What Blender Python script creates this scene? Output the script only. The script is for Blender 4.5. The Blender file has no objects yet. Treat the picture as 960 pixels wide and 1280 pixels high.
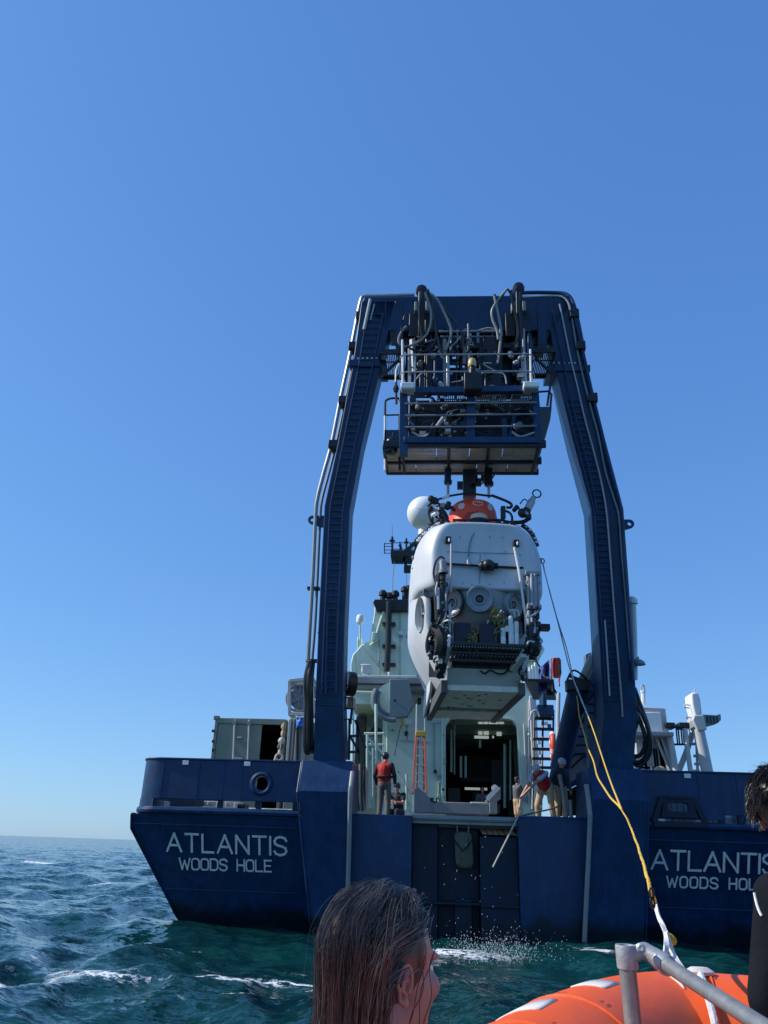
import bpy, bmesh, math, random
import numpy as np
from mathutils import Vector as V, Matrix, Euler, noise as mnoise
random.seed(7)
rng = np.random.default_rng(11)
sc = bpy.context.scene
COL = sc.collection
R = math.radians
PI = math.pi

# ---------------------------------------------------------------- camera
F = 967.0                                   # focal length in photo pixels (960 x 1280)
CAM = V((-0.70, -19.818, 1.784))
YAW, PITCH, ROLL = R(4.272), R(23.478), R(1.923)
_fw = V((-math.sin(YAW)*math.cos(PITCH), math.cos(YAW)*math.cos(PITCH), math.sin(PITCH)))
_rt = V((math.cos(YAW), math.sin(YAW), 0))
_up = _rt.cross(_fw)
RT = _rt*math.cos(ROLL) + _up*math.sin(ROLL)
UP = _up*math.cos(ROLL) - _rt*math.sin(ROLL)
FW = _fw
cd = bpy.data.cameras.new('camera')
cam = bpy.data.objects.new('camera', cd); COL.objects.link(cam)
cd.sensor_fit = 'VERTICAL'; cd.sensor_height = 36; cd.lens = 36*F/1280
cd.clip_start = 0.05; cd.clip_end = 40000
cam.matrix_world = Matrix(((RT.x, UP.x, -FW.x, CAM.x), (RT.y, UP.y, -FW.y, CAM.y), (RT.z, UP.z, -FW.z, CAM.z), (0, 0, 0, 1)))
sc.camera = cam

# ---------------------------------------------------------------- sky, sun, exposure
SUN = V((-0.78, -0.03, 0.62)).normalized()
w = bpy.data.worlds.new('World'); sc.world = w; w.use_nodes = True
nt = w.node_tree
for n in list(nt.nodes): nt.nodes.remove(n)
out = nt.nodes.new('ShaderNodeOutputWorld'); bg = nt.nodes.new('ShaderNodeBackground')
sky = nt.nodes.new('ShaderNodeTexSky'); sky.sky_type = 'NISHITA'; sky.sun_disc = False
sky.sun_elevation = math.asin(SUN.z)
sky.sun_rotation = math.atan2(SUN.x, SUN.y)
sky.altitude = 0; sky.air_density = 1.0; sky.dust_density = 0.3; sky.ozone_density = 1.0
hs = nt.nodes.new('ShaderNodeHueSaturation'); hs.inputs['Saturation'].default_value = 1.12
nt.links.new(sky.outputs[0], hs.inputs['Color'])
# camera-like response of the blue sky: one smooth curve per channel, everywhere on the dome
sep = nt.nodes.new('ShaderNodeSeparateColor'); cmb = nt.nodes.new('ShaderNodeCombineColor'); nt.links.new(hs.outputs[0], sep.inputs[0])
for i_, (g_, k_) in enumerate(((.643, .469), (.566, .724), (.42, 1.064))):
    m1 = nt.nodes.new('ShaderNodeMath'); m1.operation = 'MULTIPLY'; m1.inputs[1].default_value = .115; nt.links.new(sep.outputs[i_], m1.inputs[0])
    m2 = nt.nodes.new('ShaderNodeMath'); m2.operation = 'POWER'; m2.inputs[1].default_value = g_; nt.links.new(m1.outputs[0], m2.inputs[0])
    m3 = nt.nodes.new('ShaderNodeMath'); m3.operation = 'MULTIPLY'; m3.inputs[1].default_value = k_/.115; nt.links.new(m2.outputs[0], m3.inputs[0])
    nt.links.new(m3.outputs[0], cmb.inputs[i_])
nt.links.new(cmb.outputs[0], bg.inputs[0])
bg.inputs[1].default_value = 0.115
nt.links.new(bg.outputs[0], out.inputs[0])
sl = bpy.data.lights.new('sun', 'SUN'); sl.energy = 4.6; sl.angle = R(0.53); sl.color = (1.0, 0.95, 0.87)
so = bpy.data.objects.new('sun', sl); COL.objects.link(so)
so.rotation_euler = (-SUN).to_track_quat('-Z', 'Y').to_euler()
sc.view_settings.view_transform = 'Standard'; sc.view_settings.look = 'None'
sc.view_settings.exposure = 0.0; sc.view_settings.gamma = 1.0
sc.view_settings.use_curve_mapping = False

# ---------------------------------------------------------------- geometry helpers
def ray(x, y): return (RT*((x-480)/F) - UP*((y-640)/F) + FW)
def at(x, y, Y):
    d = ray(x, y); return CAM + d*((Y-CAM.y)/d.y)
def atz(x, y, z):
    d = ray(x, y); return CAM + d*((z-CAM.z)/d.z)
def atd(x, y, dist):
    d = ray(x, y); h = math.hypot(d.x, d.y); return CAM + d*(dist/h)
def ats(pts, Y): return [at(p[0], p[1], Y if len(p) < 3 else p[2]) for p in pts]

def frames(pts, closed=False):
    n = len(pts); T = []
    for i in range(n):
        a = pts[i-1] if (i > 0 or closed) else pts[i]
        b = pts[(i+1) % n] if (i < n-1 or closed) else pts[i]
        t = (b-a); T.append(t.normalized() if t.length > 1e-9 else V((0, 0, 1)))
    ref = V((0, 0, 1)) if abs(T[0].z) < .9 else V((1, 0, 0))
    N = (ref - T[0]*ref.dot(T[0])).normalized(); out = []
    for t in T:
        N = N - t*N.dot(t)
        N = N.normalized() if N.length > 1e-6 else t.orthogonal().normalized()
        out.append((t, N, t.cross(N)))
    return out

def smooth_path(pts, k=6):
    pts = [V(p) for p in pts]
    if len(pts) < 3: return pts
    P = [pts[0]*2-pts[1]] + pts + [pts[-1]*2-pts[-2]]; o = []
    for i in range(1, len(P)-2):
        for j in range(k):
            t = j/k; a, b, c, d = P[i-1], P[i], P[i+1], P[i+2]
            o.append(.5*((2*b)+(c-a)*t+(2*a-5*b+4*c-d)*t*t+(3*b-a-3*c+d)*t**3))
    o.append(pts[-1]); return o

class MB:
    def __init__(s): s.v = []; s.f = []
    def add(s, vs, fs):
        b = len(s.v); s.v += [V(q) for q in vs]; s.f += [tuple(i+b for i in q) for q in fs]; return s
    def box(s, x0, x1, y0, y1, z0, z1):
        return s.add([(x0,y0,z0),(x1,y0,z0),(x1,y1,z0),(x0,y1,z0),(x0,y0,z1),(x1,y0,z1),(x1,y1,z1),(x0,y1,z1)],
                     [(0,3,2,1),(4,5,6,7),(0,1,5,4),(1,2,6,5),(2,3,7,6),(3,0,4,7)])
    def hexa(s, a, b):        # two quads a (4 pts) and b (4 pts)
        return s.add(list(a)+list(b), [(3,2,1,0),(4,5,6,7),(0,1,5,4),(1,2,6,5),(2,3,7,6),(3,0,4,7)])
    def bar(s, p, q, w, h, up=(0,0,1)):
        p, q, up = V(p), V(q), V(up); t = (q-p).normalized()
        if abs(t.dot(up)) > .98: up = V((0,1,0))
        a = t.cross(up).normalized()*(w/2); b = a.cross(t).normalized()*(h/2)
        return s.hexa([p-a-b, p+a-b, p+a+b, p-a+b], [q-a-b, q+a-b, q+a+b, q-a+b])
    def tube(s, pts, r, n=8, caps=True, closed=False):
        pts = [V(p) for p in pts]; fr = frames(pts, closed); m = len(pts); vs = []; fs = []
        for i, (t, N, B) in enumerate(fr):
            rr = r[i] if isinstance(r, (list, tuple)) else r
            for k in range(n):
                a = 2*PI*k/n; vs.append(pts[i] + N*(rr*math.cos(a)) + B*(rr*math.sin(a)))
        for i in range(m if closed else m-1):
            j = (i+1) % m
            for k in range(n):
                l = (k+1) % n; fs.append((i*n+k, i*n+l, j*n+l, j*n+k))
        if caps and not closed:
            fs.append(tuple(range(n-1, -1, -1))); fs.append(tuple((m-1)*n+k for k in range(n)))
        return s.add(vs, fs)
    def lathe(s, prof, o=(0,0,0), axis=(0,0,1), n=24, sx=1, sy=1):
        o, ax = V(o), V(axis).normalized(); N = ax.orthogonal().normalized(); 
        if abs(ax.z) > .999: N = V((1,0,0))
        B = ax.cross(N); vs = []; fs = []; m = len(prof)
        for (r, h) in prof:
            for k in range(n):
                a = 2*PI*k/n; vs.append(o + ax*h + N*(r*sx*math.cos(a)) + B*(r*sy*math.sin(a)))
        for i in range(m-1):
            for k in range(n):
                l = (k+1) % n; fs.append((i*n+k, i*n+l, (i+1)*n+l, (i+1)*n+k))
        if tuple(prof[0]) == tuple(prof[-1]): return s.add(vs, fs)
        if prof[0][0] > 1e-6: fs.append(tuple(range(n-1, -1, -1)))
        if prof[-1][0] > 1e-6: fs.append(tuple((m-1)*n+k for k in range(n)))
        return s.add(vs, fs)
    def ell(s, c, r, n=16, m=10, rot=None):
        c = V(c); r = (r, r, r) if not hasattr(r, '__len__') else r; vs = []; fs = []
        M = rot.to_matrix() if rot is not None and hasattr(rot, 'to_matrix') else (rot or Matrix.Identity(3))
        for i in range(1, m):
            th = PI*i/m
            for k in range(n):
                a = 2*PI*k/n
                vs.append(c + M @ V((r[0]*math.sin(th)*math.cos(a), r[1]*math.sin(th)*math.sin(a), r[2]*math.cos(th))))
        vs.append(c + M @ V((0,0,r[2]))); vs.append(c + M @ V((0,0,-r[2]))); t, b = len(vs)-2, len(vs)-1
        for i in range(m-2):
            for k in range(n):
                l = (k+1) % n; fs.append((i*n+k, (i+1)*n+k, (i+1)*n+l, i*n+l))
        for k in range(n):
            l = (k+1) % n; fs.append((t, k, l)); fs.append((b, (m-2)*n+l, (m-2)*n+k))
        return s.add(vs, fs)
    def prism(s, poly, vec):
        vec = V(vec); n = len(poly); a = [V(p) for p in poly]; b = [p+vec for p in a]
        return s.add(a+b, [tuple(range(n-1,-1,-1)), tuple(range(n, 2*n))] + [(i, (i+1) % n, n+(i+1) % n, n+i) for i in range(n)])
    def loft(s, rings, caps=True, closed=True):
        m = len(rings); n = len(rings[0]); vs = [p for r in rings for p in r]; fs = []
        for i in range(m-1):
            for k in range(n if closed else n-1):
                l = (k+1) % n; fs.append((i*n+k, i*n+l, (i+1)*n+l, (i+1)*n+k))
        if caps and closed: fs.append(tuple(range(n-1,-1,-1))); fs.append(tuple((m-1)*n+k for k in range(n)))
        return s.add(vs, fs)
    def cap(s, a, b, ra, rb=None, n=12):       # tapered capsule
        a, b = V(a), V(b); rb = ra if rb is None else rb; t = (b-a)
        t = t.normalized() if t.length > 1e-6 else V((0,0,1)); pts = []; rs = []
        for j in range(4): th = PI/6*j; pts.append(a - t*(ra*math.cos(th))); rs.append(max(ra*math.sin(th), ra*.06))
        for j in range(4): th = PI/6*j; pts.append(b + t*(rb*math.sin(th)+1e-4)); rs.append(max(rb*math.cos(th), rb*.06))
        return s.tube(pts, rs, n)
    def chain(s, pts, rs, n=12):
        for i in range(len(pts)-1): s.cap(pts[i], pts[i+1], rs[i], rs[i+1], n)
        return s
    def build(s, name, m, parent=None, bev=0, smooth=30, seg=2, local=False, norm=True):
        me = bpy.data.meshes.new(name); off = V((0,0,0))
        if parent is not None and not local:
            p = parent
            while p is not None: off += p.location; p = p.parent
        me.from_pydata([tuple(q-off) for q in s.v], [], s.f)
        if norm:
            bm = bmesh.new(); bm.from_mesh(me); bmesh.ops.recalc_face_normals(bm, faces=bm.faces); bm.to_mesh(me); bm.free()
        if smooth is not None:
            me.polygons.foreach_set('use_smooth', [True]*len(me.polygons))
            me.set_sharp_from_angle(angle=R(smooth))
        if m: me.materials.append(m)
        o = bpy.data.objects.new(name, me); COL.objects.link(o)
        if parent is not None: o.parent = parent
        if bev:
            b = o.modifiers.new('bevel', 'BEVEL'); b.width = bev; b.segments = seg; b.limit_method = 'ANGLE'; b.angle_limit = R(40)
            b.harden_normals = False
        return o

def tag(o, label=None, cat=None, group=None, kind=None):
    for k, q in (('label', label), ('category', cat), ('group', group), ('kind', kind)):
        if q: o[k] = q
    return o
def thing(name, loc, label, cat, group=None, rz=0):
    o = bpy.data.objects.new(name, None); COL.objects.link(o); o.location = V(loc); o.rotation_euler = (0, 0, rz)
    o.empty_display_size = .2
    return tag(o, label, cat, group)
def inst(o, parent, loc=(0,0,0), rot=None):           # a copy of a part sharing its mesh
    c = o.copy(); COL.objects.link(c); c.parent = parent; c.location = V(loc)
    if rot is not None: c.rotation_euler = rot
    return c
def cast(poly, c, a):           # where a ray from c at angle a leaves the closed 2-D polygon
    dx, dy = math.cos(a), math.sin(a); best = None
    for i in range(len(poly)):
        x1, y1 = poly[i-1][0]-c[0], poly[i-1][1]-c[1]; x2, y2 = poly[i][0]-c[0], poly[i][1]-c[1]
        ex, ey = x2-x1, y2-y1; den = dx*ey - dy*ex
        if abs(den) < 1e-12: continue
        t = (x1*ey - y1*ex)/den; u = (x1*dy - y1*dx)/den
        if t > 0 and -1e-6 <= u <= 1+1e-6 and (best is None or t > best): best = t
    return (c[0]+dx*best, c[1]+dy*best)
def holed(mb, outer, inner, c, f3, vec, n=40):   # a plate with a hole, both given as 2-D polygons
    an = sorted([2*PI*k/n+.001 for k in range(n)] + [math.atan2(p[1]-c[1], p[0]-c[0]) % (2*PI) for p in outer])
    O = [V(f3(*cast(outer, c, a))) for a in an]; I = [V(f3(*cast(inner, c, a))) for a in an]; vec = V(vec); m = len(an)
    vs = O + I + [p+vec for p in O] + [p+vec for p in I]; fs = []
    for i in range(m):
        j = (i+1) % m
        fs += [(i, j, m+j, m+i), (2*m+j, 2*m+i, 3*m+i, 3*m+j), (i, 2*m+i, 2*m+j, j), (m+i, m+j, 3*m+j, 3*m+i)]
    mb.add(vs, fs)
def rounded(pts, r, k=4):          # round the corners of a closed 2-D polygon
    o = []; n = len(pts)
    for i in range(n):
        p = V(pts[i]); a = (V(pts[i-1])-p); b = (V(pts[(i+1) % n])-p)
        rr = min(r, a.length*.49, b.length*.49); a = p+a.normalized()*rr; b = p+b.normalized()*rr
        for j in range(k+1):
            t = j/k; o.append((1-t)**2*a + 2*t*(1-t)*p + t*t*b)
    return o

# ---------------------------------------------------------------- materials
def pm(name, col, rough=.5, metal=0, var=.18, scale=2.5, bump=.05, bscale=None, streak=0, rust=0, rustcol=(.16,.07,.03), coat=0, spec=.5, grime=0, grimecol=(.03,.035,.03), fine=.0):
    m = bpy.data.materials.new(name); m.use_nodes = True; t = m.node_tree; N = t.nodes; L = t.links
    b = N['Principled BSDF']; b.inputs['Roughness'].default_value = rough; b.inputs['Metallic'].default_value = metal
    b.inputs['Specular IOR Level'].default_value = spec
    if coat: b.inputs['Coat Weight'].default_value = coat; b.inputs['Coat Roughness'].default_value = .15
    tc = N.new('ShaderNodeTexCoord'); mp = N.new('ShaderNodeMapping'); L.new(tc.outputs['Object'], mp.inputs[0])
    n1 = N.new('ShaderNodeTexNoise'); n1.inputs['Scale'].default_value = scale; n1.inputs['Detail'].default_value = 8; n1.inputs['Roughness'].default_value = .62
    L.new(mp.outputs[0], n1.inputs['Vector'])
    cr = N.new('ShaderNodeValToRGB'); e = cr.color_ramp.elements
    lo = [max(0, c*(1-var)) for c in col]; hi = [min(1, c*(1+var)) for c in col]
    e[0].position = .3; e[0].color = (*lo, 1); e[1].position = .7; e[1].color = (*hi, 1)
    L.new(n1.outputs['Fac'], cr.inputs[0]); cur = cr.outputs[0]
    def mix(cur, fac, c2):
        mx = N.new('ShaderNodeMix'); mx.data_type = 'RGBA'; L.new(fac, mx.inputs['Factor']); L.new(cur, mx.inputs['A'])
        if isinstance(c2, tuple): mx.inputs['B'].default_value = (*c2, 1)
        else: L.new(c2, mx.inputs['B'])
        return mx.outputs['Result']
    def mask(sc_, stretch, lo_, hi_, amt):
        mp2 = N.new('ShaderNodeMapping'); mp2.inputs['Scale'].default_value = stretch; L.new(tc.outputs['Object'], mp2.inputs[0])
        n = N.new('ShaderNodeTexNoise'); n.inputs['Scale'].default_value = sc_; n.inputs['Detail'].default_value = 7; n.inputs['Roughness'].default_value = .65
        L.new(mp2.outputs[0], n.inputs['Vector'])
        r = N.new('ShaderNodeMapRange'); r.inputs[1].default_value = lo_; r.inputs[2].default_value = hi_; r.inputs[4].default_value = amt
        L.new(n.outputs['Fac'], r.inputs[0]); return r.outputs[0]
    if streak: cur = mix(cur, mask(3.0, (3, 3, .22), .52, .78, streak), tuple(min(1, c*1.9+.02) for c in col))
    if grime: cur = mix(cur, mask(2.2, (1.6, 1.6, .35), .48, .75, grime), grimecol)
    if rust: cur = mix(cur, mask(4.0, (1.5, 1.5, .5), .62, .72, rust), rustcol)
    L.new(cur, b.inputs['Base Color'])
    if bump:
        n2 = N.new('ShaderNodeTexNoise'); n2.inputs['Scale'].default_value = bscale or scale*6; n2.inputs['Detail'].default_value = 5
        L.new(mp.outputs[0], n2.inputs['Vector'])
        bp = N.new('ShaderNodeBump'); bp.inputs['Strength'].default_value = bump; bp.inputs['Distance'].default_value = .05
        L.new(n2.outputs['Fac'], bp.inputs['Height']); L.new(bp.outputs[0], b.inputs['Normal'])
    rr = N.new('ShaderNodeMapRange'); rr.inputs[3].default_value = max(.02, rough-.12); rr.inputs[4].default_value = min(1, rough+.14)
    L.new(n1.outputs['Fac'], rr.inputs[0]); L.new(rr.outputs[0], b.inputs['Roughness'])
    return m

BLUE = pm('hull_blue', (.005,.036,.108), .42, spec=.35, streak=.45, var=.30, bump=.20, bscale=1.1, rust=.7, rustcol=(.06,.055,.045), grime=.5, grimecol=(.012,.028,.045))
FRAMEBLUE = pm('frame_blue', (.008,.046,.118), .42, spec=.35, streak=.40, rust=.4, rustcol=(.07,.06,.05), var=.35, bump=.05, bscale=3, grime=.25)
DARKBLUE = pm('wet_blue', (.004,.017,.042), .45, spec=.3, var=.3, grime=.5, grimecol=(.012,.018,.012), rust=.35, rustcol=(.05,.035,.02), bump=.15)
DECK = pm('deck_grey', (.12,.13,.13), .75, var=.3, rust=.3)
GREEN = pm('pale_green_paint', (.60,.74,.60), .5, var=.07, scale=.8, streak=.10, grime=.10, grimecol=(.30,.36,.30), bump=.05, bscale=1.2)
GREENDK = pm('green_paint_dark', (.30,.42,.33), .55, var=.15, grime=.3)  # darker green with patchy grime
WHITE = pm('white_paint', (.80,.81,.80), .45, var=.05, grime=.12, grimecol=(.5,.5,.46))
SUBW = pm('sub_white', (.63,.645,.66), .40, var=.05, scale=1.2, bump=.05, bscale=1.5, grime=.30, grimecol=(.43,.42,.38), rust=.2, rustcol=(.35,.32,.27))
SUBG = pm('sub_bounce_plate', (.80,.78,.66), .6, var=.15, scale=5, grime=.25, grimecol=(.16,.15,.12), rust=.3, rustcol=(.1,.08,.06), bump=.08)  # cream base raised to carry bounce light on the skid's underside
TITAN = pm('sphere_titanium', (.30,.30,.30), .5, metal=.35, var=.2, grime=.3, grimecol=(.12,.10,.085))
RING = pm('viewport_ring', (.26,.29,.32), .45, metal=.2, var=.12)
GLASS = pm('viewport_glass', (.015,.02,.028), .08, var=.1, bump=0)
ORANGE = pm('sail_orange', (.93,.085,.022), .42, var=.08, bump=.02, grime=.06, grimecol=(.5,.06,.03))
BLACK = pm('black_rubber', (.012,.012,.013), .55, var=.3, bump=.05)
BLKM = pm('black_metal', (.02,.021,.024), .4, metal=.3, var=.3)
STEEL = pm('galvanised_steel', (.30,.30,.29), .42, metal=.55, var=.22, scale=14, bump=.08, bscale=60, grime=.2, grimecol=(.25,.25,.24))
PIPE = pm('pipe_grey', (.38,.39,.40), .4, metal=.4, var=.15)
CLAMP = pm('clamp_alloy', (.40,.41,.42), .42, metal=.35, var=.16, scale=20, bump=.12, bscale=90)
HOSE = pm('black_hose', (.02,.02,.022), .32, var=.2, bump=0)
HOSEG = pm('grey_hose', (.33,.32,.30), .4, var=.2, bump=.05)
CONT = pm('container_green_grey', (.23,.27,.21), .6, var=.12, grime=.25, grimecol=(.12,.13,.10), rust=.3)
GREY = pm('grey_paint', (.27,.285,.29), .5, var=.12, grime=.2, rust=.2)
GREYL = pm('light_grey_paint', (.52,.54,.54), .5, var=.08, grime=.15, grimecol=(.3,.3,.28))
GRATE = pm('grating_tan', (.42,.35,.27), .6, var=.3, scale=4, grime=.25, grimecol=(.1,.08,.06))
GRATEB = pm('grating_grey', (.16,.18,.20), .55, var=.2)
TUBEOR = pm('tube_orange', (.88,.115,.018), .46, var=.09, scale=2.6, bump=.10, bscale=9, streak=.06, grime=.28, grimecol=(.6,.06,.01), spec=.4)
PATCH = pm('pale_patch', (.68,.62,.58), .6, var=.08)
YROPE = pm('yellow_rope', (.75,.47,.06), .7, var=.25, scale=40, bump=.4, bscale=160)
WROPE = pm('white_rope', (.72,.70,.66), .75, var=.15, scale=40, bump=.4, bscale=160)
TROPE = pm('tan_rope', (.55,.48,.36), .75, var=.2, scale=40)
GROPE = pm('grey_rope', (.40,.42,.44), .7, var=.5, scale=6)
REDC = pm('red_vest_cloth', (.42,.014,.016), .7, var=.2, scale=12, bump=.2)
REDO = pm('life_ring_orange', (.80,.09,.03), .5, var=.1)
NAVY = pm('navy_cloth', (.018,.022,.035), .8, var=.3, scale=12, bump=.2)
GREYC = pm('grey_cloth', (.12,.125,.125), .85, var=.25, scale=12, bump=.2)
DENIM = pm('blue_denim', (.05,.085,.16), .8, var=.25, scale=14, bump=.2)
TAN = pm('tan_cloth', (.52,.36,.21), .8, var=.15, scale=14, bump=.2)
LBLUE = pm('light_blue_cloth', (.36,.52,.66), .8, var=.1, scale=14)
SKIN = pm('skin', (.52,.27,.19), .5, var=.10, scale=9, bump=.05, bscale=120)
SKINP = pm('skin_flushed', (.40,.21,.165), .42, var=.16, scale=14, bump=.06, bscale=160)
WETS = pm('wetsuit_neoprene', (.011,.0135,.018), .85, spec=.05, var=.25, scale=8, bump=.12, bscale=70)
HAIRB = pm('wet_brown_hair', (.046,.038,.033), .32, var=.5, scale=30, bump=0, spec=.6)
HAIRL = pm('highlight_hair_strands', (.21,.155,.115), .36, var=.4, scale=30, bump=0, spec=.6)  # paler strands carry the wet hair's highlights in their colour
HAIRK = pm('dark_hair', (.028,.021,.017), .38, var=.4, scale=30, bump=0)
HELM = pm('helmet_navy', (.02,.03,.06), .35, var=.1)
HELMG = pm('helmet_grey', (.5,.5,.52), .35, var=.1)
LADO = pm('ladder_orange', (.62,.12,.05), .5, var=.15)
YEL = pm('yellow_plastic', (.65,.42,.04), .5, var=.1)
TARP = pm('blue_tarp', (.02,.16,.60), .45, var=.15, bump=.3)
FLAG = pm('flag_blue', (.02,.05,.28), .7, var=.15)
WOOD = pm('wood_plank', (.34,.22,.12), .75, var=.3, scale=6, grime=.3)
LETTER = pm('letter_paint', (.80,.80,.77), .55, var=.12, scale=5, grime=.2, grimecol=(.3,.32,.33))
INTER = pm('dim_interior', (.04,.052,.046), .7, var=.3, grime=.4)  # near-black tone puts the dim indoor light into the colour
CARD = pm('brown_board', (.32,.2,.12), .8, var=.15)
def waterline(m):        # wet, weed-stained band just above the water on the hull plates
    t = m.node_tree; N = t.nodes; L = t.links; b = N['Principled BSDF']; src = b.inputs['Base Color'].links[0].from_socket
    tc = N.new('ShaderNodeTexCoord'); sp = N.new('ShaderNodeSeparateXYZ'); L.new(tc.outputs['Object'], sp.inputs[0])
    n = N.new('ShaderNodeTexNoise'); n.inputs['Scale'].default_value = 2.2; n.inputs['Detail'].default_value = 8; L.new(tc.outputs['Object'], n.inputs['Vector'])
    a = N.new('ShaderNodeMath'); a.operation = 'MULTIPLY_ADD'; L.new(n.outputs['Fac'], a.inputs[0]); a.inputs[1].default_value = -.9; L.new(sp.outputs['Z'], a.inputs[2])
    r = N.new('ShaderNodeMapRange'); r.inputs[1].default_value = .02; r.inputs[2].default_value = -.25; L.new(a.outputs[0], r.inputs[0])
    mx = N.new('ShaderNodeMix'); mx.data_type = 'RGBA'; L.new(r.outputs[0], mx.inputs['Factor']); L.new(src, mx.inputs['A']); mx.inputs['B'].default_value = (.004,.013,.024,1); L.new(mx.outputs['Result'], b.inputs['Base Color'])
waterline(BLUE); waterline(DARKBLUE)
def emit(name, col, s):
    m = bpy.data.materials.new(name); m.use_nodes = True; b = m.node_tree.nodes['Principled BSDF']
    b.inputs['Emission Color'].default_value = (*col, 1); b.inputs['Emission Strength'].default_value = s
    b.inputs['Base Color'].default_value = (.8,.8,.8,1); return m
LAMPW = emit('lamp_tube', (.9,1,.95), .30)
AMBER = pm('amber_lens', (.75,.5,.2), .2, var=.1)
# ---------------------------------------------------------------- the sea
def make_sea():
    fr = []                                       # ring radii from the camera foot
    r = .6
    while r < 260: fr.append(r); r *= 1.0085 if r > 7 else 1.06
    while r < 30000: fr.append(r); r *= 1.05
    rr = np.array(fr); a0 = PI/2 + YAW
    fine = np.radians(np.arange(-42, 42.01, .17)); coarse = np.radians(np.arange(42+4, 360-42-3.9, 4))
    an = np.concatenate([fine, coarse]) + a0
    nr, na = len(rr), len(an)
    Rr, A = np.meshgrid(rr, an, indexing='ij')
    X = CAM.x + Rr*np.cos(A); Y = CAM.y + Rr*np.sin(A)
    dr = np.maximum(np.gradient(rr)[:, None], Rr*np.radians(.17))
    Z = np.zeros_like(X); C = np.zeros_like(X)
    g = np.random.default_rng(5)
    DX = np.zeros_like(X); DY = np.zeros_like(Y)
    for i in range(64):
        lam = .34*(1.07**i)*(.9+.2*g.random())   # 0.3 m ... ~25 m
        th = R(200) + g.normal()*.75              # wind waves running from the right, away to the left
        amp = .0100*lam**.82*(.5+g.random())*(1 if lam < 3.5 else (3.5/lam)**1.15)
        k = 2*PI/lam; ph = g.random()*6.28
        fade = np.clip((lam/dr - 3.0)/3.0, 0, 1)
        p = k*(X*math.cos(th) + Y*math.sin(th)) + ph
        Z += amp*fade*np.sin(p); C += amp*fade*k*np.sin(p)*(lam < 5)
        DX -= .75*amp*fade*math.cos(th)*-np.cos(p); DY -= .75*amp*fade*math.sin(th)*-np.cos(p)
    # lee of the ship: calmer, and the boat keeps the water around it down
    lee = np.clip(1-np.hypot((X-0)/9, (Y+2)/7), 0, 1)
    Z *= 1-.55*lee
    near = np.clip(1-(Rr-3)/4, 0, 1); Z = Z*(1-near*.8) - near*.05
    foam = np.zeros_like(X)
    def patch(px, py, rx, ry, s, ang=0):
        c = atz(px, py, 0.0); dx, dy = X-c.x, Y-c.y
        u = dx*math.cos(ang)+dy*math.sin(ang); q = -dx*math.sin(ang)+dy*math.cos(ang)
        return s*np.exp(-((u/rx)**2+(q/ry)**2))
    for a in [(60,1222,1.3,.50,.50),(145,1224,.6,.25,.50),(20,1228,.8,.35,.42),(330,1152,.5,.5,1.3),(215,1190,.7,.18,.6),(268,1215,.6,.2,.55),(270,1226,.6,.2,.5),(125,1103,1.5,.6,.8),(48,1080,1.6,.8,1.25),(120,1055,5,2,.8),(140,1051,6,2,.8),
              (605,1195,1.2,.5,.62),(655,1190,.7,.4,.55),(560,1190,.5,.4,.7),(745,1195,.45,.4,1.3),(345,1225,.8,.25,.6),(375,1205,.7,.3,.55),(580,1240,.8,.3,.5),(940,1192,.5,.4,1.0),(410,1172,.9,.2,.5),(900,1205,.6,.2,.4),(322,1242,.5,.15,.6),(230,1245,.8,.2,.5)]:
        foam += patch(*a)
    gs = np.random.default_rng(31)
    for _ in range(60): foam += patch(gs.uniform(-20,420), 1075+165*gs.random()**.8, gs.uniform(.15,.5), gs.uniform(.06,.14), gs.uniform(.35,.62), gs.normal()*.3)
    for k_ in range(26): t_ = k_/25; foam += patch(213+t_*520+gs.uniform(-8,8), 1141+t_*40+gs.uniform(-1,2), gs.uniform(.15,.45), gs.uniform(.05,.10), gs.uniform(.3,.75))
    lift = patch(60,1215,1.6,.5,.10) + patch(330,1150,.5,.4,.12) + patch(605,1192,1.2,.6,.10)
    crest = np.clip((C - .75)/.5, 0, 1)*(Rr > 20)*.6
    foam = np.clip(foam + crest, 0, 1.4)
    Z += lift
    X = X+DX*(1-near); Y = Y+DY*(1-near)
    co = np.stack([X, Y, Z], -1).reshape(-1, 3)
    co = np.vstack([co, [[CAM.x, CAM.y, -.1]]])
    idx = np.arange(nr*na).reshape(nr, na); nxt = np.roll(idx, -1, axis=1)
    q = np.stack([idx[:-1], idx[1:], nxt[1:], nxt[:-1]], -1).reshape(-1, 4)
    tri = np.stack([np.full(na, nr*na), idx[0], nxt[0]], -1)
    me = bpy.data.meshes.new('sea'); nv = len(co); nq = len(q); ntr = len(tri)
    me.vertices.add(nv); me.vertices.foreach_set('co', co.ravel())
    me.loops.add(nq*4+ntr*3); me.loops.foreach_set('vertex_index', np.concatenate([q.ravel(), tri.ravel()]).astype(np.int32))
    me.polygons.add(nq+ntr)
    st = np.concatenate([np.arange(nq)*4, nq*4+np.arange(ntr)*3]).astype(np.int32)
    me.polygons.foreach_set('loop_start', st)
    me.polygons.foreach_set('use_smooth', np.ones(nq+ntr, bool))
    me.update(calc_edges=True); me.validate()
    at_ = me.attributes.new('foam', 'FLOAT', 'POINT'); at_.data.foreach_set('value', np.append(foam.ravel(), 0).astype(np.float32))
    m = bpy.data.materials.new('sea_water'); m.use_nodes = True; t = m.node_tree; N = t.nodes; L = t.links; b = N['Principled BSDF']
    geo = N.new('ShaderNodeNewGeometry'); fa = N.new('ShaderNodeAttribute'); fa.attribute_name = 'foam'
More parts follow.
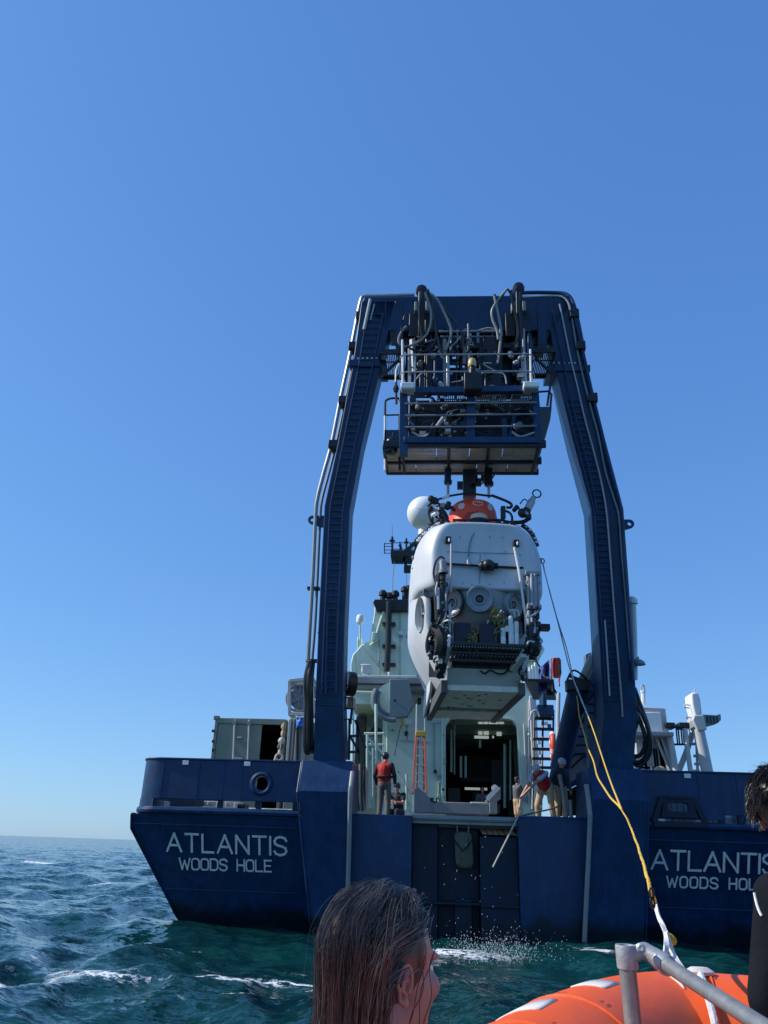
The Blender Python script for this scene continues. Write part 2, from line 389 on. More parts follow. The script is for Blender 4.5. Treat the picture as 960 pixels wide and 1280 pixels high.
    def noise(s, d=6, r=.6, st=(1,1,1)):
        mp = N.new('ShaderNodeMapping'); mp.inputs['Scale'].default_value = st; L.new(geo.outputs['Position'], mp.inputs[0])
        n = N.new('ShaderNodeTexNoise'); n.inputs['Scale'].default_value = s; n.inputs['Detail'].default_value = d; n.inputs['Roughness'].default_value = r
        L.new(mp.outputs[0], n.inputs['Vector']); return n.outputs['Fac']
    def math_(op, a, b_=None, c_=False):
        n = N.new('ShaderNodeMath'); n.operation = op; n.use_clamp = c_
        for i, q in enumerate((a, b_)):
            if q is None: continue
            if isinstance(q, (int, float)): n.inputs[i].default_value = q
            else: L.new(q, n.inputs[i])
        return n.outputs[0]
    # broken foam: attribute minus ridged noise
    nf = noise(3.6, 9, .68); nf2 = noise(15, 6, .7)
    rid = math_('ABSOLUTE', math_('SUBTRACT', nf, .5)); 
    web = math_('SUBTRACT', 1.0, math_('MULTIPLY', rid, 9.0), True)
    f1 = math_('MULTIPLY', fa.outputs['Fac'], math_('ADD', math_('MULTIPLY', web, .9), math_('MULTIPLY', nf2, .75)))
    fm = N.new('ShaderNodeMapRange'); fm.inputs[1].default_value = .52; fm.inputs[2].default_value = .86; L.new(f1, fm.inputs[0])
    # water colour: teal that varies in large slow patches
    cr = N.new('ShaderNodeValToRGB'); e = cr.color_ramp.elements; e[0].position = .35; e[0].color = (.0030,.030,.034,1); e[1].position = .65; e[1].color = (.0035,.052,.046,1)
    L.new(noise(.25, 4), cr.inputs[0])
    mx = N.new('ShaderNodeMix'); mx.data_type = 'RGBA'; L.new(fm.outputs[0], mx.inputs['Factor']); L.new(cr.outputs[0], mx.inputs['A']); mx.inputs['B'].default_value = (.80,.84,.85,1)
    L.new(mx.outputs['Result'], b.inputs['Base Color'])
    rg = N.new('ShaderNodeMapRange'); rg.inputs[3].default_value = .07; rg.inputs[4].default_value = .75; L.new(fm.outputs[0], rg.inputs[0]); L.new(rg.outputs[0], b.inputs['Roughness'])
    b.inputs['IOR'].default_value = 1.333
    # ripples: slopes added to the wave normal, the same at every distance
    def slope(s, st, k):
        mp = N.new('ShaderNodeMapping'); mp.inputs['Scale'].default_value = st; L.new(geo.outputs['Position'], mp.inputs[0])
        n = N.new('ShaderNodeTexNoise'); n.inputs['Scale'].default_value = s; n.inputs['Detail'].default_value = 5; n.inputs['Roughness'].default_value = .62; L.new(mp.outputs[0], n.inputs['Vector'])
        v = N.new('ShaderNodeVectorMath'); v.operation = 'SUBTRACT'; L.new(n.outputs['Color'], v.inputs[0]); v.inputs[1].default_value = (.5,.5,.5)
        q = N.new('ShaderNodeVectorMath'); q.operation = 'MULTIPLY'; L.new(v.outputs[0], q.inputs[0]); q.inputs[1].default_value = (k, k, 0); return q.outputs[0]
    def vadd(a, b_):
        v = N.new('ShaderNodeVectorMath'); v.operation = 'ADD'; L.new(a, v.inputs[0]); L.new(b_, v.inputs[1]); return v.outputs[0]
    sl = vadd(vadd(slope(.9, (1,1.3,1), 1.1), slope(3.2, (1,1.4,1), 1.3)), slope(9.0, (1,1.5,1), 1.0))
    vn = N.new('ShaderNodeVectorMath'); vn.operation = 'NORMALIZE'; L.new(vadd(geo.outputs['Normal'], sl), vn.inputs[0]); L.new(vn.outputs[0], b.inputs['Normal'])
    me.materials.append(m)
    o = bpy.data.objects.new('sea', me); COL.objects.link(o); o['kind'] = 'structure'
    return o
make_sea()
# ---------------------------------------------------------------- the ship: hull and stern
RK = .5; ZR = 2.40                                  # rake of the transom below the rubbing rail
ship = thing('research_ship', (0, 6, 0), 'dark blue research ship seen from astern with pale green deckhouse', 'ship')
mirr = lambda q: V((.2-q[0], q[1], q[2]))
def rk(x, y):                                       # pixel -> point on the raked transom
    d = ray(x, y); t = ((ZR-CAM.z)*RK - CAM.y)/(d.y + d.z*RK); return CAM + d*t
PATH = [(-3.99,0)] + [(-7.5,0)] + [(-7.5-.65*math.sin(R(a)), .75-.75*math.cos(R(a))) for a in range(10, 91, 10)] + [(-8.25, 4), (-8.3, 16)]
def wall_loft(path, z0, z1, t, off=0):
    P = [V((p[0], p[1], 0)) for p in path]; fr = frames(P); rings = []
    for p, (T, _, _) in zip(P, fr):
        n = V((T.y, -T.x, 0))
        if n.dot(V((-.3, -1, 0))) < 0: n = -n
        a = p + n*off; b = p + n*(off-t)
        rings.append([V((a.x,a.y,z0)), V((a.x,a.y,z1)), V((b.x,b.y,z1)), V((b.x,b.y,z0))])
    return rings
def hull_wing(m):
    f = (lambda q: V(q)) if not m else mirr
    tag_ = 'starboard' if m else 'port'
    hm = MB()
    ol = [(-3.05,2.40), (-7.5,2.40), (-7.95,2.40), (-8.18,2.38), (-8.2,2.05), (-7.12,.22), (-6.8,-.3), (-3.05,-.3)]
    rings = []
    for Y, sx in ((0,1), (.35,1.012), (1.5,1.02), (16,1.03)):
        rings.append([f(V((p[0]*sx if p[0] < -5 else p[0], max(Y, 0)+max(0, (ZR-p[1]))*RK*(1 if Y < 10 else 0) + (.42 if (p[0] < -8 and Y == 0) else (.1 if (p[0] < -7.9 and Y == 0) else 0)), p[1]))) for p in ol])
    hm.loft(rings); h = hm.build('hull', BLUE, ship, bev=.03, smooth=35)
    # bulwark with a round mooring hole (port) or plain (starboard)
    b = MB()
    if not m:
        c = at(326.5, 979.5, 0); cc = (c.x, c.z)
        holed(b, [(-3.99,2.735), (-5.9,2.735), (-5.9,3.66), (-3.99,3.66)], [(cc[0]+.17*math.cos(a*PI/12), cc[1]+.17*math.sin(a*PI/12)) for a in range(24)], cc, lambda u, q: (u, 0, q), (0,.1,0))
        b.loft(wall_loft([(-5.9,0)]+PATH[1:], 2.735, 3.66, .1))
        ch = MB(); ch.lathe([(.17,.12), (.155,.02), (.17,-.05), (.22,-.075), (.27,-.05), (.29,-.004), (.29,.03), (.17,.12)], (cc[0], 0, cc[1]), (0,1,0), 36)
    else:
        holes = at(847, 1009, 0); cc = (holes.x, holes.z)
        slot = rounded([V((cc[0]+u, cc[1]+q, 0)) for u, q in ((-.25,-.1), (.25,-.1), (.25,.1), (-.25,.1))], .1)
        holed(b, [(.2+3.99,2.62), (6.0,2.62), (6.0,3.66), (4.19,3.66)], slot, cc, lambda u, q: (u, 0, q), (0,.1,0))
        r_ = wall_loft([(-5.8,0)]+PATH[1:], 2.735, 3.66, .1); b.loft([[mirr(q) for q in r] for r in r_])
        ch = MB(); o = lambda s_, e: [V((cc[0]+u*s_, 0, cc[1]+q*s_-e)) for u, q in ((-.42,-.24), (.42,-.24), (.32,.24), (-.32,.24))]
        holed(ch, [(q.x, q.z) for q in rounded([V((p.x, p.z, 0)) for p in o(1,0)], .08)] and [(p.x, p.z) for p in o(1,0)], slot, cc, lambda u, q: (u, -.10, q), (0,.12,0))
        ch.box(cc[0]-.62, cc[0]+.62, -.14, .0, 2.44, 2.56); ch.box(cc[0]-.25, cc[0]+.25, -.13, -.0, 3.05, 3.12)
        for sgn in (-1, 1): ch.bar((cc[0]+sgn*.36, -.05, 3.1), (cc[0]+sgn*.6, -.05, 2.5), .12, .08, (0,1,0))
    bw = b.build('bulwark', BLUE, ship, bev=.012)
    co = ch.build('mooring_chock', BLUE if not m else DARKBLUE, bw, bev=.0 if not m else .012)
    # closed corner below the slot and the rubbing rail
    cp = MB(); r_ = wall_loft([(-7.62,.0)]+PATH[2:], 2.56, 2.74, .14, .012)
    cp.loft([[f(q) for q in r] for r in r_]); cp.build('corner_plate', BLUE, ship, bev=.01)
    rr = MB(); r_ = []
    for q in wall_loft(PATH, 2.40, 2.56, .3, .07):
        a, d = q[0], q[2]; n = (V((a.x,a.y,0))-V((d.x,d.y,0))).normalized()
        r_.append([f(V((a.x,a.y,0)) + n*(-.3+.3*e) + V((0,0,z))) for e, z in ((0,2.56), (.8,2.56), (.95,2.535), (1,2.48), (.95,2.425), (.8,2.40), (0,2.40))])
    rr.loft(r_); rr.build('rubbing_rail', BLUE, ship)
    # posts that carry the bulwark over the slot, plate seams, top cap
    ps = [-7.6, -5.95, -5.0, -4.1] if not m else [-7.6, -6.2, -5.75, -4.1]
    for x in ps: p = f((x,.12,0)); pm_ = MB(); pm_.box(p.x-.06, p.x+.06, .02, .12, 2.5, 2.76); pm_.build('bulwark_stay', DARKBLUE, ship)
    tc = MB(); r_ = wall_loft(PATH, 3.655, 3.70, .16, .03); tc.loft([[f(q) for q in r] for r in r_]); tc.build('bulwark_cap', BLUE, ship, bev=.012)
    for x in ((-7.45, -6.55, -5.45) if not m else (-5.3, -6.2)): p = f((x,0,0)); se = MB(); se.box(p.x-.012, p.x+.012, -.012, .01, 2.76, 3.64); se.build('weld_seam', BLUE, bw)
    for z_ in (2.16, .72):                              # horizontal plate seams on the transom
        y_ = (ZR-z_)*RK; xe = -8.15+max(0, (2.05-z_))*.57; se = MB(); a_, b_ = f((xe+.1,y_-.012,z_)), f((-4.0,y_-.012,z_)); se.bar(a_, b_, .012, .02); se.build('weld_seam', BLUE, h)

    tb = MB()
    for x, y in (((232, 953), (309, 954.5)) if not m else ((859.5, 969.5),)):
        p = at(x, y, -.035); tb.box(p.x-.075, p.x+.075, -.034, -.006, p.z-.055, p.z+.045)
    tb.build('mounting_plate', WHITE, bw, bev=.004)
    return h
hullL = hull_wing(False); hullR = hull_wing(True)

# lettering made of plain strokes, welded plates painted pale
GLY = {'A': (.80, [[(0,0), (.40,1), (.80,0)], [(.14,.34), (.66,.34)]]), 'T': (.72, [[(0,1), (.72,1)], [(.36,1), (.36,0)]]), 'L': (.62, [[(0,1), (0,0), (.62,0)]]),
       'N': (.70, [[(0,0), (0,1), (.70,0), (.70,1)]]), 'I': (0, [[(0,0), (0,1)]]),
       'S': (.66, [[(.66,.80), (.58,.93), (.40,1), (.26,1), (.08,.93), (.0,.78), (.04,.62), (.20,.53), (.46,.47), (.62,.38), (.66,.22), (.58,.07), (.40,0), (.26,0), (.08,.07), (0,.20)]]),
       'W': (.95, [[(0,1), (.24,0), (.475,.80), (.71,0), (.95,1)]]), 'O': (.66, [[(.2,0), (.46,0), (.60,.08), (.66,.24), (.66,.76), (.60,.92), (.46,1), (.2,1), (.06,.92), (0,.76), (0,.24), (.06,.08), (.2,0)]]),
       'D': (.66, [[(0,0), (0,1), (.40,1), (.58,.92), (.66,.74), (.66,.26), (.58,.08), (.40,0), (0,0)]]), 'H': (.64, [[(0,0), (0,1)], [(.64,0), (.64,1)], [(0,.5), (.64,.5)]]), 'E': (.58, [[(.58,1), (0,1), (0,0), (.58,0)], [(0,.52), (.5,.52)]])}
def lettering(word, bl, br, tl, gaps, hull, sw, name):   # baseline left / right and cap-top left in photo pixels
    A, B, T = rk(*bl), rk(*br), rk(*tl); ux = (B-A); Wd = ux.length; ux.normalize(); uy = (T-A); uy -= ux*uy.dot(ux); Hh = uy.length; uy.normalize(); nn = ux.cross(uy).normalized()
    if nn.y > 0: nn = -nn
    tot = sum(GLY[c][0]*Hh if c != ' ' else .55*Hh for c in word); gap = (Wd-tot)/(len(word)-1); x = 0; mb = MB()
    for c in word:
        if c == ' ': x += .55*Hh+gap; continue
        wd, st = GLY[c]; mb = MB(); i2 = 0
        for s_ in st:
            for i in range(len(s_)-1):
                p = A+ux*(x+s_[i][0]*Hh)+uy*(s_[i][1]*Hh); q = A+ux*(x+s_[i+1][0]*Hh)+uy*(s_[i+1][1]*Hh); i2 += 1
                d = (q-p).normalized()*(sw*.5*.8); n2 = (q-p).normalized().cross(nn)*(sw*.5); k = .004+.0006*i2
                a_ = [p-d-n2+nn*k, q+d-n2+nn*k, q+d+n2+nn*k, p-d+n2+nn*k]; mb.hexa(a_, [v-nn*.02 for v in a_])
        x += wd*Hh+gap
        mb.build('letter', LETTER, hull, smooth=None)
lettering('ATLANTIS', (209,1063.6), (358,1069), (209.8,1041.8), 0, hullL, .050, 'ship_name_lettering')
lettering('WOODS HOLE', (224.5,1086.5), (339,1089.6), (225,1073), 0, hullL, .035, 'home_port_lettering')
lettering('ATLANTIS', (814.5,1086), (970,1092.4), (813.2,1062.6), 0, hullR, .050, 'ship_name_lettering')
lettering('WOODS HOLE', (833.5,1108.6), (957,1112.8), (833,1095.6), 0, hullR, .035, 'home_port_lettering')

# stern centre: two boxes under the A-frame feet, stern plates, recessed slot
def foot_box(m):
    f = (lambda q: V(q)) if not m else mirr
    p = [(.6,-.5), (.32,-.5), (-.42,2.98), (-.10,3.72), (1.6,3.72), (1.6,-.5)]
    xo = lambda z: -3.985+max(0, 2.98-z)*(.15 if not m else .07); xi = lambda z: -2.74+max(0, 2.98-z)*(.02 if not m else .105)
    a = [f((xo(z), y, z)) for y, z in p]; b = [f((xi(z), y, z)) for y, z in p]
    mb = MB(); mb.loft([a, b]); o = mb.build('frame_foot_box', BLUE, ship, bev=.02)
    mb = MB(); q = [f((-2.72,.25,-.4)), f((-2.72,-.43,2.75)), f((-2.72,-.42,3.05)), f((-2.72,-.2,3.45))]
    if m: q = [f((-2.40,.25,-.4)), f((-2.63,-.33,2.3)), f((-2.64,-.44,2.7)), f((-2.64,-.25,3.3))]
    mb.tube(smooth_path(q, 4), .055, 10); mb.build('fender_pipe', GREY, o)
    mb = MB()
    for x in (-4.0, ): mb.tube([f((xo(-.4)-.02,.27,-.4)), f((xo(2.98)-.02,-.40,2.95)), f((x,-.08,3.66))], .022, 8)
    mb.build('edge_pipe', BLUE, o)
    return o
fbL, fbR = foot_box(False), foot_box(True)
def stern_plate(x0, x1, z1, y, lip, m):
    pr = [(y+.35,-.4), (y,z1-lip), (y+lip*.3,z1-lip*.3), (y+lip,z1), (y+.6,z1), (y+.6,-.4)]
    mb = MB(); mb.loft([[V((x0, a, b)) for a, b in pr], [V((x1, a, b)) for a, b in pr]]); return mb.build('stern_plate', m, ship, bev=.012, smooth=50)
stern_plate(-2.735, -1.27, 2.53, .12, .05, BLUE); stern_plate(1.25, 2.93, 2.60, .10, .10, BLUE)
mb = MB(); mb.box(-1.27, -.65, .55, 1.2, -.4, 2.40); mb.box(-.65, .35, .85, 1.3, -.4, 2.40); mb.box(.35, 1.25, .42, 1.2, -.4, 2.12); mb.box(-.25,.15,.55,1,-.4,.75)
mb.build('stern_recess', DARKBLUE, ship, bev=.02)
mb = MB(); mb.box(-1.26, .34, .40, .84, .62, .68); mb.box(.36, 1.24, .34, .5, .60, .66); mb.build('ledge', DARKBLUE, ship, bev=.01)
mb = MB(); mb.box(-1.265, 1.245, .28, .9, 2.44, 2.56); mb.box(-1.265, 1.245, .34, .9, 2.36, 2.437); mb.box(-1.26,1.24,.245,.28,2.47,2.53)
mb.build('stern_beam', GREY, ship, bev=.012)
for i in range(6):      # slatted ledge in the slot
    x = .42+.138*i; mb = MB(); mb.hexa([V((x,.40,2.16)), V((x+.11,.40,2.16)), V((x+.11,.43,2.19)), V((x,.43,2.19))], [V((x-.10,1.0,2.36)), V((x+.01,1.0,2.36)), V((x+.01,1.0,2.40)), V((x-.10,1.0,2.40))]); mb.build('slat', WOOD, ship)
fe = thing('ship_fender', (-.02,.7,1.3), 'pale worn ribbed fender hanging by two ropes in the dark stern slot', 'fender')
p0 = at(578.5, 1040, .5); p1 = at(581, 1086, .5); ax = (p1-p0).normalized(); L_ = (p1-p0).length
mb = MB(); n = 28; rings = []
for h, rr in ((0,.13), (.03,.19), (.1,.215), (L_-.12,.21), (L_-.04,.15), (L_,.06)):
    rings.append([p0+ax*h+V((math.cos(2*PI*k/n), math.sin(2*PI*k/n), 0))*rr*(1 if k % 2 else .86) for k in range(n)])
mb.loft(rings); mb.build('fender_body', pm('fender_fibre', (.13,.13,.095), .8, grime=.6, var=.3, scale=7), fe)
for sx in (-.13, .13):
    mb = MB(); mb.tube([p0+V((sx,0,-.05)), V((p0.x+sx*1.1,.42,2.40))], .016, 6); mb.build('hanging_rope', GREY, fe)
mb = MB(); mb.tube([p0+V((.23*math.cos(a), -.23*math.sin(a), -.42+.24*abs(math.cos(a)))) for a in [PI*k/12 for k in range(13)]], .02, 6); mb.build('sling', BLACK, fe)

# deck
mb = MB(); mb.box(-8.1, 8.3, .62, 30, 2.3, 2.437); mb.build('aft_deck', DECK, ship)
# gear seen through the slots in the bulwark
for i, (x0, x1, z0, z1, y, mt) in enumerate([(176,205,2.44,2.74,1.2,GREYL), (232,300,2.44,2.62,1.0,GREY), (297,306,2.44,2.7,.8,DARKBLUE), (305,372,2.44,2.64,1.5,WHITE), (255,300,2.62,2.8,2.0,GREYL), (880,905,2.44,2.9,1.0,GREYL), (905,938,2.44,2.75,1.2,WHITE), (918,930,2.44,2.9,.9,GREY), (836,866,2.44,3.25,1.0,GREYL)]):
    a = at(x0, 1004, y); b = at(x1, 1004, y); mb = MB(); mb.box(a.x, b.x, y, y+.5, z0, z1)
    for k in range(4): xx = a.x+(b.x-a.x)*(k+.5)/4; mb.box(xx-.02, xx+.02, y-.03, y, z0, z1-.02)
    mb.build('deck_locker', mt, ship, bev=.01)

# ---------------------------------------------------------------- deckhouse
YW = 12.0
sup = MB()
A_ = lambda x, y: (at(x, y, YW).x, at(x, y, YW).z)
dtl, dtr, dbl, dbr = A_(557,897), A_(646,899), A_(558,1030), A_(652,1030)
x0w = A_(479,900)[0]; x1w = A_(670,900)[0]; zt = A_(560,848)[1]
door = [(p.x, p.y) for p in rounded([V((dtl[0], dtl[1], 0)), V((dtr[0], dtl[1], 0)), V((dtr[0]+.05, 3.0, 0)), V((dtl[0], 3.0, 0))], .42, 6)]
dc = ((dtl[0]+dtr[0])/2, (dtl[1]+2.4)/2)
door = [(p.x, p.y) for p in rounded([V((dtl[0], dtl[1], 0)), V((dtr[0], dtl[1], 0)), V((dtr[0]+.05, 2.44, 0)), V((dtl[0], 2.44, 0))], .42, 6)]
holed(sup, [(x0w,2.43), (x1w,2.43), (x1w,zt), (x0w,zt)], door, dc, lambda u, q: (u, YW, q), (0,.35,0), 48)
dh = sup.build('deckhouse', GREEN, ship, bev=.02)
mb = MB(); o_ = [(dc[0]+(u-dc[0])*1.035, dc[1]+(q-dc[1])*1.02) for u, q in door]
holed(mb, o_, door, dc, lambda u, q: (u, YW-.06, q), (0,.05,0), 48); mb.build('door_coaming', GREEN, dh)
# hangar room
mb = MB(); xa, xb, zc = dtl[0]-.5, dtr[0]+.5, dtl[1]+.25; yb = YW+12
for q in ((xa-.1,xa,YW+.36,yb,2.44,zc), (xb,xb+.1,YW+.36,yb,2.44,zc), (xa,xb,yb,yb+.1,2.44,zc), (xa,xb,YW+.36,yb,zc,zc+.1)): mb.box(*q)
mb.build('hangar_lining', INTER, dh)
mb = MB()
for k in range(7): y = YW+1.2+k*1.5; mb.box(xa, xb, y, y+.15, zc-.3, zc-.004)
for k in range(5): mb.box(xa+.004, xa+.2, YW+1+k*2, YW+1.2+k*2, 2.5, zc-.3); mb.box(xb-.2, xb-.004, YW+1+k*2, YW+1.2+k*2, 2.5, zc-.3)
mb.build('hangar_beam', GREENDK, dh, bev=.01)
def lamp(x0, x1, y, Y, h=.06):
    a, b = at(x0, y, Y), at(x1, y, Y); mb = MB(); mb.box(a.x, b.x, Y, Y+.15, a.z-h, a.z+h); o = mb.build('ceiling_lamp', LAMPW, dh, bev=.01); return o
for k in range(5): lamp(598+k*6.6, 603.5+k*6.6, 903.3, YW+1.0, .035)
lamp(593, 611, 921, YW+3, .055); lamp(598, 603, 916, YW+4, .075); lamp(605, 611, 916, YW+4, .075); lamp(621, 627, 917, YW+4, .08); lamp(615.5, 617.5, 921, YW+4, .05); lamp(581, 609, 985.5, YW+6, .05)
for (x, y0, y1, r_) in ((564,912,965,.05), (568,912,968,.03), (576,945,972,.05), (582,945,972,.05), (631,930,1010,.06), (638,925,1000,.04), (568,896,920,.05), (600,925,935,.05)):
    mb = MB(); mb.tube([at(x,y0,YW+1.2), at(x,y1,YW+1.2)], r_, 8); mb.build('hangar_pipe', GREENDK, dh)
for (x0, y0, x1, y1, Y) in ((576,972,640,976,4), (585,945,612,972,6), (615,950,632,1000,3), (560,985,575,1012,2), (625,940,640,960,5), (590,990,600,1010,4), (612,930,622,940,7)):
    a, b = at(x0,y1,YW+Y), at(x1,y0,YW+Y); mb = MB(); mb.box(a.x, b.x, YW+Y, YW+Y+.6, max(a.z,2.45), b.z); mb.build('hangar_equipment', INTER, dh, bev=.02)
# upper storeys: decks drawn back step by step
def block(name, m, x0, x1, y0, y1, Y, dep, par=None, bev=.03):
    a, b = at(x0, y1, Y), at(x1, y0, Y); mb = MB(); mb.box(a.x, b.x, Y, Y+dep, a.z, b.z); return mb.build(name, m, par or dh, bev=bev)
block('deckhouse_side', GREENDK, 441, 478.5, 880, 1040, YW+2, 6)
block('roof_edge', GREEN, 436, 480, 862, 880, YW-.6, 3)
block('roof_slab', GREY, 436, 545, 847, 853, YW-1.0, 5)
block('roof_slab', GREY, 436, 545, 857, 861, YW-.8, 5)
block('upper_house', GREEN, 640, 671, 786, 850, YW+.8, 6)
mb = MB(); a = at(671, 822, YW+.6); mb.prism([at(660,776,YW+.6), at(681,812,YW+.6), at(671,826,YW+.6), at(655,826,YW+.6)], (0,3,0)); mb.build('wing_bracket', GREEN, dh, bev=.01)
for k in range(5): block('louvre', WHITE, 655+k*3.4, 656.8+k*3.4, 840-k*3, 862-k*3, YW-.1, .1)
block('lamp_post', GREYL, 668, 670, 870, 1020, YW-.4, .1)
# gallery platform on the right of the deckhouse, with its dark underside
gz = at(690,866,9).z; mb = MB(); mb.hexa([V(q) for q in ((at(657,880,7).x,7,gz), (at(694,880,7).x,7,gz), (at(694,880,7).x,7,gz+.09), (at(657,880,7).x,7,gz+.09))], [V(q) for q in ((at(668,862,10).x,10.5,gz), (at(697,862,10).x,10.5,gz), (at(697,862,10).x,10.5,gz+.09), (at(668,862,10).x,10.5,gz+.09))])
mb.build('gallery', BLKM, ship, bev=.01)
# funnel
fz = YW+3
fun = MB(); 
po = [(439,856), (438,830), (441,818), (452,806), (462,801), (468,765), (468,752), (565,752), (580,856)]
fun.prism([at(x,y,fz) for x, y in po], (0,4,0)); fu = fun.build('funnel', GREEN, ship, bev=.04)
mb = MB(); ca = [at(x,y,fz-.25) for x, y in ((471,764), (466,752), (468,749), (565,749), (565,764))]; mb.prism(ca, (0,4.4,0)); mb.build('funnel_cap', BLKM, fu, bev=.03)
for x, y in ((478.5,747), (486.5,750), (494,747.5), (506,742), (511,741)):
    p = at(x, y, fz+1); mb = MB(); mb.lathe([(.13,-.5), (.13,.08), (.2,.1), (.2,.26), (.12,.36), (0,.4)], p, (0,0,1), 14); mb.build('exhaust_cap', BLACK, fu)
mb = MB(); mb.tube([at(486.2,752,fz-.55), at(485.6,800,fz-.55), at(483.5,839,fz-.55)], .135, 12); mb.build('exhaust_pipe', BLKM, fu)
for y in (779, 807, 830): p = at(486,y,fz-.4); mb = MB(); mb.box(p.x-.3, p.x+.3, fz-.45, fz+.02, p.z-.04, p.z+.04); mb.build('pipe_clip', BLKM, fu)
mb = MB(); mb.tube([at(482,757,fz-.15), at(470,795,fz-.15), at(471,800,fz-.15), at(463,807,fz-.15)], .07, 8); mb.build('pale_pipe', GREEN, fu)
block('vent_box', GREEN, 464.5, 470, 790, 801, fz-.3, .3, fu)
for x in (498.5, 507.5): block('wall_vent', WHITE, x, x+5.5, 789, 793, fz-.06, .06, fu, .0); block('wall_vent', GREY, x+.3, x+5, 794, 797, fz-.05, .05, fu, .0)
# pale satellite domes and lamps on the roof
def dome_on_post(x, y0, y1, ybot, rx, Y, name, par):
    t, b = at(x, y0, Y), at(x, y1, Y); bt = at(x, ybot, Y); r_ = rx*(Y-CAM.y)/F; h = t.z-b.z
    mb = MB(); mb.lathe([(r_*.55,0), (r_*.9,.04), (r_,h*.35), (r_*.98,h*.6), (r_*.8,h*.85), (r_*.4,h*.98), (0,h)], b, (0,0,1), 20); d = mb.build(name, WHITE, par)
    mb = MB(); mb.tube([bt, b], r_*.22, 10); mb.build('post', GREEN, par)
dome_on_post(450, 768, 779.5, 800, 5.2, fz, 'satellite_dome', ship)
block('post_base', GREEN, 446, 451.5, 796, 812, fz+.1, .6, fu)
dome_on_post(455, 833, 841, 850, 3.5, fz-3.2, 'roof_lamp', ship)
for (x0,x1,y0,y1,mt) in ((451,464,830,832,WHITE), (452,463.5,832,842,GREYL), (454,460,842,850,GREEN), (502,514,852,859,GREEN), (484.5,488,840,848,WHITE), (450,456,848,851,WHITE)): block('roof_fitting', mt, x0, x1, y0, y1, fz-3.4, .5)
# rails along the roof edge
mb = MB(); mb.tube([at(440,844.5,YW-.9), at(520,845.5,YW-.9)], .03, 6); mb.tube([at(440,865,YW-1.1), at(478,866,YW-1.1)], .05, 6)
for x in (441,449,460,470,480,492,503,513): mb.tube([at(x,844.5,YW-.9), at(x,853,YW-.9)], .022, 6)
mb.build('roof_rail', GREEN, dh)
mb = MB(); a_, b_ = at(521,826,fz-3), at(534,858,fz-3); mb.prism([at(523,822,fz-3), at(535,835,fz-3), at(535,851,fz-3), at(521.5,851,fz-3)], (0,.5,0)); mb.build('dark_vent', BLKM, dh)
# big grey sheave case hung on the roof edge
yr = YW-1.6; mb = MB(); c = at(491,874,yr); r_ = 24*(yr-CAM.y)/F
mb.prism([at(487,849,yr), at(511,849,yr), at(517,880,yr), at(509,895,yr), at(496,897,yr), at(487,896,yr)], (0,.5,0)); sh = mb.build('winch_plate', GREYL, ship, bev=.02)
for o in (sh,): o.data.materials[0] = pm('case_grey', (.17,.22,.23), .55, var=.08, grime=.15, grimecol=(.2,.22,.2))
an = [R(a) for a in range(150, 290, 10)]
mb = MB(); mb.tube([c+V((math.cos(a)*r_*1.0, .1, math.sin(a)*r_)) for a in an], .12, 8); mb.tube([c+V((math.cos(a)*r_*.78, .1, math.sin(a)*r_*.78)) for a in an], .06, 8); mb.build('sheave_rim', pm('rim_grey', (.16,.20,.21), .5), sh)
mb = MB(); mb.lathe([(r_*.96,0), (r_*.96,.2)], c+V((0,.3,0)), (0,1,0), 32); mb.build('sheave_disc', GREEN, sh)
p = at(493.5,875.5,yr-.02); mb = MB(); mb.lathe([(.05,0), (.05,.03)], p, (0,1,0), 10); mb.build('boss', BLKM, sh)
# bright lamp box and dangling cables on the wall
block('lamp_box', WHITE, 505.5, 514, 898, 905, YW-.4, .35); block('lamp_bracket', YEL, 501, 503.5, 897, 908, YW-.4, .2)
for pts in ([(501,907), (497,925), (493,945)], [(508.5,906), (509,925)]): mb = MB(); mb.tube(ats(pts, YW-.2), .015, 5); mb.build('dangling_cable', BLACK, dh)
# inclined stair rails left of the hangar
for pts in ([(459,922), (478,942), (516,993)], [(459,938), (478,958), (514,1008)]): mb = MB(); mb.tube(ats(pts, 9.5), .055, 8); mb.build('stair_rail', GREEN, ship)
for x, y0, y1 in ((459,918,1012), (466,935,1012), (478,945,1012), (508,968,1012), (516.5,990,1014), (441,880,1010), (470,880,960)): mb = MB(); mb.tube([at(x,y0,9.5), at(x,y1,9.5)], .055, 8); mb.build('rail_post', GREEN, ship)
for y in (917, 931): mb = MB(); mb.tube([at(455,y,11), at(480,y,11)], .05, 6); mb.build('side_rail', GREEN, ship)
mb = MB(); c = at(469.5,914.5,13.8); mb.prism([c+V((-.28,0,0)), c+V((0,0,-.28)), c+V((.28,0,0)), c+V((0,0,.28))], (0,.03,0)); mb.build('hazard_sign', BLKM, dh)
block('side_door', GREEN, 459, 468, 950, 1010, 13.9, .08); block('dark_recess_panel', INTER, 440, 458, 895, 1012, 13.7, .25)  # near-black panel in the side recess
for i, (x, y, s_) in enumerate(((542,962,4), (549,968,3), (552,985,3), (546,993,5), (538,1002,5), (553,918,2))): block('wall_fitting', GREENDK if i % 2 else BLKM, x, x+s_, y, y+s_*1.1, YW-.16, .15)
mb = MB(); mb.tube(ats([(553,893), (553,1010)], YW-.1), .05, 6); mb.build('wall_pipe', GREEN, dh)
rw = random.Random(77)
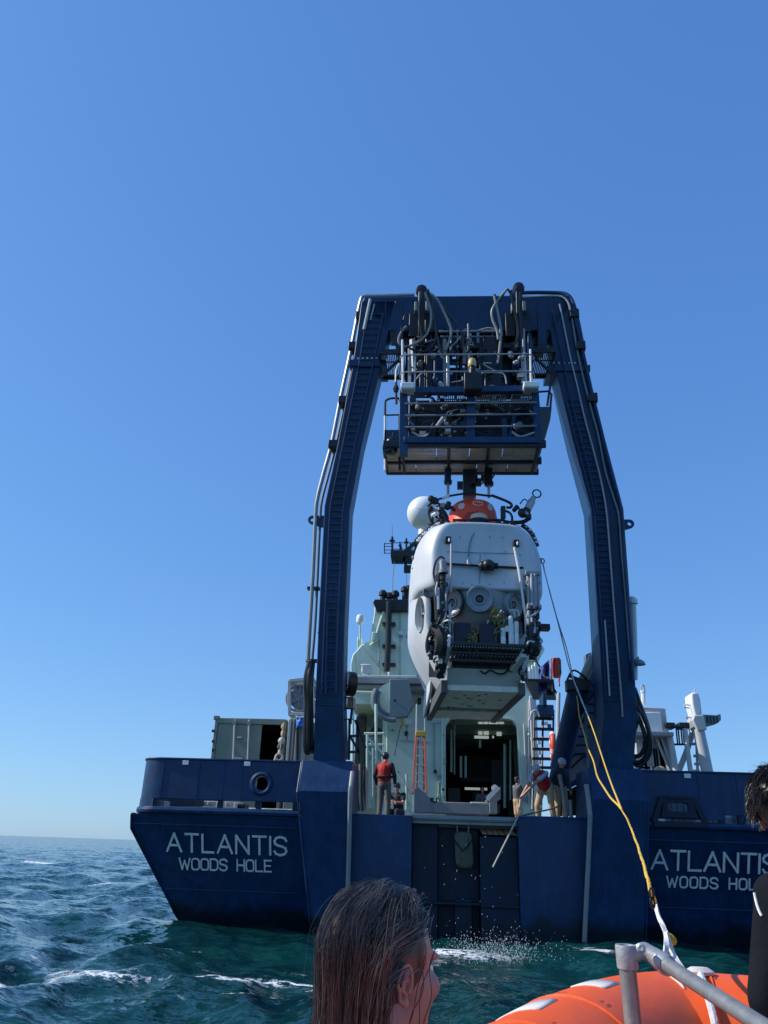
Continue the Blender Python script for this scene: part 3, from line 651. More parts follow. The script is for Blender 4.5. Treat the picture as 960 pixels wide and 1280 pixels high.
for k in range(34):                                     # boxes, valves and lockers on the after wall
    x, y = rw.choice([(rw.uniform(482,556), rw.uniform(905,1005)), (rw.uniform(655,666), rw.uniform(880,1000)), (rw.uniform(482,545), rw.uniform(862,900))]); s_ = rw.uniform(1.5,4.5)
    block('wall_fitting', rw.choice([GREEN, GREEN, GREENDK, GREYL, GREY, BLKM]), x, x+s_, y, y+s_*rw.uniform(.7,2), YW-.14, .13)
for pts in ([(543,905), (543,960), (548,975), (548,1008)], [(484,905), (484,1000)], [(536,868), (536,900), (552,903)], [(661,875), (661,1005)], [(655,905), (657,960), (657,1005)], [(482,870), (540,872)], [(500,925), (538,928)]):
    mb = MB(); mb.tube(smooth_path(ats(pts, YW-.08), 3), .035, 7); mb.build('wall_conduit', rw.choice([GREEN, GREENDK, GREYL]), dh)
for pts in ([(443,820), (447,856)], [(474,800), (474,856)], [(500,766), (500,856)], [(522,800), (522,856)]): mb = MB(); mb.tube(ats(pts, fz-.03), .02, 5); mb.build('plate_seam', GREENDK, fu)
for pts in ([(452,808), (470,830), (484,845)], [(478,786), (484,784), (492,786)]): mb = MB(); mb.tube(smooth_path(ats(pts, fz-.06), 4), .03, 6); mb.build('funnel_cable', GREYL, fu)
# mast with the big radome and its antenna platform
ms = 17.0
mb = MB(); mb.tube([at(534,668,ms), at(534,840,ms)], .42, 14); mb.tube([at(536,700,ms), at(536,760,ms)], .2, 8); mast = mb.build('mast', GREENDK, ship)
cR = at(530, 641.5, ms); rR = 21.8*(ms-CAM.y)*1.06/F
mb = MB(); mb.ell(cR, rR, 48, 32); rd = mb.build('radome', WHITE, ship)
mb = MB(); mb.lathe([(rR*1.003,-.012), (rR*1.006,0), (rR*1.003,.012)], cR+V((0,0,-.12*rR)), (.1,0,1), 48); mb.build('radome_seam', WHITE, rd)
mb = MB(); mb.lathe([(.30,-.35), (.26,0), (.34,.14)], cR+V((0,0,-rR*1.0)), (0,0,1), 20); mb.build('radome_base', WHITE, rd)
mb = MB(); a, b = at(489,700,ms), at(532,693,ms); mb.box(a.x, b.x, ms-.6, ms+.6, a.z, b.z); mb.bar(at(504,692,ms), at(522,676,ms), .16, .16); mb.bar(at(504,699,ms), at(510,712,ms), .12, .12); mb.box(at(505,711,ms).x, at(514,711,ms).x, ms-.2, ms+.2, at(505,715,ms).z, at(505,708,ms).z)
pl = mb.build('antenna_platform', BLKM, ship)
mb = MB()
for y in (679.5, 683, 687.5, 691.5): mb.tube([at(480.5,y,ms), at(490,y,ms)], .02, 5)
mb.tube([at(480.5,679,ms), at(480.5,692,ms)], .03, 5)
for y in (678.5, 686.5): mb.tube([at(489,y,ms), at(522,y,ms)], .022, 5)
mb.build('platform_rail', BLKM, pl)
for x, y0, r_ in ((490.3,671,.06), (500,677,.03), (508,673,.05), (501.5,680,.02), (513,679,.03), (520,674,.08)): mb = MB(); mb.tube([at(x,y0,ms), at(x,697,ms)], r_, 6); mb.box(at(x,y0+5,ms).x-r_*2.2, at(x,y0+5,ms).x+r_*2.2, ms-.06, ms+.06, at(x,y0+6,ms).z, at(x,y0+4,ms).z); mb.build('whip_antenna', BLKM, pl)
for pts in ([(493,701), (491,725), (490.5,743)], [(508,712), (508.5,742)], [(490.5,671), (490,655)]): mb = MB(); mb.tube(ats(pts, ms), .018, 5); mb.build('antenna_wire', GREY, pl)
# ---------------------------------------------------------------- the A-frame over the stern
KL = .20
def al(x, y, off=0):                                # pixel -> point on the leaning front plane of the A-frame
    d = ray(x, y); # Y = -KL*(z-3.66) + off
    t = (off - KL*(CAM.z-3.66) - CAM.y)/(d.y + KL*d.z); return CAM + d*t
afr = thing('a_frame', (.2, .5, 3.66), 'tall dark blue steel A-frame standing on the ship stern', 'a-frame')
DEP = V((0, 1.0, .2)).normalized()
LO = [(452,376), (441,455), (422,555), (405.5,632), (402,700), (397.5,790), (394,880), (391.5,952)]
LI = [(494,376), (475,462), (452,556), (437,638), (434.5,700), (430.5,790), (428.5,880), (430.5,953)]
RO = [(716,376), (735.5,462), (757,550), (779.5,636), (785.5,720), (792,810), (796.5,895), (792,963)]
RI = [(682,376), (696,466), (716,550), (739,636), (744.5,720), (750,810), (755,895), (748,963)]
def leg(o, i, d0, d1):
    rings = []
    for k, (a, b) in enumerate(zip(o, i)):
        p, q = al(*a), al(*b); e = d0+(d1-d0)*k/(len(o)-1); rings.append([p, q, q+DEP*e, p+DEP*e])
    mb = MB(); mb.loft(rings); return mb.build('frame_leg', FRAMEBLUE, afr, bev=.02, smooth=25)
legL = leg(LO, LI, .8, .9); legR = leg(RO, RI, .95, 1.15)
mb = MB(); a, b, c, d = al(456,370.5), al(713,368.5), al(676,413), al(498,414)
mb.prism([a, b, al(718,378), al(690,414), c, d, al(486,414), al(451,380)], DEP*1.0); cb = mb.build('crossbeam', FRAMEBLUE, afr, bev=.03)
mb = MB(); mb.prism([al(494,413,.25), al(684,413,.25), al(684,431,.25), al(494,431,.25)], DEP*.5); mb.build('lower_beam', BLKM, afr, bev=.02)
for q in ((494,376,503,431), (672,376,684,431)):
    mb = MB(); mb.prism([al(q[0],q[1],-.03), al(q[2],q[1],-.03), al(q[2],q[3],-.03), al(q[0],q[3],-.03)], DEP*.9); mb.build('corner_plate', FRAMEBLUE, afr, bev=.012)
for x in (481, 556, 612, 693): mb = MB(); mb.prism([al(x,373,-.03), al(x+1.6,373,-.03), al(x+1.6,411,-.03), al(x,411,-.03)], DEP*.06); mb.build('web_seam', FRAMEBLUE, cb)
# splice flanges with bolt heads
for leg_, x0, x1, y0, y1 in ((legL,436,482,449,457), (legR,686,738,455,463)):
    mb = MB(); mb.prism([al(x0,y0,-.06), al(x1,y0+1,-.06), al(x1,y1+1,-.06), al(x0,y1,-.06)], DEP*1.15); mb.build('splice_flange', FRAMEBLUE, leg_, bev=.01)
    mb = MB()
    for k in range(7): p = al(x0+6+k*(x1-x0-12)/6, y0-1.5, -.05); mb.lathe([(.03,0), (.03,.06)], p, (0,1,0), 6)
    o = mb.build('bolt_head', GREYL, leg_); o['kind'] = 'stuff'
# climbing rungs and rails up the front of each leg
def lerp(A, y):
    for k in range(len(A)-1):
        if A[k][1] <= y <= A[k+1][1]: t = (y-A[k][1])/(A[k+1][1]-A[k][1]); return A[k][0]+(A[k+1][0]-A[k][0])*t
    return A[-1][0]
RUNGM = pm('rung_blue', (.016,.05,.14), .42, var=.2)
for leg_, O, I, f0, f1, y0, y1, st in ((legL,LO,LI,.22,.72,392,868,8.2), (legR,RO,RI,.10,.52,500,880,7.5)):
    y = y0; pts0 = []; pts1 = []; off = 0
    while y < y1:
        a, b = lerp(O,y), lerp(I,y); lo, hi = (min(a,b), max(a,b)); p, q = al(a+(b-a)*f0, y, -.07), al(a+(b-a)*f1, y, -.07)
        if leg_ is legR: p, q = al(b+(a-b)*f0, y, -.07), al(b+(a-b)*f1, y, -.07)
        mb = MB(); mb.tube([p, q], .017, 5); mb.build('rung', RUNGM, leg_); pts0.append(p); pts1.append(q); y += st
    for P in (pts0, pts1): mb = MB(); mb.tube(P, .02, 5); mb.build('ladder_rail', RUNGM, leg_)
for y in (790, 880): 
    mb = MB(); mb.prism([al(lerp(LO,y)-.5,y,-.015), al(lerp(LI,y),y,-.015), al(lerp(LI,y),y+1.3,-.015), al(lerp(LO,y)-.5,y+1.3,-.015)], DEP*.3); mb.build('weld_seam', RUNGM, legL)
for x in (407.5, 420): mb = MB(); mb.tube([al(x+2,763,-.07), al(x,830,-.07), al(x-.5,868,-.07)], .03, 6); mb.build('grab_bar', RUNGM, legL)
# lugs
for x, y, s, leg_ in ((390.5,649.5,-1,legL), (787,654.5,1,legR)):
    c = al(x,y,.3); rr = .12; b_ = al(x-s*14,y,.3)
    mb = MB(); pts = [c+V((rr*math.cos(a)*s, 0, rr*math.sin(a))) for a in [R(q) for q in range(-80, 81, 16)]]
    poly = [V((b_.x, c.y, c.z-.22))]+pts+[V((b_.x, c.y, c.z+.12))]
    holed(mb, [(p.x, p.z) for p in poly], [(c.x+.055*math.cos(k*PI/6), c.z+.055*math.sin(k*PI/6)) for k in range(12)], (c.x, c.z), lambda u, q: (u, c.y, q), (0,.06,0), 24)
    mb.build('lifting_lug', FRAMEBLUE, leg_)
# hydraulic pipes
def pipe(pts, r, m, par, name='hydraulic_pipe', sm=5, off=0, n=8):
    mb = MB(); mb.tube(smooth_path([al(p[0], p[1], (p[2] if len(p) > 2 else off)) for p in pts], sm), r, n); return mb.build(name, m, par)
pipe([(518,368.5), (470,370), (456,370.5), (451,376), (444,410), (437,446), (426,497), (414.5,555), (405,590), (397,622), (394.5,645), (391,720), (387.5,780), (385,826)], .055, PIPE, afr, off=.2)
pipe([(514,372), (472,373), (462,374), (456,382), (450,412), (443,446), (432,500), (420,556), (411,592), (402.5,625), (400,652), (394.5,770), (390,828)], .04, GREY, afr, off=.35)
pipe([(463,374), (459,393), (455,412)], .045, GREYL, afr, off=-.1); pipe([(468,380), (463,400)], .02, GREYL, afr, off=-.1)
for x, y in ((449,394), (440,432), (427.5,500), (415,555)):
    p = al(x+3,y,.1); mb = MB(); mb.box(p.x-.16, p.x+.1, p.y-.05, p.y+.3, p.z-.11, p.z+.11); mb.build('pipe_clamp', BLKM, legL, bev=.01)
for x, y in ((390,735.5), (388.5,826)): p = al(x,y,.25); mb = MB(); mb.box(p.x-.12, p.x+.2, p.y-.06, p.y+.1, p.z-.035, p.z+.035); mb.build('pipe_clamp', BLKM, legL)
pipe([(637,369.5,.2), (655,366,.2), (690,366,.2), (708,368,.1), (716,378,0), (722,400,-.08), (728,430,-.08)], .055, FRAMEBLUE, afr)
pipe([(648,372,.0), (690,370,.0), (704,372,-.05), (711,380,-.1), (714,396,-.1)], .03, PIPE, afr)
for pts, r_, m_ in (([(699.5,380), (706,412), (713,447), (721,480), (731,523), (741,560), (751,600), (758,640), (763,700), (769,780), (776.5,870), (778,896)], .024, PIPE),
                    ([(712,380), (717,410), (722,440), (729,472), (740,515), (748,545), (757,590), (768,625), (773.5,645), (777,690), (781.5,740), (786,800), (789,832)], .024, GREY),
                    ([(716,384), (722,410), (730,446), (741,495), (752,540), (764,590), (777,640), (780,700), (786,770), (791,850)], .045, FRAMEBLUE),
                    ([(691,388), (695,410), (702,440), (709,478), (719,520), (729,560), (739,600), (746,640)], .022, FRAMEBLUE), ([(756,775), (759,820), (762,870)], .022, GREYL)):
    pipe(pts, r_, m_, legR, off=-.09)
for x, y in ((718,392), (726,432), (741,497)): p = al(x,y,-.1); mb = MB(); mb.box(p.x-.12, p.x+.12, p.y-.05, p.y+.15, p.z-.13, p.z+.13); mb.build('pipe_clamp', BLKM, legR, bev=.01)
# pale pipe on the outside of the starboard leg, lamp on a stalk
mb = MB(); mb.tube([al(791,755,.7), al(792.5,800,.7), al(793,850,.7)], .085, 10); mb.lathe([(.13,0), (.13,.12), (.05,.2)], al(791,755,.7), (0,0,1), 10); mb.build('ram_guard', WHITE, legR)
p = al(799,831,.5); mb = MB(); mb.lathe([(.16,0), (.14,.07), (.06,.13), (0,.14)], p, (0,0,1), 14); lp = mb.build('deck_floodlight', GREY, legR)
mb = MB(); mb.tube([p+V((0,0,.12)), p+V((0,0,.2)), al(793,826,.5)], .022, 6); mb.build('lamp_arm', GREY, lp)
# hydraulic hoses hanging beside the leg feet
def hose(pts, r, m, par, name='hydraulic_hose', sm=6, n=8, f=al):
    mb = MB(); mb.tube(smooth_path([f(*p) for p in pts], sm), r, n); return mb.build(name, m, par)
for k, pts in enumerate(([(387,826,.1), (382,850,.0), (383,880,.0), (381.5,915,.0), (382,936,.0), (385,941,.05), (388,936,.1)], [(389,826,.15), (385.5,850,-.05), (386,880,-.05), (385,915,-.05), (386,936,0), (390,930,.2)], [(391,828,.2), (388.5,860,-.05), (389,900,0), (389.5,930,.1), (391,940,.3)])): hose(pts, .062, HOSE, legL)
for pts in ([(791,862,.4), (795,880,.2), (803,893,.1), (811,915,.1), (811,935,.15), (804,950,.2), (795,953,.25), (790,945,.3)], [(793,860,.4), (800,880,.3), (809,905,.25), (813,925,.25), (811,944,.3), (800,957,.3), (791,953,.3)], [(792,868,.45), (796,890,.4), (805,915,.3), (807,930,.3), (801,943,.35), (793,946,.4)], [(789,870,.4), (796,895,.3), (793,915,.2), (789,932,.2), (791,945,.3)]): hose(pts, .055, HOSE, legR)
# ram beside the starboard leg: barrel, gland, pale rod
p0, p1, p2 = at(700,960,2.6), at(722,866,1.3), at(742,820,.6)
mb = MB(); mb.tube([p0, p0+(p1-p0)*.5, p1], [.27,.27,.27], 20); mb.lathe([(.27,-.02), (.33,0), (.33,.16), (.2,.2)], p1, p1-p0, 20); ram = mb.build('hydraulic_ram', FRAMEBLUE, afr)
mb = MB(); mb.tube([p1, p2], .13, 12); mb.build('ram_rod', GREYL, ram)
mb = MB(); q = p1+V((-.05,-.35,.1)); mb.box(q.x-.3,q.x+.3,q.y-.15,q.y+.2,q.z-.12,q.z+.16); mb.tube(smooth_path([q+V((-.3,0,.1)), q+V((-.1,-.1,.4)), q+V((.2,-.1,.2)), q+V((.45,0,-.1)), q+V((.1,-.05,-.5))], 6), .03, 6); mb.tube([q+V((-.2,-.1,.25)), q+V((.3,-.1,.05))], .05, 6); mb.build('valve_block', BLKM, ram, bev=.01)
# service boxes and rungs on the inner face of the port leg foot
for (x0,x1,y0,y1,m_) in ((433.5,440.5,872,885,CARD), (440.5,444,872,886,PIPE)):
    a, b = at(x0,y1,.4), at(x1,y0,.4); mb = MB(); mb.box(a.x, b.x, .4, .6, a.z, b.z); mb.build('service_box', m_, legL, bev=.008)
for y in (857,872,886,899): mb = MB(); mb.tube([at(429,y,.1), at(441,y,.1), at(441,y,.5)], .018, 5); mb.build('step_iron', BLKM, legL)
mb = MB()
p = at(438,855,.6); mb.lathe([(.0,-.1), (.32,-.1), (.32,.1), (0,.1)], p, (.9,.4,0), 18); mb.build('sheave_wheel', BLKM, legL)
mb = MB()
for a, b in (((437,900),(436,950)), ((447,900),(449,950)), ((437,920),(448,920)), ((437,940),(449,940)), ((438,921),(448,939)), ((440,886),(438,905)), ((444,900),(457,935))): mb.bar(at(*a,.5), at(*b,.5), .06, .06)
mb.build('brace_frame', BLKM, legL)
# access platforms on the inner side of each leg
def side_platform(x0, x1, y0, y1, m):
    par = legL if not m else legR; z0 = al(x0,y0,-.2).z; pts = [al(x0,y0,-.4), al(x1,y0,-.4)]
    z1 = pts[0].z; Yb = pts[0].y+1.15
    mb = MB(); nb = 12
    for k in range(nb): xx = pts[0].x+(pts[1].x-pts[0].x)*(k+.5)/nb; mb.box(xx-.014, xx+.014, pts[0].y, Yb, z1-.03, z1)
    mb.box(pts[0].x, pts[1].x, pts[0].y+.4, pts[0].y+.44, z1-.05, z1-.028); o = mb.build('grating', GRATEB, par); o['kind'] = 'stuff'
    mb = MB(); mb.box(pts[0].x-.05, pts[1].x+.05, pts[0].y-.06, pts[0].y-.003, z1-.1, z1+.05); mb.box(pts[0].x-.05, pts[1].x+.05, Yb, Yb+.06, z1-.1, z1+.05); mb.box(pts[0].x-.05, pts[0].x-.002, pts[0].y, Yb, z1-.1, z1+.04); mb.box(pts[1].x+.002, pts[1].x+.05, pts[0].y, Yb, z1-.1, z1+.04)
    xs = (pts[0].x, pts[1].x) if not m else (pts[1].x, pts[0].x)
    mb.bar(V((xs[1], pts[0].y+.1, z1-.08)), V((xs[0], pts[0].y+.1, z1-.75)), .06, .06); mb.build('platform_frame', BLKM, par)
side_platform(476, 503, 440, 462, False); side_platform(666, 692, 438, 462, True)

# ---------------------------------------------------------------- docking platform hung under the crossbeam
YF = -3.35
c0 = at(588, 520, YF)
dp = thing('docking_platform', (c0.x, YF+1, at(588,588,YF+1).z), 'blue railed work platform with gratings and hoses hung below the A-frame crossbeam', 'platform')
def P(x, y, o=0): return at(x, y, YF+o)
def bar(name, m, a, b, w_, h_, par=dp): mb = MB(); mb.bar(a, b, w_, h_); return mb.build(name, m, par, bev=.008)
def tb(name, m, pts, r, par=dp, n=8, sm=0): mb = MB(); mb.tube(smooth_path(pts, sm) if sm else pts, r, n); return mb.build(name, m, par)
zf = P(588,556).z; xl, xr = P(504,556).x, P(672,556).x; zt = P(588,489).z; xlt, xrt = P(503,489).x, P(668,489).x
# floor gratings: slats one can pick apart from below
GY1 = YF+1.42
x_l2, x_r2 = at(483,588,GY1).x, at(671,588,GY1).x
def grate(x0, x1, y0, y1, z, n, m, par, name='floor_grating'):
    mb = MB()
    for k in range(n): xx = x0+(x1-x0)*(k+.5)/n; mb.box(xx-.0125, xx+.0125, y0, y1, z, z+.04)
    for k in range(3): yy = y0+(y1-y0)*(k+.5)/3; mb.box(x0, x1, yy-.01, yy+.01, z+.052, z+.08)
    o = mb.build(name, m, par); o['kind'] = 'stuff'; return o
for k in range(4):
    a = xl+(xr-xl)*k/4+.008; b = xl+(xr-xl)*(k+1)/4-.008
    grate(a, b, YF+.1, YF+.75, zf-.02, 27, GRATE, dp)
for k in range(5):
    a = x_l2+(x_r2-x_l2)*k/5+.008; b = x_l2+(x_r2-x_l2)*(k+1)/5-.008
    grate(a, b, YF+.95, GY1, zf-.03, 25, GRATE, dp)
grate(P(482,560).x, xl-.06, YF+.1, YF+.95, zf-.02, 14, GRATE, dp)
for yy, w_ in ((YF+.02,.12), (YF+.87,.12), (GY1+.05,.1)): mb = MB(); mb.box(x_l2, x_r2+.05, yy-.04, yy+.06, zf-.06, zf+w_-.0); mb.build('floor_beam', BLKM, dp, bev=.01)
for x in (xl-.02, x_l2+.02, (xl+xr)/2-.5, (xl+xr)/2+.45, xr+.02): mb = MB(); mb.box(x-.035, x+.035, YF+.07, GY1, zf-.065, zf+.1); mb.build('floor_joist', BLKM, dp, bev=.008)
bar('front_beam', FRAMEBLUE, P(505,551), P(672,551), .14, .16)
bar('upper_beam', FRAMEBLUE, P(502,489.5), P(672,487), .16, .17)
for a, b, w_ in (((504.5,490), (504.5,570), .20), ((588.5,487), (588.5,553), .20), ((668.5,489), (673.5,556), .17)): bar('front_post', FRAMEBLUE, P(*a,.04), P(*b,.04), w_, .16)
for y0, y1 in ((504.5,503), (519.5,517.5), (534,532.5)): tb('safety_rail', GREY, [P(506,y0,-.1), P(671,y1,-.1)], .022)
# upper railing
for y in (443.5, 465): tb('hand_rail', PIPE, [P(500.5,y+7,.9), P(500.8,y+3,.2), P(503,y+.5,-.05), P(508,y,-.08), P(660,y-1,-.08), P(665,y+.5,-.04), P(667.5,y+3,.2), P(668,y+7,.9)], .021)
for x0, x1, y0 in ((519,518.5,444), (586.5,586.5,444), (656,657.5,443), (504.5,504,446), (511,511,436)): tb('rail_post', PIPE, [P(x0,y0,-.06), P(x1,487,-.04)], .026)
for x0, x1, y0 in ((503,503.5,425), (663,664,437), (664,668,470)): tb('stanchion', WHITE, [P(x0,y0,.1), P(x1,488,.05)], .03)
for x0, x1, y0, y1 in ((501,519,481,488.5), (654,673,480,487)):
    a, b = P(x0,y1,-.15), P(x1,y0,-.15); mb = MB(); mb.box(a.x, b.x, YF-.28, YF+.05, a.z, b.z); o = mb.build('floodlight', WHITE, dp, bev=.02); mb = MB(); mb.box(a.x+.03, b.x-.03, YF-.26, YF+.02, a.z-.02, a.z-.003); mb.build('lens', GREYL, o)
# beacon on a box in the middle
p = P(590,467,-.2); mb = MB(); mb.box(p.x-.2, p.x+.22, YF-.38, YF+.0, P(590,491,-.2).z, P(590,470,-.2).z); bx = mb.build('control_box', BLKM, dp, bev=.02)
p = P(590.5,468,-.2); mb = MB(); mb.lathe([(.09,0), (.09,.12), (.07,.14), (.07,.22)], p, (0,0,1), 14); mb.build('beacon_base', BLKM, bx)
mb = MB(); mb.lathe([(.09,.22), (.105,.26), (.105,.36), (.08,.44), (0,.47)], p, (0,0,1), 16); mb.build('beacon_lens', AMBER, bx)
# ceiling gratings seen from below
for x0, x1 in ((546,583), (594,634), (640,669)):
    a, b = P(x0,490,.1), P(x1,490,.1); grate(a.x, b.x, YF+.15, YF+.75, zt-.02, 14, GRATEB, dp, 'upper_grating')
# port and starboard wings of the platform
tb('wing_rail', BLKM, [P(481.5,552,.6), P(481.5,506,.6), P(484,500,.6), P(489,498,.6), P(498,498,.6), P(500,502,.6)], .028, sm=3)
tb('wing_rail', BLKM, [P(481.5,519,.6), P(500,518.5,.6)], .022)
for x in (481.3, 499.5): tb('wing_post', WHITE if x < 490 else BLKM, [P(x,520,.6), P(x,588,.6)], .03)
mb = MB(); a, b = P(480,550,.5), P(503,537,.5); mb.box(a.x, b.x, YF+.5, YF+.58, a.z, b.z); mb.box(a.x, a.x+.05, YF+.5, YF+1.6, a.z, b.z); mb.build('wing_panel', FRAMEBLUE, dp, bev=.01)
mb = MB(); p = P(489,561,.2); mb.lathe([(.1,0), (.15,.05), (.17,.2), (.12,.36), (.05,.42)], p+V((0,0,-.15)), (0,-.2,1), 16); wl = mb.build('work_light', BLKM, dp)
mb = MB(); mb.tube([p+V((0,0,.2)), p+V((.05,.1,.5))], .03, 6); mb.build('lamp_arm', BLKM, wl)
mb = MB(); mb.prism([P(672,508,.3), P(690,508,.6), P(688,524,.6), P(684,536,.6), P(676,566,.5), P(672,570,.4)], (0,.9,.0)); mb.build('wing_panel', BLKM, dp, bev=.02)
tb('wing_rail', BLKM, [P(672,490,.7), P(686,489,.7), P(689.5,493,.7), P(688,508,.7)], .028); tb('wing_rail', BLKM, [P(684,507,.7), P(686,494,.7), P(690,470,.9), P(694,455,1.0)], .03)
for x in (499,): tb('stay_rod', BLKM, [P(495,470,.5), P(495.5,505,.5)], .03)
p = P(495,486,.5); mb = MB(); mb.lathe([(.05,-.1), (.08,0), (.05,.1)], p, (0,0,1), 8); mb.build('turnbuckle', BLKM, dp)
tb('white_conduit', WHITE, [P(499,455,.5), P(495.5,462,.5), P(495,470,.5), P(495,478,.5)], .03, sm=3)
# machinery between the rails: rams, valve blocks, pipes
r2 = random.Random(3)
for k in range(64):
    x = r2.uniform(510, 666); y0 = r2.choice([405, 412, 418, 425]); y1 = y0+r2.uniform(35, 75); o = r2.uniform(.7, 1.7)
    tb('riser_pipe', r2.choice([BLKM, BLKM, HOSE, FRAMEBLUE, GREY, PIPE]), [P(x,y0,o), P(x+r2.uniform(-2,2),y1,o)], r2.choice([.025,.03,.04,.06]), n=7)
for (x0,x1,y0,y1,o,d_,m_) in ((512,540,420,486,1.3,.5,BLKM), (596,650,425,488,1.4,.5,BLKM), (536,556,440,487,1.0,.2,FRAMEBLUE), (560,583,448,452,1.4,.2,FRAMEBLUE), (560,583,459,462,1.4,.2,FRAMEBLUE), (560,583,470,473,1.4,.2,FRAMEBLUE), (600,612,430,488,.9,.3,BLKM), (640,655,426,470,1.0,.3,BLKM), (516,546,500,546,1.1,.4,BLKM), (510,520,496,550,.8,.2,FRAMEBLUE), (548,586,524,550,.9,.5,BLKM), (594,640,514,550,1.0,.5,BLKM), (640,668,512,548,.7,.2,BLKM), (628,634,522,552,.4,.15,FRAMEBLUE), (546,600,502,512,1.5,.4,BLKM), (600,660,500,512,1.6,.4,BLKM), (504,676,413,420,1.5,.5,BLKM), (536,640,428,436,1.0,.4,BLKM), (506,545,436,486,1.75,.3,BLKM), (584,664,436,488,1.8,.3,BLKM), (506,668,500,550,1.55,.2,BLKM), (524,600,508,530,1.2,.3,BLKM), (606,626,420,488,.75,.2,BLKM), (530,541,432,488,.8,.25,BLKM), (650,661,420,488,1.1,.3,FRAMEBLUE), (555,580,520,545,.6,.3,BLKM), (524,530,470,486,.4,.1,FRAMEBLUE), (542,545.5,444,487,.3,.12,FRAMEBLUE), (558,562,444,487,.3,.12,PIPE)):
    a, b = P(x0,y1,o), P(x1,y0,o); mb = MB(); mb.box(a.x, b.x, YF+o, YF+o+d_, a.z, b.z); mb.build('machinery_block', m_, dp, bev=.02)
for k in range(150):
    x = r2.uniform(510, 668); y = r2.uniform(498, 547) if k < 90 else r2.uniform(420, 484); o = r2.uniform(.2, .9); p = P(x,y,o); s = r2.uniform(.03,.09)
    mb = MB(); q = r2.random()
    if q < .4: mb.box(p.x-s, p.x+s, p.y-s, p.y+s, p.z-s*.6, p.z+s*.6)
    elif q < .7: mb.lathe([(s*.5,-s*1.5), (s,-s), (s,s), (s*.5,s*1.5)], p, (r2.uniform(-1,1), r2.uniform(-.4,.4), r2.uniform(-1,1)), 8)
    else: mb.tube(smooth_path([p, p+V((r2.uniform(-.3,.3),0,r2.uniform(-.15,.1))), p+V((r2.uniform(-.5,.5),.1,r2.uniform(-.3,.0)))], 4), .018, 6)
    mb.build('hydraulic_fitting', r2.choice([BLKM, BLKM, GREY, FRAMEBLUE, PIPE, BLACK, GREYL]), dp)
tb('brace_tube', GREYL, [P(546,533,.3), P(554,522,.3)], .05); tb('brace_tube', FRAMEBLUE, [P(643,520,.4), P(637,548,.4)], .05)
for x in (563, 570, 577): p = P(x,472,1.5); mb = MB(); mb.lathe([(.11,-.3), (.14,-.2), (.14,.1), (.1,.22), (0,.26)], p, (0,0,1), 16); mb.build('accumulator', FRAMEBLUE, dp)
for pts, r_ in (([(600,470), (604,466), (625,466), (631,470), (633,480)], .02), ([(520,474), (528,466), (538,465)], .02), ([(640,540), (650,546), (662,543), (671,540)], .03), ([(515,540), (527,546), (535,543)], .025)): tb('bent_pipe', GREYL, [P(x,y,.2) for x, y in pts], r_, sm=4)
# two sheave masts with hose loops
for x in (527, 648.5):
    c = al(x, 361 if x < 600 else 358, -.45); z = c.z
    mb = MB(); mb.lathe([(.05,-.14), (.13,-.12), (.16,-.05), (.16,.05), (.13,.12), (.05,.14)], c+V((0,.1,0)), (0,1,0), 20); hm = mb.build('hose_sheave', BLKM, dp)
    mb = MB(); q = al(x-.3,436,-.5); mb.bar(c+V((0,.05,.05)), V((c.x, q.y, q.z)), .17, .17, (0,1,0)); mb.build('sheave_post', BLKM, hm, bev=.02)
    for (dx0,dx1,y0,y1) in ((-16,-5,386,420), (4,15,384,415), (-9,-5,375,388), (5,9,374,388)):
        a, b = al(x+dx0,y1,-.3), al(x+dx1,y0,-.3); mb = MB(); mb.box(a.x, b.x, a.y, a.y+.3, a.z, b.z); mb.build('bracket', BLKM if y1 > 400 else GREY, hm, bev=.015)
HS = [([(526,364), (524,385), (524.5,400), (526,412), (528,424)], .032), ([(531,366), (538,385), (539,402), (533,418), (522,428), (509,433), (500,430), (498.5,423), (503,413), (508,408)], .034), ([(502,409), (503,424), (508,432), (516,437), (530,440), (540,433), (545,420), (544.5,407), (540,385), (533,364)], .034),
      ([(538,367), (548,376), (556,392), (563,408), (564,416), (561,428), (557,438)], .034), ([(540,368), (552,380), (560,392), (572,406), (578,422), (578,437)], .03), ([(535,362), (541,380), (540,402), (545,415)], .028), ([(512,391), (506,394), (504,400)], .015),
      ([(618,370), (620,380), (626,410), (626,422), (624,440), (622,455)], .034), ([(618,368), (624,376), (633,362), (638,366)], .03), ([(634,361), (622,376), (615,388), (616,400), (621,412), (623,424), (626,420)], .034), ([(639,363), (641,380), (645,395), (648,415), (646,425), (642,432)], .036), ([(650,365), (649,385), (651,405), (652,440)], .03), ([(646,356), (643,368), (644,374)], .03),
      ([(545,433), (552,445), (558,450)], .035), ([(547,426), (551,438), (554,446)], .04), ([(573,452), (570,456), (564,453)], .03)]
for k_, (pts, r_) in enumerate(HS): tb('hydraulic_hose', HOSEG if r_ > .0335 and k_ % 2 else HOSE, [al(x,y,-.75) for x, y in pts], r_, sm=6)
tb('cross_pipe', PIPE, [al(548,414.5,-.3), al(620,414,-.3)], .035); tb('cross_pipe', GREY, [al(550,421,-.3), al(618,421,-.3)], .03); tb('cross_pipe', GREYL, [al(597,413.5,-.35), al(610,410,-.35), al(622,412,-.35)], .02, sm=4)
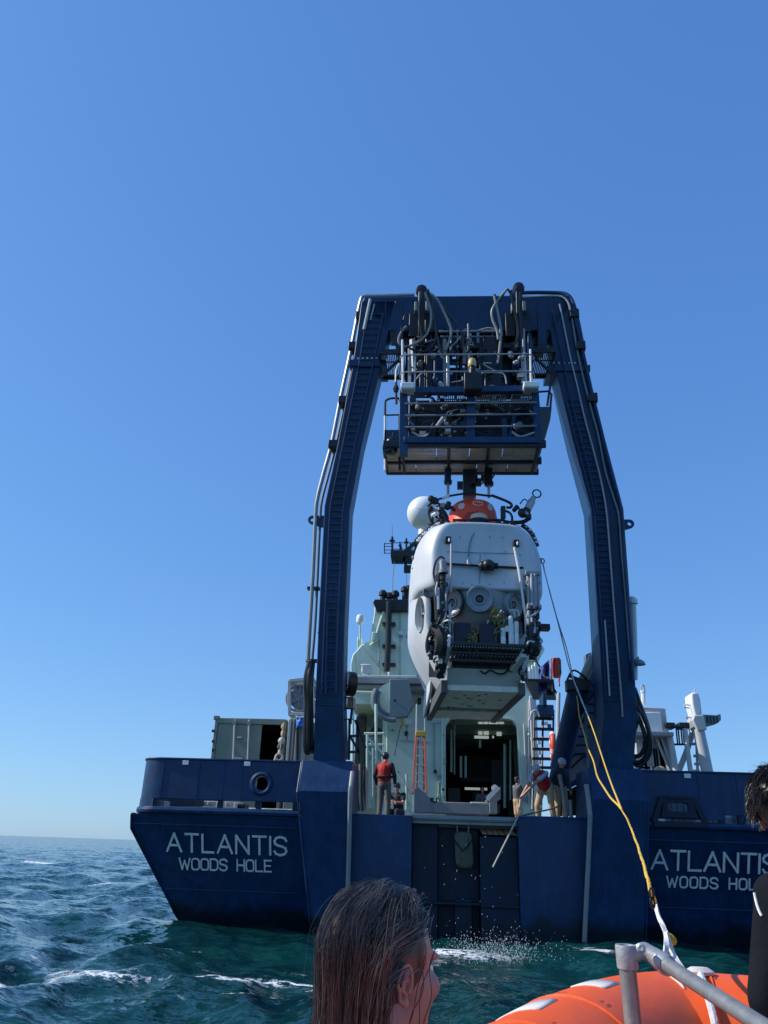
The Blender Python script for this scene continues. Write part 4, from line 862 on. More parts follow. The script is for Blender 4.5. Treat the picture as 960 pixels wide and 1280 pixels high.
# the three hanging rams that hold the submersible
YH = YF+1.25
for x, y0, y1, r_, yr_, rr in ((560,575,603,.085,622,.035), (611,573,605,.10,622,.035)):
    mb = MB(); mb.tube([at(x,y0,YH), at(x-.3,y1-3,YH)], r_, 14); mb.lathe([(r_,0), (r_*1.2,.02), (r_*1.2,.1), (r_*.6,.14)], at(x,y1-3,YH)+V((0,0,-.12)), (0,0,1), 14); o = mb.build('hanging_ram', FRAMEBLUE if x < 600 else BLKM, dp)
    mb = MB(); mb.tube([at(x,y1,YH), at(x,yr_,YH)], rr, 8); mb.build('ram_rod', GREYL, o)
mb = MB(); a, b = at(579,619,YH), at(594.5,570,YH); mb.box(a.x, b.x, YH, YH+.28, a.z, b.z); mb.build('locking_column', pm('column_dark', (.03,.045,.055), .45, var=.2), dp, bev=.02)
for x, y, s in ((575,607,.1), (593,600,.12), (598,603,.1), (604,598,.08)): p = at(x,y,YH-.15); mb = MB(); mb.box(p.x-s*.7, p.x+s*.7, p.y-.05, p.y+.05, p.z-s, p.z+s); mb.build('latch_block', BLKM, dp, bev=.01)
tb('latch_hose', HOSE, [at(x,y,YH-.2) for x, y in ((592,600), (598,606), (605,603), (614,599), (620,590))], .02, sm=5)
# ---------------------------------------------------------------- the submersible hanging from the platform
SY = -3.75; so_ = at(600, 860, SY); SR = R(5.0)
sub = thing('submersible', (so_.x, SY, so_.z), 'white rounded research submersible with orange sail hanging over the stern', 'submersible', rz=SR)
_c, _s = math.cos(SR), math.sin(SR); SO = sub.location.copy()
def S(x, y, yl=0.0):                                # pixel -> submersible coordinates on the plane local y = yl
    d = ray(x, y); ny = V((-_s, _c, 0)); t = (yl - (CAM-SO).dot(ny))/d.dot(ny); w_ = CAM + d*t - SO
    return V((_c*w_.x + _s*w_.y, -_s*w_.x + _c*w_.y, w_.z))
def sb(mb, name, m, par=sub, **k): return mb.build(name, m, par, local=True, **k)
def stube(name, m, pts, r, par=sub, n=8, sm=0, yl=0.0):
    q = [S(p[0], p[1], p[2] if len(p) > 2 else yl) for p in pts]; mb = MB(); mb.tube(smooth_path(q, sm) if sm else q, r, n); return sb(mb, name, m, par)
def sbox(name, m, x0, x1, y0, y1, yl, d, par=sub, bev=.015):
    a, b = S(x0, y1, yl), S(x1, y0, yl); mb = MB(); mb.box(a.x, b.x, yl, yl+d, a.z, b.z); return sb(mb, name, m, par, bev=bev)
zb0 = S(600,736,.1).z; zt0 = S(600,662,.35).z        # lower and upper edge of the brow fairing
xL, xR = S(549,735,.1).x, S(672,735,.3).x; cx = (S(513,720,1.6).x + S(674,720,1.2).x)/2; HW = (S(674,720,1.2).x-S(513,720,1.6).x)/2
def ring(y, hw, z0, z1, n=44, e=5.0, cxx=None, e0=None):
    o = []; zc = (z0+z1)/2; h = (z1-z0)/2; c_ = cx if cxx is None else cxx
    for k in range(n):
        a = 2*PI*k/n; ca, sa = math.cos(a), math.sin(a); q = e if sa > 0 or e0 is None else e0
        o.append(V((c_ + hw*math.copysign(abs(ca)**(2/q), ca), y, zc + h*math.copysign(abs(sa)**(2/q), sa))))
    return o
zU0, zU1 = zb0-.02, zt0+.06
HP = smooth_path([V(q+(0,)) for q in ((0,0), (.5,0), (.88,.01), (.985,.07), (1,.2), (1,.45), (.985,.60), (.935,.76), (.85,.90), (.745,.985), (.62,1.015), (.3,1.03), (0,1.035))], 3)
def fring(y, k, z0, z1, ktop=None):                   # fairing cross-section: widest low down, shoulders sloping in to the top
    o = [V((cx+q.x*HW*k, y, z0+(z1-z0)*q.y)) for q in HP]; return o + [V((2*cx-q.x, q.y, q.z)) for q in reversed(o[1:-1])]
mb = MB(); mb.loft([fring(.03,.50,zU0+.14,zU1-.22), fring(.0,.62,zU0+.05,zU1-.13), fring(.0,.70,zU0+.01,zU1-.09), fring(.02,.735,zU0-.01,zU1-.075), fring(.06,.765,zU0-.02,zU1-.06), fring(.32,.87,zU0-.02,zU1), fring(.55,.94,zU0-.02,zU1+.06), fring(.95,.985,zU0-.02,zU1+.12), fring(1.6,1.0,zU0-.02,zU1+.16), fring(3.6,.96,zU0,zU1+.12), fring(5.2,.76,zU0+.1,zU1-.05), fring(6.4,.45,zU0+.25,zU1-.3), fring(6.9,.12,zU0+.5,zU1-.6)])
fair = sb(mb, 'upper_fairing', SUBW, smooth=60)
# lower body: flanks that curve in to the keel, open at the front
zL = S(540,845,1.2).z
def lring(y, hw, hwb, z0, z1, n=16):
    o = []
    for k in range(n+1):
        t = k/n; z = z1+(z0-z1)*t; x = hw - (hw-hwb)*(max(0, t-.30)/.70)**1.55; o.append(V((cx-x, y, z)))
    for k in range(n+1):
        t = 1-k/n; z = z1+(z0-z1)*t; x = hw - (hw-hwb)*(max(0, t-.30)/.70)**1.55; o.append(V((cx+x, y, z)))
    return o
zB = .25
mb = MB(); mb.loft([lring(.50,HW*.79,.70,zB,zU0+.1), lring(.53,HW*.82,.75,zB,zU0+.1), lring(.75,HW*.88,.82,zB,zU0+.1), lring(1.3,HW*.97,.80,zB,zU0+.1), lring(1.9,HW*1.0,.78,zB,zU0+.1), lring(3.4,HW*.97,.72,zB,zU0+.1), lring(5.0,HW*.75,.7,zB+.2,zU0+.1), lring(6.2,HW*.42,.35,zB+.7,zU0+.2)])
from mathutils.bvhtree import BVHTree
bvh = BVHTree.FromPolygons([tuple(v) for v in mb.v], mb.f)
def hit(x, y, tree):                                  # where a pixel's ray meets a surface of the submersible
    d = ray(x, y); o = CAM-SO; lo = V((_c*o.x+_s*o.y, -_s*o.x+_c*o.y, o.z)); ld = V((_c*d.x+_s*d.y, -_s*d.x+_c*d.y, d.z)).normalized(); r_ = tree.ray_cast(lo, ld)
    return r_[0], (r_[1] if r_[1] is not None and r_[1].dot(ld) < 0 else (-r_[1] if r_[1] is not None else None))
low = sb(mb, 'lower_fairing', SUBW, smooth=50)
# recess face, its shade put into a dark grey, and the sphere with its viewports
mb = MB(); mb.box(cx-HW*.725, cx+HW*.725, 1.0, 1.05, .4, zU0+.02); sb(mb, 'front_recess', pm('recess_shade_grey', (.10,.10,.10), .6, grime=.4))
sc0 = S(603,752,.45); SPC = V((sc0.x, .95, sc0.z)); SPR = .96
mb = MB(); mb.ell(SPC, SPR, 48, 32); sph = sb(mb, 'crew_sphere', TITAN)
mb = MB(); mb.tube([S(548,736,.45), S(575,741,.35), S(603,742,.3), S(640,740,.35), S(668,734,.5)], .06, 8); sb(mb, 'brow_lip', SUBW, fair)
for x, y, ro, yl in ((599.5,749,17.5,.0), (641,756,16.5,.22), (563,753,17.5,.22)):
    ax = (S(x, y, yl)-SPC).normalized(); c = SPC+ax*(SPR+.07); r_ = ro*16.6/F
    mb = MB(); mb.lathe([(r_*.9,-.30), (r_*1.0,-.22), (r_*1.0,-.03), (r_*.95,.0), (r_*.80,.0), (r_*.76,-.02), (r_*.50,-.05), (r_*.46,-.05), (r_*.44,-.03), (r_*.30,-.03), (r_*.28,-.10)], c, ax, 40); vp = sb(mb, 'viewport', RING, sph)
    mb = MB(); mb.lathe([(r_*.31,-.07), (r_*.2,-.045), (0,-.04)], c, ax, 30); sb(mb, 'viewport_glass', GLASS, sph)
    mb = MB()
    for k in range(8): a = 2*PI*k/8; N = ax.orthogonal().normalized(); B = ax.cross(N); q = c+N*(r_*.87*math.cos(a))+B*(r_*.87*math.sin(a)); mb.lathe([(.014,0), (.014,.014)], q, ax, 6)
    o = sb(mb, 'ring_bolt', RING, sph); o['kind'] = 'stuff'
    if x < 590: mb = MB(); mb.tube([c+N*(r_*1.05*math.cos(a))+B*(r_*1.05*math.sin(a))-ax*.03 for a in [2*PI*k/30 for k in range(30)]], .025, 6, closed=True); sb(mb, 'ring_seal', BLACK, sph)
# thruster duct in the port flank
hc, hn = hit(523.5, 768, bvh)
dax = hn.normalized(); dN = V((0,0,1)) - dax*dax.z; dN.normalize(); dB = dax.cross(dN)
cut = MB(); cut.loft([[hc+dax*h+dN*(.40*math.cos(a_))+dB*(.30*math.sin(a_)) for a_ in [2*PI*k/32 for k in range(32)]] for h in (-.24, .35)]); cu = sb(cut, 'cutter', None)
cv = MB(); cv.prism([V((cx+q*HW*.73, -.5, z_)) for q, z_ in ((-1,zU0+.4), (1,zU0+.4), (1,1.5), (.62,.95), (-.62,.95), (-1,1.5))], (0,1.56,0)); cw = sb(cv, 'cutter', None)
bo = low.modifiers.new('cav', 'BOOLEAN'); bo.object = cw; bo.operation = 'DIFFERENCE'; bo.solver = 'EXACT'
bo = low.modifiers.new('cut', 'BOOLEAN'); bo.object = cu; bo.operation = 'DIFFERENCE'; bo.solver = 'EXACT'
bpy.context.view_layer.update(); dg = bpy.context.evaluated_depsgraph_get(); nm = bpy.data.meshes.new_from_object(low.evaluated_get(dg)); low.modifiers.clear(); low.data = nm
bpy.data.objects.remove(cu); bpy.data.objects.remove(cw); nm.set_sharp_from_angle(angle=R(40))
mb = MB(); mb.loft([[hc+dax*h+dN*(.405*k_*math.cos(a_))+dB*(.305*k_*math.sin(a_)) for a_ in [2*PI*k/32 for k in range(32)]] for h, k_ in ((-.20,.0), (-.20,.92), (-.1,.985), (-.02,1.0))], caps=False); du = sb(mb, 'thruster_duct', GREYL)
for k in range(3): mb = MB(); a_ = 2*PI*k/3+.5; mb.bar(hc-dax*(.12+.004*k), hc-dax*(.12+.004*k)+dN*(.30*math.cos(a_))+dB*(.22*math.sin(a_)), .09, .02); sb(mb, 'propeller_blade', GREY, du)
mb = MB(); mb.lathe([(.07,-.2), (.07,-.1), (.0,-.05)], hc, dax, 16); sb(mb, 'propeller_hub', BLKM, du)
# skirts beside the skid and the skid itself (its underside shows)
mb = MB(); pl_ = [(.9,1.35), (1.1,.85), (1.6,.75), (2.2,.30), (2.8,.18), (4.0,-.02), (4.25,.0), (4.15,.35), (3.3,.8), (3.0,1.5), (.9,1.7)]
mb.prism([V((cx-.98, a, b)) for a, b in pl_], (.07,0,0)); sb(mb, 'side_skirt', SUBW, bev=.025, seg=3)
mb = MB(); mb.prism([V((cx+.93, a, b)) for a, b in pl_], (.07,0,0)); sb(mb, 'side_skirt', SUBW, bev=.025, seg=3)
xl0, xr0 = S(556,858,.3).x, S(653,858,.3).x; sw_ = xr0-xl0
mb = MB(); mb.box(xl0+.05, xr0-.05, .35, 2.5, .0, .12); sk = sb(mb, 'skid_plate', SUBG, bev=.01)
mb = MB(); mb.hexa([V((xl0+.04,.12,.42)), V((xr0-.04,.12,.42)), V((xr0-.04,.16,.46)), V((xl0+.04,.16,.46))], [V((xl0+.04,.5,-.002)), V((xr0-.04,.5,-.002)), V((xr0-.04,.5,.05)), V((xl0+.04,.5,.05))]); sb(mb, 'skid_lip', GREYL, bev=.008)
mb = MB(); mb.box(xl0+.05, xr0-.05, 2.95, 4.15, .0, .12); sb(mb, 'skid_plate', SUBG, bev=.01)
mb = MB(); mb.box(xl0-.02, xr0+.02, 2.51, 2.94, .06, .2); sb(mb, 'skid_gap_bar', BLKM)
for x in (xl0-.03, xr0-.03): mb = MB(); mb.box(x-.05, x+.09, .3, 4.2, -.06, .2); sb(mb, 'skid_rail', pm('skid_rail_grey', (.10,.10,.095), .6, grime=.3), bev=.01)
mb = MB()
for k in range(16): x = r2.uniform(xl0+.15, xr0-.15); y = r2.uniform(.6,2.6); mb.lathe([(.025,0), (.025,.012)], V((x,y,-.012)), (0,0,1), 8, sx=1.6)
o = sb(mb, 'drain_hole', BLKM, sk); o['kind'] = 'stuff'
# work basket
bz0, bz1 = S(600,838,.0).z, S(600,806,-.2).z
x0, x1 = S(563,808,-.15).x, S(652,808,-.15).x
mb = MB(); mb.box(x0, x1, -.32, .55, bz1-.05, bz1-.01); bk = sb(mb, 'basket_floor', BLKM)
mb = MB()
for k in range(26): xx = x0+(x1-x0)*(k+.5)/26; mb.box(xx-.012, xx+.012, -.36, .5, bz1-.10, bz1-.055)
o = sb(mb, 'basket_slat', GREY, bk); o['kind'] = 'stuff'
for z_, d_ in ((bz1-.02,.05), (bz1-.17,.04), (bz1-.30,.045)): mb = MB(); mb.box(x0-.02, x1+.02, -.40+(bz1-z_)*.9, -.34+(bz1-z_)*.9, z_-d_, z_+d_*.4); sb(mb, 'basket_rail', BLKM, bk, bev=.01)
mb = MB()
for k in range(20): xx = x0+(x1-x0)*(k+.5)/20; mb.box(xx-.012, xx+.012, -.20, .3, bz1-.23, bz1-.19)
o = sb(mb, 'basket_slat', GREY, bk); o['kind'] = 'stuff'
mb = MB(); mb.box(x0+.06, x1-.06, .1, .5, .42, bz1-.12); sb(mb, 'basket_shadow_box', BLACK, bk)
mb = MB(); mb.bar(S(655,819,-.3), S(640,838,.15), .14, .10); sb(mb, 'basket_arm', GREYL, bk, bev=.01); mb = MB(); mb.bar(S(562,808,-.3), S(554,838,.15), .08, .10); sb(mb, 'basket_arm', GREY, bk, bev=.01)
stube('basket_cable', BLACK, [(600,838), (606,842), (613,838), (622,842), (630,842), (635,838), (640,840)], .02, sm=4, yl=.1)
for x0_, x1_ in ((567.5,588.5), (599,621.5)): o = sbox('sample_box', pm('box_navy', (.008,.012,.028), .5, var=.2), x0_, x1_, 778.5 if x0_ < 590 else 780, 806, -.1, .35, bk)
for x, y0, y1, r_ in ((629,785,806,.055), (638.5,770,807,.05), (646,777,806.5,.05), (640,780,806,.045), (634,783,790,.05)):
    mb = MB(); a, b = S(x-.5,y0,-.15), S(x+.3,y1,-.15); mb.lathe([(r_*.6,0), (r_,.02), (r_,(b-a).length*.45), (r_*.85,(b-a).length*.5), (r_,(b-a).length*.55), (r_,(b-a).length)], a, b-a, 12); sb(mb, 'sample_tube', WHITE, bk)
stube('tool_frame', GREYL, [(636,763), (648,763.5), (649,770)], .025, bk, yl=-.1); stube('tool_frame', GREYL, [(642,763), (643.5,772)], .02, bk, yl=-.1); stube('tool_handle', GREYL, [(621,772), (627,763), (630,766)], .02, bk, yl=-.1)
TUFT = pm('olive_twine', (.22,.20,.06), .8, var=.4, scale=20)
for cx_, cy_, hh in ((593,792,15), (620,780,22), (617,764,4), (626,776,9), (590,798,10)):
    mb = MB()
    for k in range(14): a = S(cx_+r2.uniform(-4,4), cy_+r2.uniform(-hh*.5,hh), -.1+r2.uniform(-.1,.1)); mb.tube(smooth_path([a, a+V((r2.uniform(-.08,.08),0,r2.uniform(-.1,.1))), a+V((r2.uniform(-.12,.12),r2.uniform(-.05,.05),r2.uniform(-.16,.12)))], 3), .013, 5)
    o = sb(mb, 'twine_bundle', TUFT, bk); o['kind'] = 'stuff'
for k in range(26):
    p = S(r2.uniform(610,652), r2.uniform(772,800), r2.uniform(-.05,.3)); s = r2.uniform(.02,.05); mb = MB(); mb.lathe([(s,-s*2), (s,s*2)], p, (r2.uniform(-1,1), r2.uniform(-1,1), r2.uniform(-1,1)), 8); sb(mb, 'tool', r2.choice([GREY, BLKM, GREYL, BLKM]), bk)
for x, y in ((560,690), (575,672), (590,671), (612,671), (628,672), (560,724), (578,729), (590,731), (612,731), (630,728), (648,722), (650,694), (572,690), (632,690)):
    p = S(x,y,.02); mb = MB(); mb.lathe([(.016,0), (.016,.012)], V((p.x,-.012,p.z)), (0,1,0), 8); sb(mb, 'fastener', GREY, fair)
for pts in ([(556,689,.03), (600,691,-.005), (650,692,.03)],): stube('panel_seam', GREY, pts, .007, fair, n=5)
# sail
z0 = S(595,649,1.1).z; zs1 = S(595,619,1.1).z; xc = S(595,640,1.1).x; rs = 33.0*17.9/F; hs_ = zs1-z0
mb = MB(); mb.lathe([(rs,0), (rs*.99,hs_*.35), (rs*.95,hs_*.65), (rs*.86,hs_*.86), (rs*.74,hs_*.96), (rs*.4,hs_*1.02), (0,hs_*1.03)], V((xc,1.7,z0)), (0,0,1), 48, sy=1.0); sail = sb(mb, 'sail', ORANGE, smooth=60)
def sail_disc(x, y, rx, ry, m, name, k=0.0):
    # a printed round mark laid on the curved side of the sail
    prof = [(0,rs), (hs_*.35,rs*.99), (hs_*.65,rs*.95), (hs_*.86,rs*.86), (hs_*.96,rs*.74), (hs_*1.02,rs*.4)]
    c = S(x, y, 1.1); vs = []; n = 24
    def on(px_, pz_):
        h = min(max(pz_-z0, 0), hs_*.99)
        for (h0,r0),(h1,r1) in zip(prof, prof[1:]):
            if h0 <= h <= h1: rr_ = r0+(r1-r0)*(h-h0)/(h1-h0); break
        dx = max(-rr_*.98, min(rr_*.98, px_-xc)); rr_ += .012+k
        return V((xc+dx, 1.7-math.sqrt(max(0, rr_*rr_-dx*dx)), pz_))
    rings = [[on(c.x+rx*f*math.cos(2*PI*j/n), c.z+ry*f*math.sin(2*PI*j/n)) for j in range(n)] for f in (.02,.4,.75,1.0)]
    mb = MB(); mb.loft(rings, caps=False); return sb(mb, name, m, sail)
sail_disc(577.5,630,.075,.095,PATCH,'round_emblem'); sail_disc(597.5,628.5,.135,.075,PATCH,'oval_emblem'); sail_disc(597.5,628.5,.110,.055,ORANGE,'emblem_ring',.004); sail_disc(613.5,631,.07,.10,PATCH,'round_emblem'); sail_disc(613.5,630,.035,.045,GREYL,'emblem_core',.004)
for k, pts in enumerate(([(592,629.5), (592,626), (594.5,626), (594.8,629.5)], [(596.5,626), (598.8,627.8), (596.5,629.5)], [(600,626), (600.3,629.5), (603,629), (603,626)])):
    q = [S(x,y,1.1) for x, y in pts]; mb = MB(); mb.tube([V((v.x, 1.7-math.sqrt(max(.01,(rs*.93)**2-(v.x-xc)**2))-.005, v.z)) for v in q], .013, 5); sb(mb, 'emblem_mark', PATCH, sail)
p = S(598.5,648,.95); mb = MB(); mb.lathe([(.21,0), (.21,.06), (.19,.12), (.10,.17), (0,.18)], p+V((0,.0,-.05)), (0,0,1), 24, sy=.8); sb(mb, 'hatch_lamp', pm('cream_lens', (.62,.55,.38), .35), sail)
mb = MB(); mb.lathe([(.24,-.09), (.24,-.01)], p+V((0,0,-.04)), (0,0,1), 24, sy=.8); sb(mb, 'lamp_base', BLKM, sail)
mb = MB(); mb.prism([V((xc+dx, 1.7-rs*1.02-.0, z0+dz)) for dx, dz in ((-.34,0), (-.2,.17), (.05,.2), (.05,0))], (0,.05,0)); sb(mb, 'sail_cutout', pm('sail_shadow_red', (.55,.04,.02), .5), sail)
# black frame around the sail foot
zc_ = S(597,654,.6).z
mb = MB(); mb.tube([V((xc+.66*math.cos(a), 1.6+.95*math.sin(a), zc_+.05)) for a in [2*PI*k/40 for k in range(40)]], .035, 8, closed=True); clr = sb(mb, 'sail_collar', BLKM)
for pts, r_ in (([(560,652), (566,657), (580,658), (598,666), (612,657), (632,655)], .04), ([(580,651), (590,660), (598,664)], .03), ([(612,652), (604,660), (599,664)], .03), ([(566,650), (590,650), (625,650), (640,653)], .03), ([(640,655), (648,659), (655,668)], .03)): stube('collar_tube', BLKM, [(x,y,.75) for x, y in pts], r_, clr)
for x, y, s in ((568,656,.08), (576,655,.06), (584,656,.05), (623,656,.09), (632,657,.09), (641,656,.07), (606,660,.05), (590,657,.05), (553,652,.06)):
    p = S(x,y,.65); mb = MB(); mb.lathe([(s*.7,-s*1.4), (s,-s), (s,s*.5), (s*.5,s)], p, (0,-.5,1), 10); sb(mb, 'collar_fitting', BLKM, clr)
mb = MB(); mb.prism([S(575,655,.5), S(586,664,.35), S(582,657,.5)], (0,.1,0)); mb.prism([S(596,664,.3), S(604,655,.5), S(590,655,.5)], (0,.1,0)); sb(mb, 'pale_gusset', SUBW, clr)
# left cluster on the shoulder and rail strips along both upper edges
for pts, r_ in (([(537,630), (536,642), (540,654), (545,657)], .025), ([(535,633), (541,628), (549,630), (556,636)], .03), ([(537,640), (548,633), (556,640), (560,648)], .03), ([(540,628), (541,624), (545,623), (548,627)], .03), ([(545,646), (552,652), (560,648)], .025), ([(541,647), (541,655)], .025), ([(548,624), (556,622), (562,620), (580,617), (592,615)], .028), ([(536,655), (540,656), (541,646), (547,646)], .02)): stube('shoulder_tube', BLKM, [(x,y,1.0) for x, y in pts], r_, sm=3)
for x, y, s, m_ in ((541,625,.08,BLKM), (552,641,.09,BLKM), (547,637,.07,PIPE), (543,643,.05,WHITE), (556,647,.07,BLKM), (549,650,.05,BLKM), (553,633,.06,GREY), (560,632,.07,BLKM), (538,636,.05,BLKM), (549,641,.06,WHITE), (566,636,.05,BLKM)):
    p = S(x,y,.95); mb = MB(); mb.lathe([(s*.6,-s*1.6), (s,-s), (s,s), (s*.6,s*1.5)], p, (r2.uniform(-1,1),-.3,r2.uniform(-.3,1)), 10); sb(mb, 'shoulder_unit', m_)
stube('white_sleeve', WHITE, [(553,623.5,1.0), (561,619.5,1.0)], .04)
stube('loop_hose', HOSE, [(614,619,1.0), (622,622,1.0), (632,626,1.0), (639,630,1.0), (638.5,634,1.0), (633,634.5,1.0)], .035, sm=5); stube('loop_hose', HOSE, [(630,638,1.0), (637,641,1.0), (640,646,1.0), (640,652,1.0)], .03, sm=5); stube('loop_hose', HOSE, [(588,617,1.2), (596,618,1.2), (604,619,1.2), (614,620,1.2)], .03)
sbox('strobe_post', BLKM, 627, 632, 632, 647, .9, .15)
for side, pts in ((0, [(553,654), (545,658), (536,665), (528,671), (521,679)]), (1, [(652,656), (659,661), (665,668), (669,676), (671.5,683)])):
    q = [S(x,y,1.0+.3*side) for x, y in pts]; q = smooth_path(q, 6); mb = MB()
    for a, b in zip(q, q[1:]): mb.bar(a, b+(b-a)*.02, .16 if not side else .09, .09 if not side else .07, (0,1,0))
    rl = sb(mb, 'edge_rail', BLKM)
    for i, v in enumerate(q[1:-1:2 if not side else 4]): mb = MB(); mb.ell(v+V((0,-.06,.02)), (.045,.03,.035), 8, 6); sb(mb, 'rail_cleat', WHITE if i % 3 else GREY, rl)
# starboard camera mast
q0, q1, q2 = S(641,653,.9), S(657,651,.9), S(660,640,.9)
mb = MB(); mb.tube(smooth_path([q0, (q0+q1)/2+V((0,0,-.02)), q1, (q1+q2)/2+V((.06,0,0)), q2], 4), .05, 8); cm = sb(mb, 'pan_arm', BLKM)
mb = MB(); a, b = S(656,643,.85), S(667,622,.85); mb.lathe([(.07,-.02), (.09,0), (.09,(b-a).length*.8), (.065,(b-a).length*.84), (.065,(b-a).length)], a, b-a, 14); sb(mb, 'camera_body', PIPE, cm)
mb = MB(); mb.lathe([(.095,.05), (.097,.05), (.097,.15), (.095,.15)], a, b-a, 14); mb.ell(a+V((-.05,0,.03)), (.12,.1,.12), 10, 8); mb.ell(a+V((.08,0,-.08)), .08, 10, 8); sb(mb, 'camera_bracket', BLKM, cm)
mb = MB(); p = S(647,633,.85); mb.lathe([(.06,0), (.05,.16)], p, (-.5,0,-.6), 10); mb.tube(smooth_path([S(655,637,.85), S(650,637,.85), S(647,633,.85)], 4), .02, 6); mb.tube(smooth_path([S(660,627,.85), S(655,624,.85), S(650,630,.85)], 4), .015, 6); sb(mb, 'lamp_head', BLKM, cm)
c = S(671,617,.85); mb = MB(); mb.tube([c+V((.1*math.cos(t), 0, .1*math.sin(t))) for t in [2*PI*k/20 for k in range(20)]], .018, 6, closed=True); sb(mb, 'handle_loop', BLKM, cm)
# brow bar, camera, seam and fittings on the fairing face
stube('brow_bar', BLKM, [(556,704.5,-.02), (600,707.5,-.06), (654,710,.02)], .028)
p = S(611,707.5,-.12); mb = MB(); mb.lathe([(.05,-.22), (.11,-.16), (.11,.1), (.07,.12), (.07,.2)], p, (1,-.15,0), 14); mb.ell(p+V((-.02,-.05,0)), .13, 12, 8); bc = sb(mb, 'brow_camera', BLKM)
mb = MB(); mb.lathe([(.06,0), (.05,.05), (0,.05)], p+V((.02,-.14,0)), (0,-1,0), 12); sb(mb, 'lens', GLASS, bc)
stube('panel_seam', GREY, [(601.5,667,.095), (600,700,.02), (599.5,728,.02), (599.5,735,.06)], .008, fair, n=5)
stube('green_line', pm('green_line', (.12,.25,.2), .6), [(594,664,.05), (589,674,-.0), (586,688,-.0), (586,702,-.02)], .012, fair, sm=4)
p = S(586,703,-.03); mb = MB(); mb.lathe([(.03,-.1), (.045,-.05), (.045,.05), (.03,.1)], p, (0,0,1), 10); sb(mb, 'line_clip', GREYL, fair)
for x, y in ((560,675.5), (645,679.5)): p = S(x,y,.02); mb = MB(); mb.box(p.x-.07, p.x+.06, -.05, .06, p.z-.085, p.z+.075); bt = sb(mb, 'towing_bitt', BLKM, fair, bev=.01); mb = MB(); mb.ell(p+V((.02,-.07,-.02)), (.025,.03,.05), 8, 6); sb(mb, 'shackle', WHITE, bt)
stube('hanging_rod', GREYL, [(564,680,-.06), (563.8,700,-.1), (563.5,740,-.1)], .022); stube('hanging_rod', GREYL, [(562.5,755,-.2), (562,805,-.25)], .022); stube('hanging_rod', WHITE, [(643,684,-.07), (649,715,-.1), (657,770,-.1), (658,790,-.1)], .03)
for x, y in ((524,697.5), (531.5,711)): p = S(x,y,1.0); mb = MB(); mb.ell(V((cx-HW*.99, 1.0, p.z)), (.03,.06,.05) if y < 700 else (.02,.02,.02), 10, 8); sb(mb, 'flank_fitting', STEEL, fair)
p = S(674.5,702,1.2); mb = MB(); mb.box(cx+HW*.98, cx+HW+.06, 1.1, 1.2, p.z-.05, p.z+.05); mb.tube([V((cx+HW+.08+.05*math.cos(a), 1.15, p.z+.06*math.sin(a))) for a in [2*PI*k/14 for k in range(14)]], .014, 5, closed=True); sb(mb, 'line_eye', BLKM, fair)
mb = MB(); mb.box(cx+HW*.95, cx+HW+.12, .9, 1.1, S(676,788,1).z, S(676,781,1).z); sb(mb, 'side_block', BLKM, low)
# light cluster on the left, port manipulator
mb = MB(); c = S(536,740,.35); mb.lathe([(.05,-.1), (.13,-.05), (.14,.04), (.12,.05), (.02,.0)], c, (0,-1,-.1), 16); sb(mb, 'flood_reflector', STEEL)
a, b = S(553.5,702,-.25), S(554,716,-.25); mb = MB(); mb.lathe([(.05,-.04), (.085,0), (.085,(b-a).length*.75), (.105,(b-a).length*.85), (.105,(b-a).length*1.05), (.08,(b-a).length*1.05), (.075,(b-a).length*.8)], a, b-a, 16); pa = sb(mb, 'port_manipulator', STEEL)
mb = MB(); mb.lathe([(.08,(b-a).length*.98), (0,(b-a).length*.98)], a, b-a, 14); sb(mb, 'lens_cover', BLACK, pa)
stube('control_hose', HOSE, [(556,699,-.2), (551,696,-.2), (546,700,-.15), (543,708,-.1), (542,718,-.05), (544,727,-.05)], .022, pa, sm=4)
def arm_cluster(par, x0, x1, y0, y1, yl, ntube, nfit, seed, taper=0):
    r3 = random.Random(seed)
    for k in range(ntube):
        x = r3.uniform(x0, x1); ya = r3.uniform(y0, y0+(y1-y0)*.55); yb_ = ya+r3.uniform(.25,.55)*(y1-y0); yb_ = min(yb_, y1)
        pts = [(x,ya,yl+r3.uniform(-.1,.15)), (x+r3.uniform(-3,3),(ya+yb_)/2,yl+r3.uniform(-.15,.1)), (r3.uniform(x0,x1),yb_,yl+r3.uniform(-.1,.15))]
        stube('arm_hose', r3.choice([HOSE, BLKM, GREY, HOSE, GREYL]), pts, r3.choice([.018,.022,.03,.04]), par, sm=4, n=6)
    for k in range(nfit):
        p = S(r3.uniform(x0,x1), r3.uniform(y0,y1), yl+r3.uniform(-.15,.15)); s = r3.uniform(.018,.052); mb = MB(); q = r3.random()
        if q < .5: mb.lathe([(s*.6,-s*1.6), (s,-s*1.3), (s,s), (s*.6,s*1.4)], p, (r3.uniform(-.6,.6), r3.uniform(-.8,.8), r3.uniform(-1,1)), 10)
        else: mb.box(p.x-s, p.x+s*.8, p.y-s, p.y+s, p.z-s*1.1, p.z+s)
        sb(mb, 'arm_fitting', r3.choice([BLKM, BLKM, BLACK, BLKM, GREY, STEEL, BLACK]), par, bev=.005)
arm_cluster(pa, 546, 558, 722, 800, -.15, 34, 52, 5); arm_cluster(pa, 535, 562, 780, 822, -.1, 30, 60, 6); arm_cluster(pa, 545, 556, 820, 850, .1, 8, 12, 9)
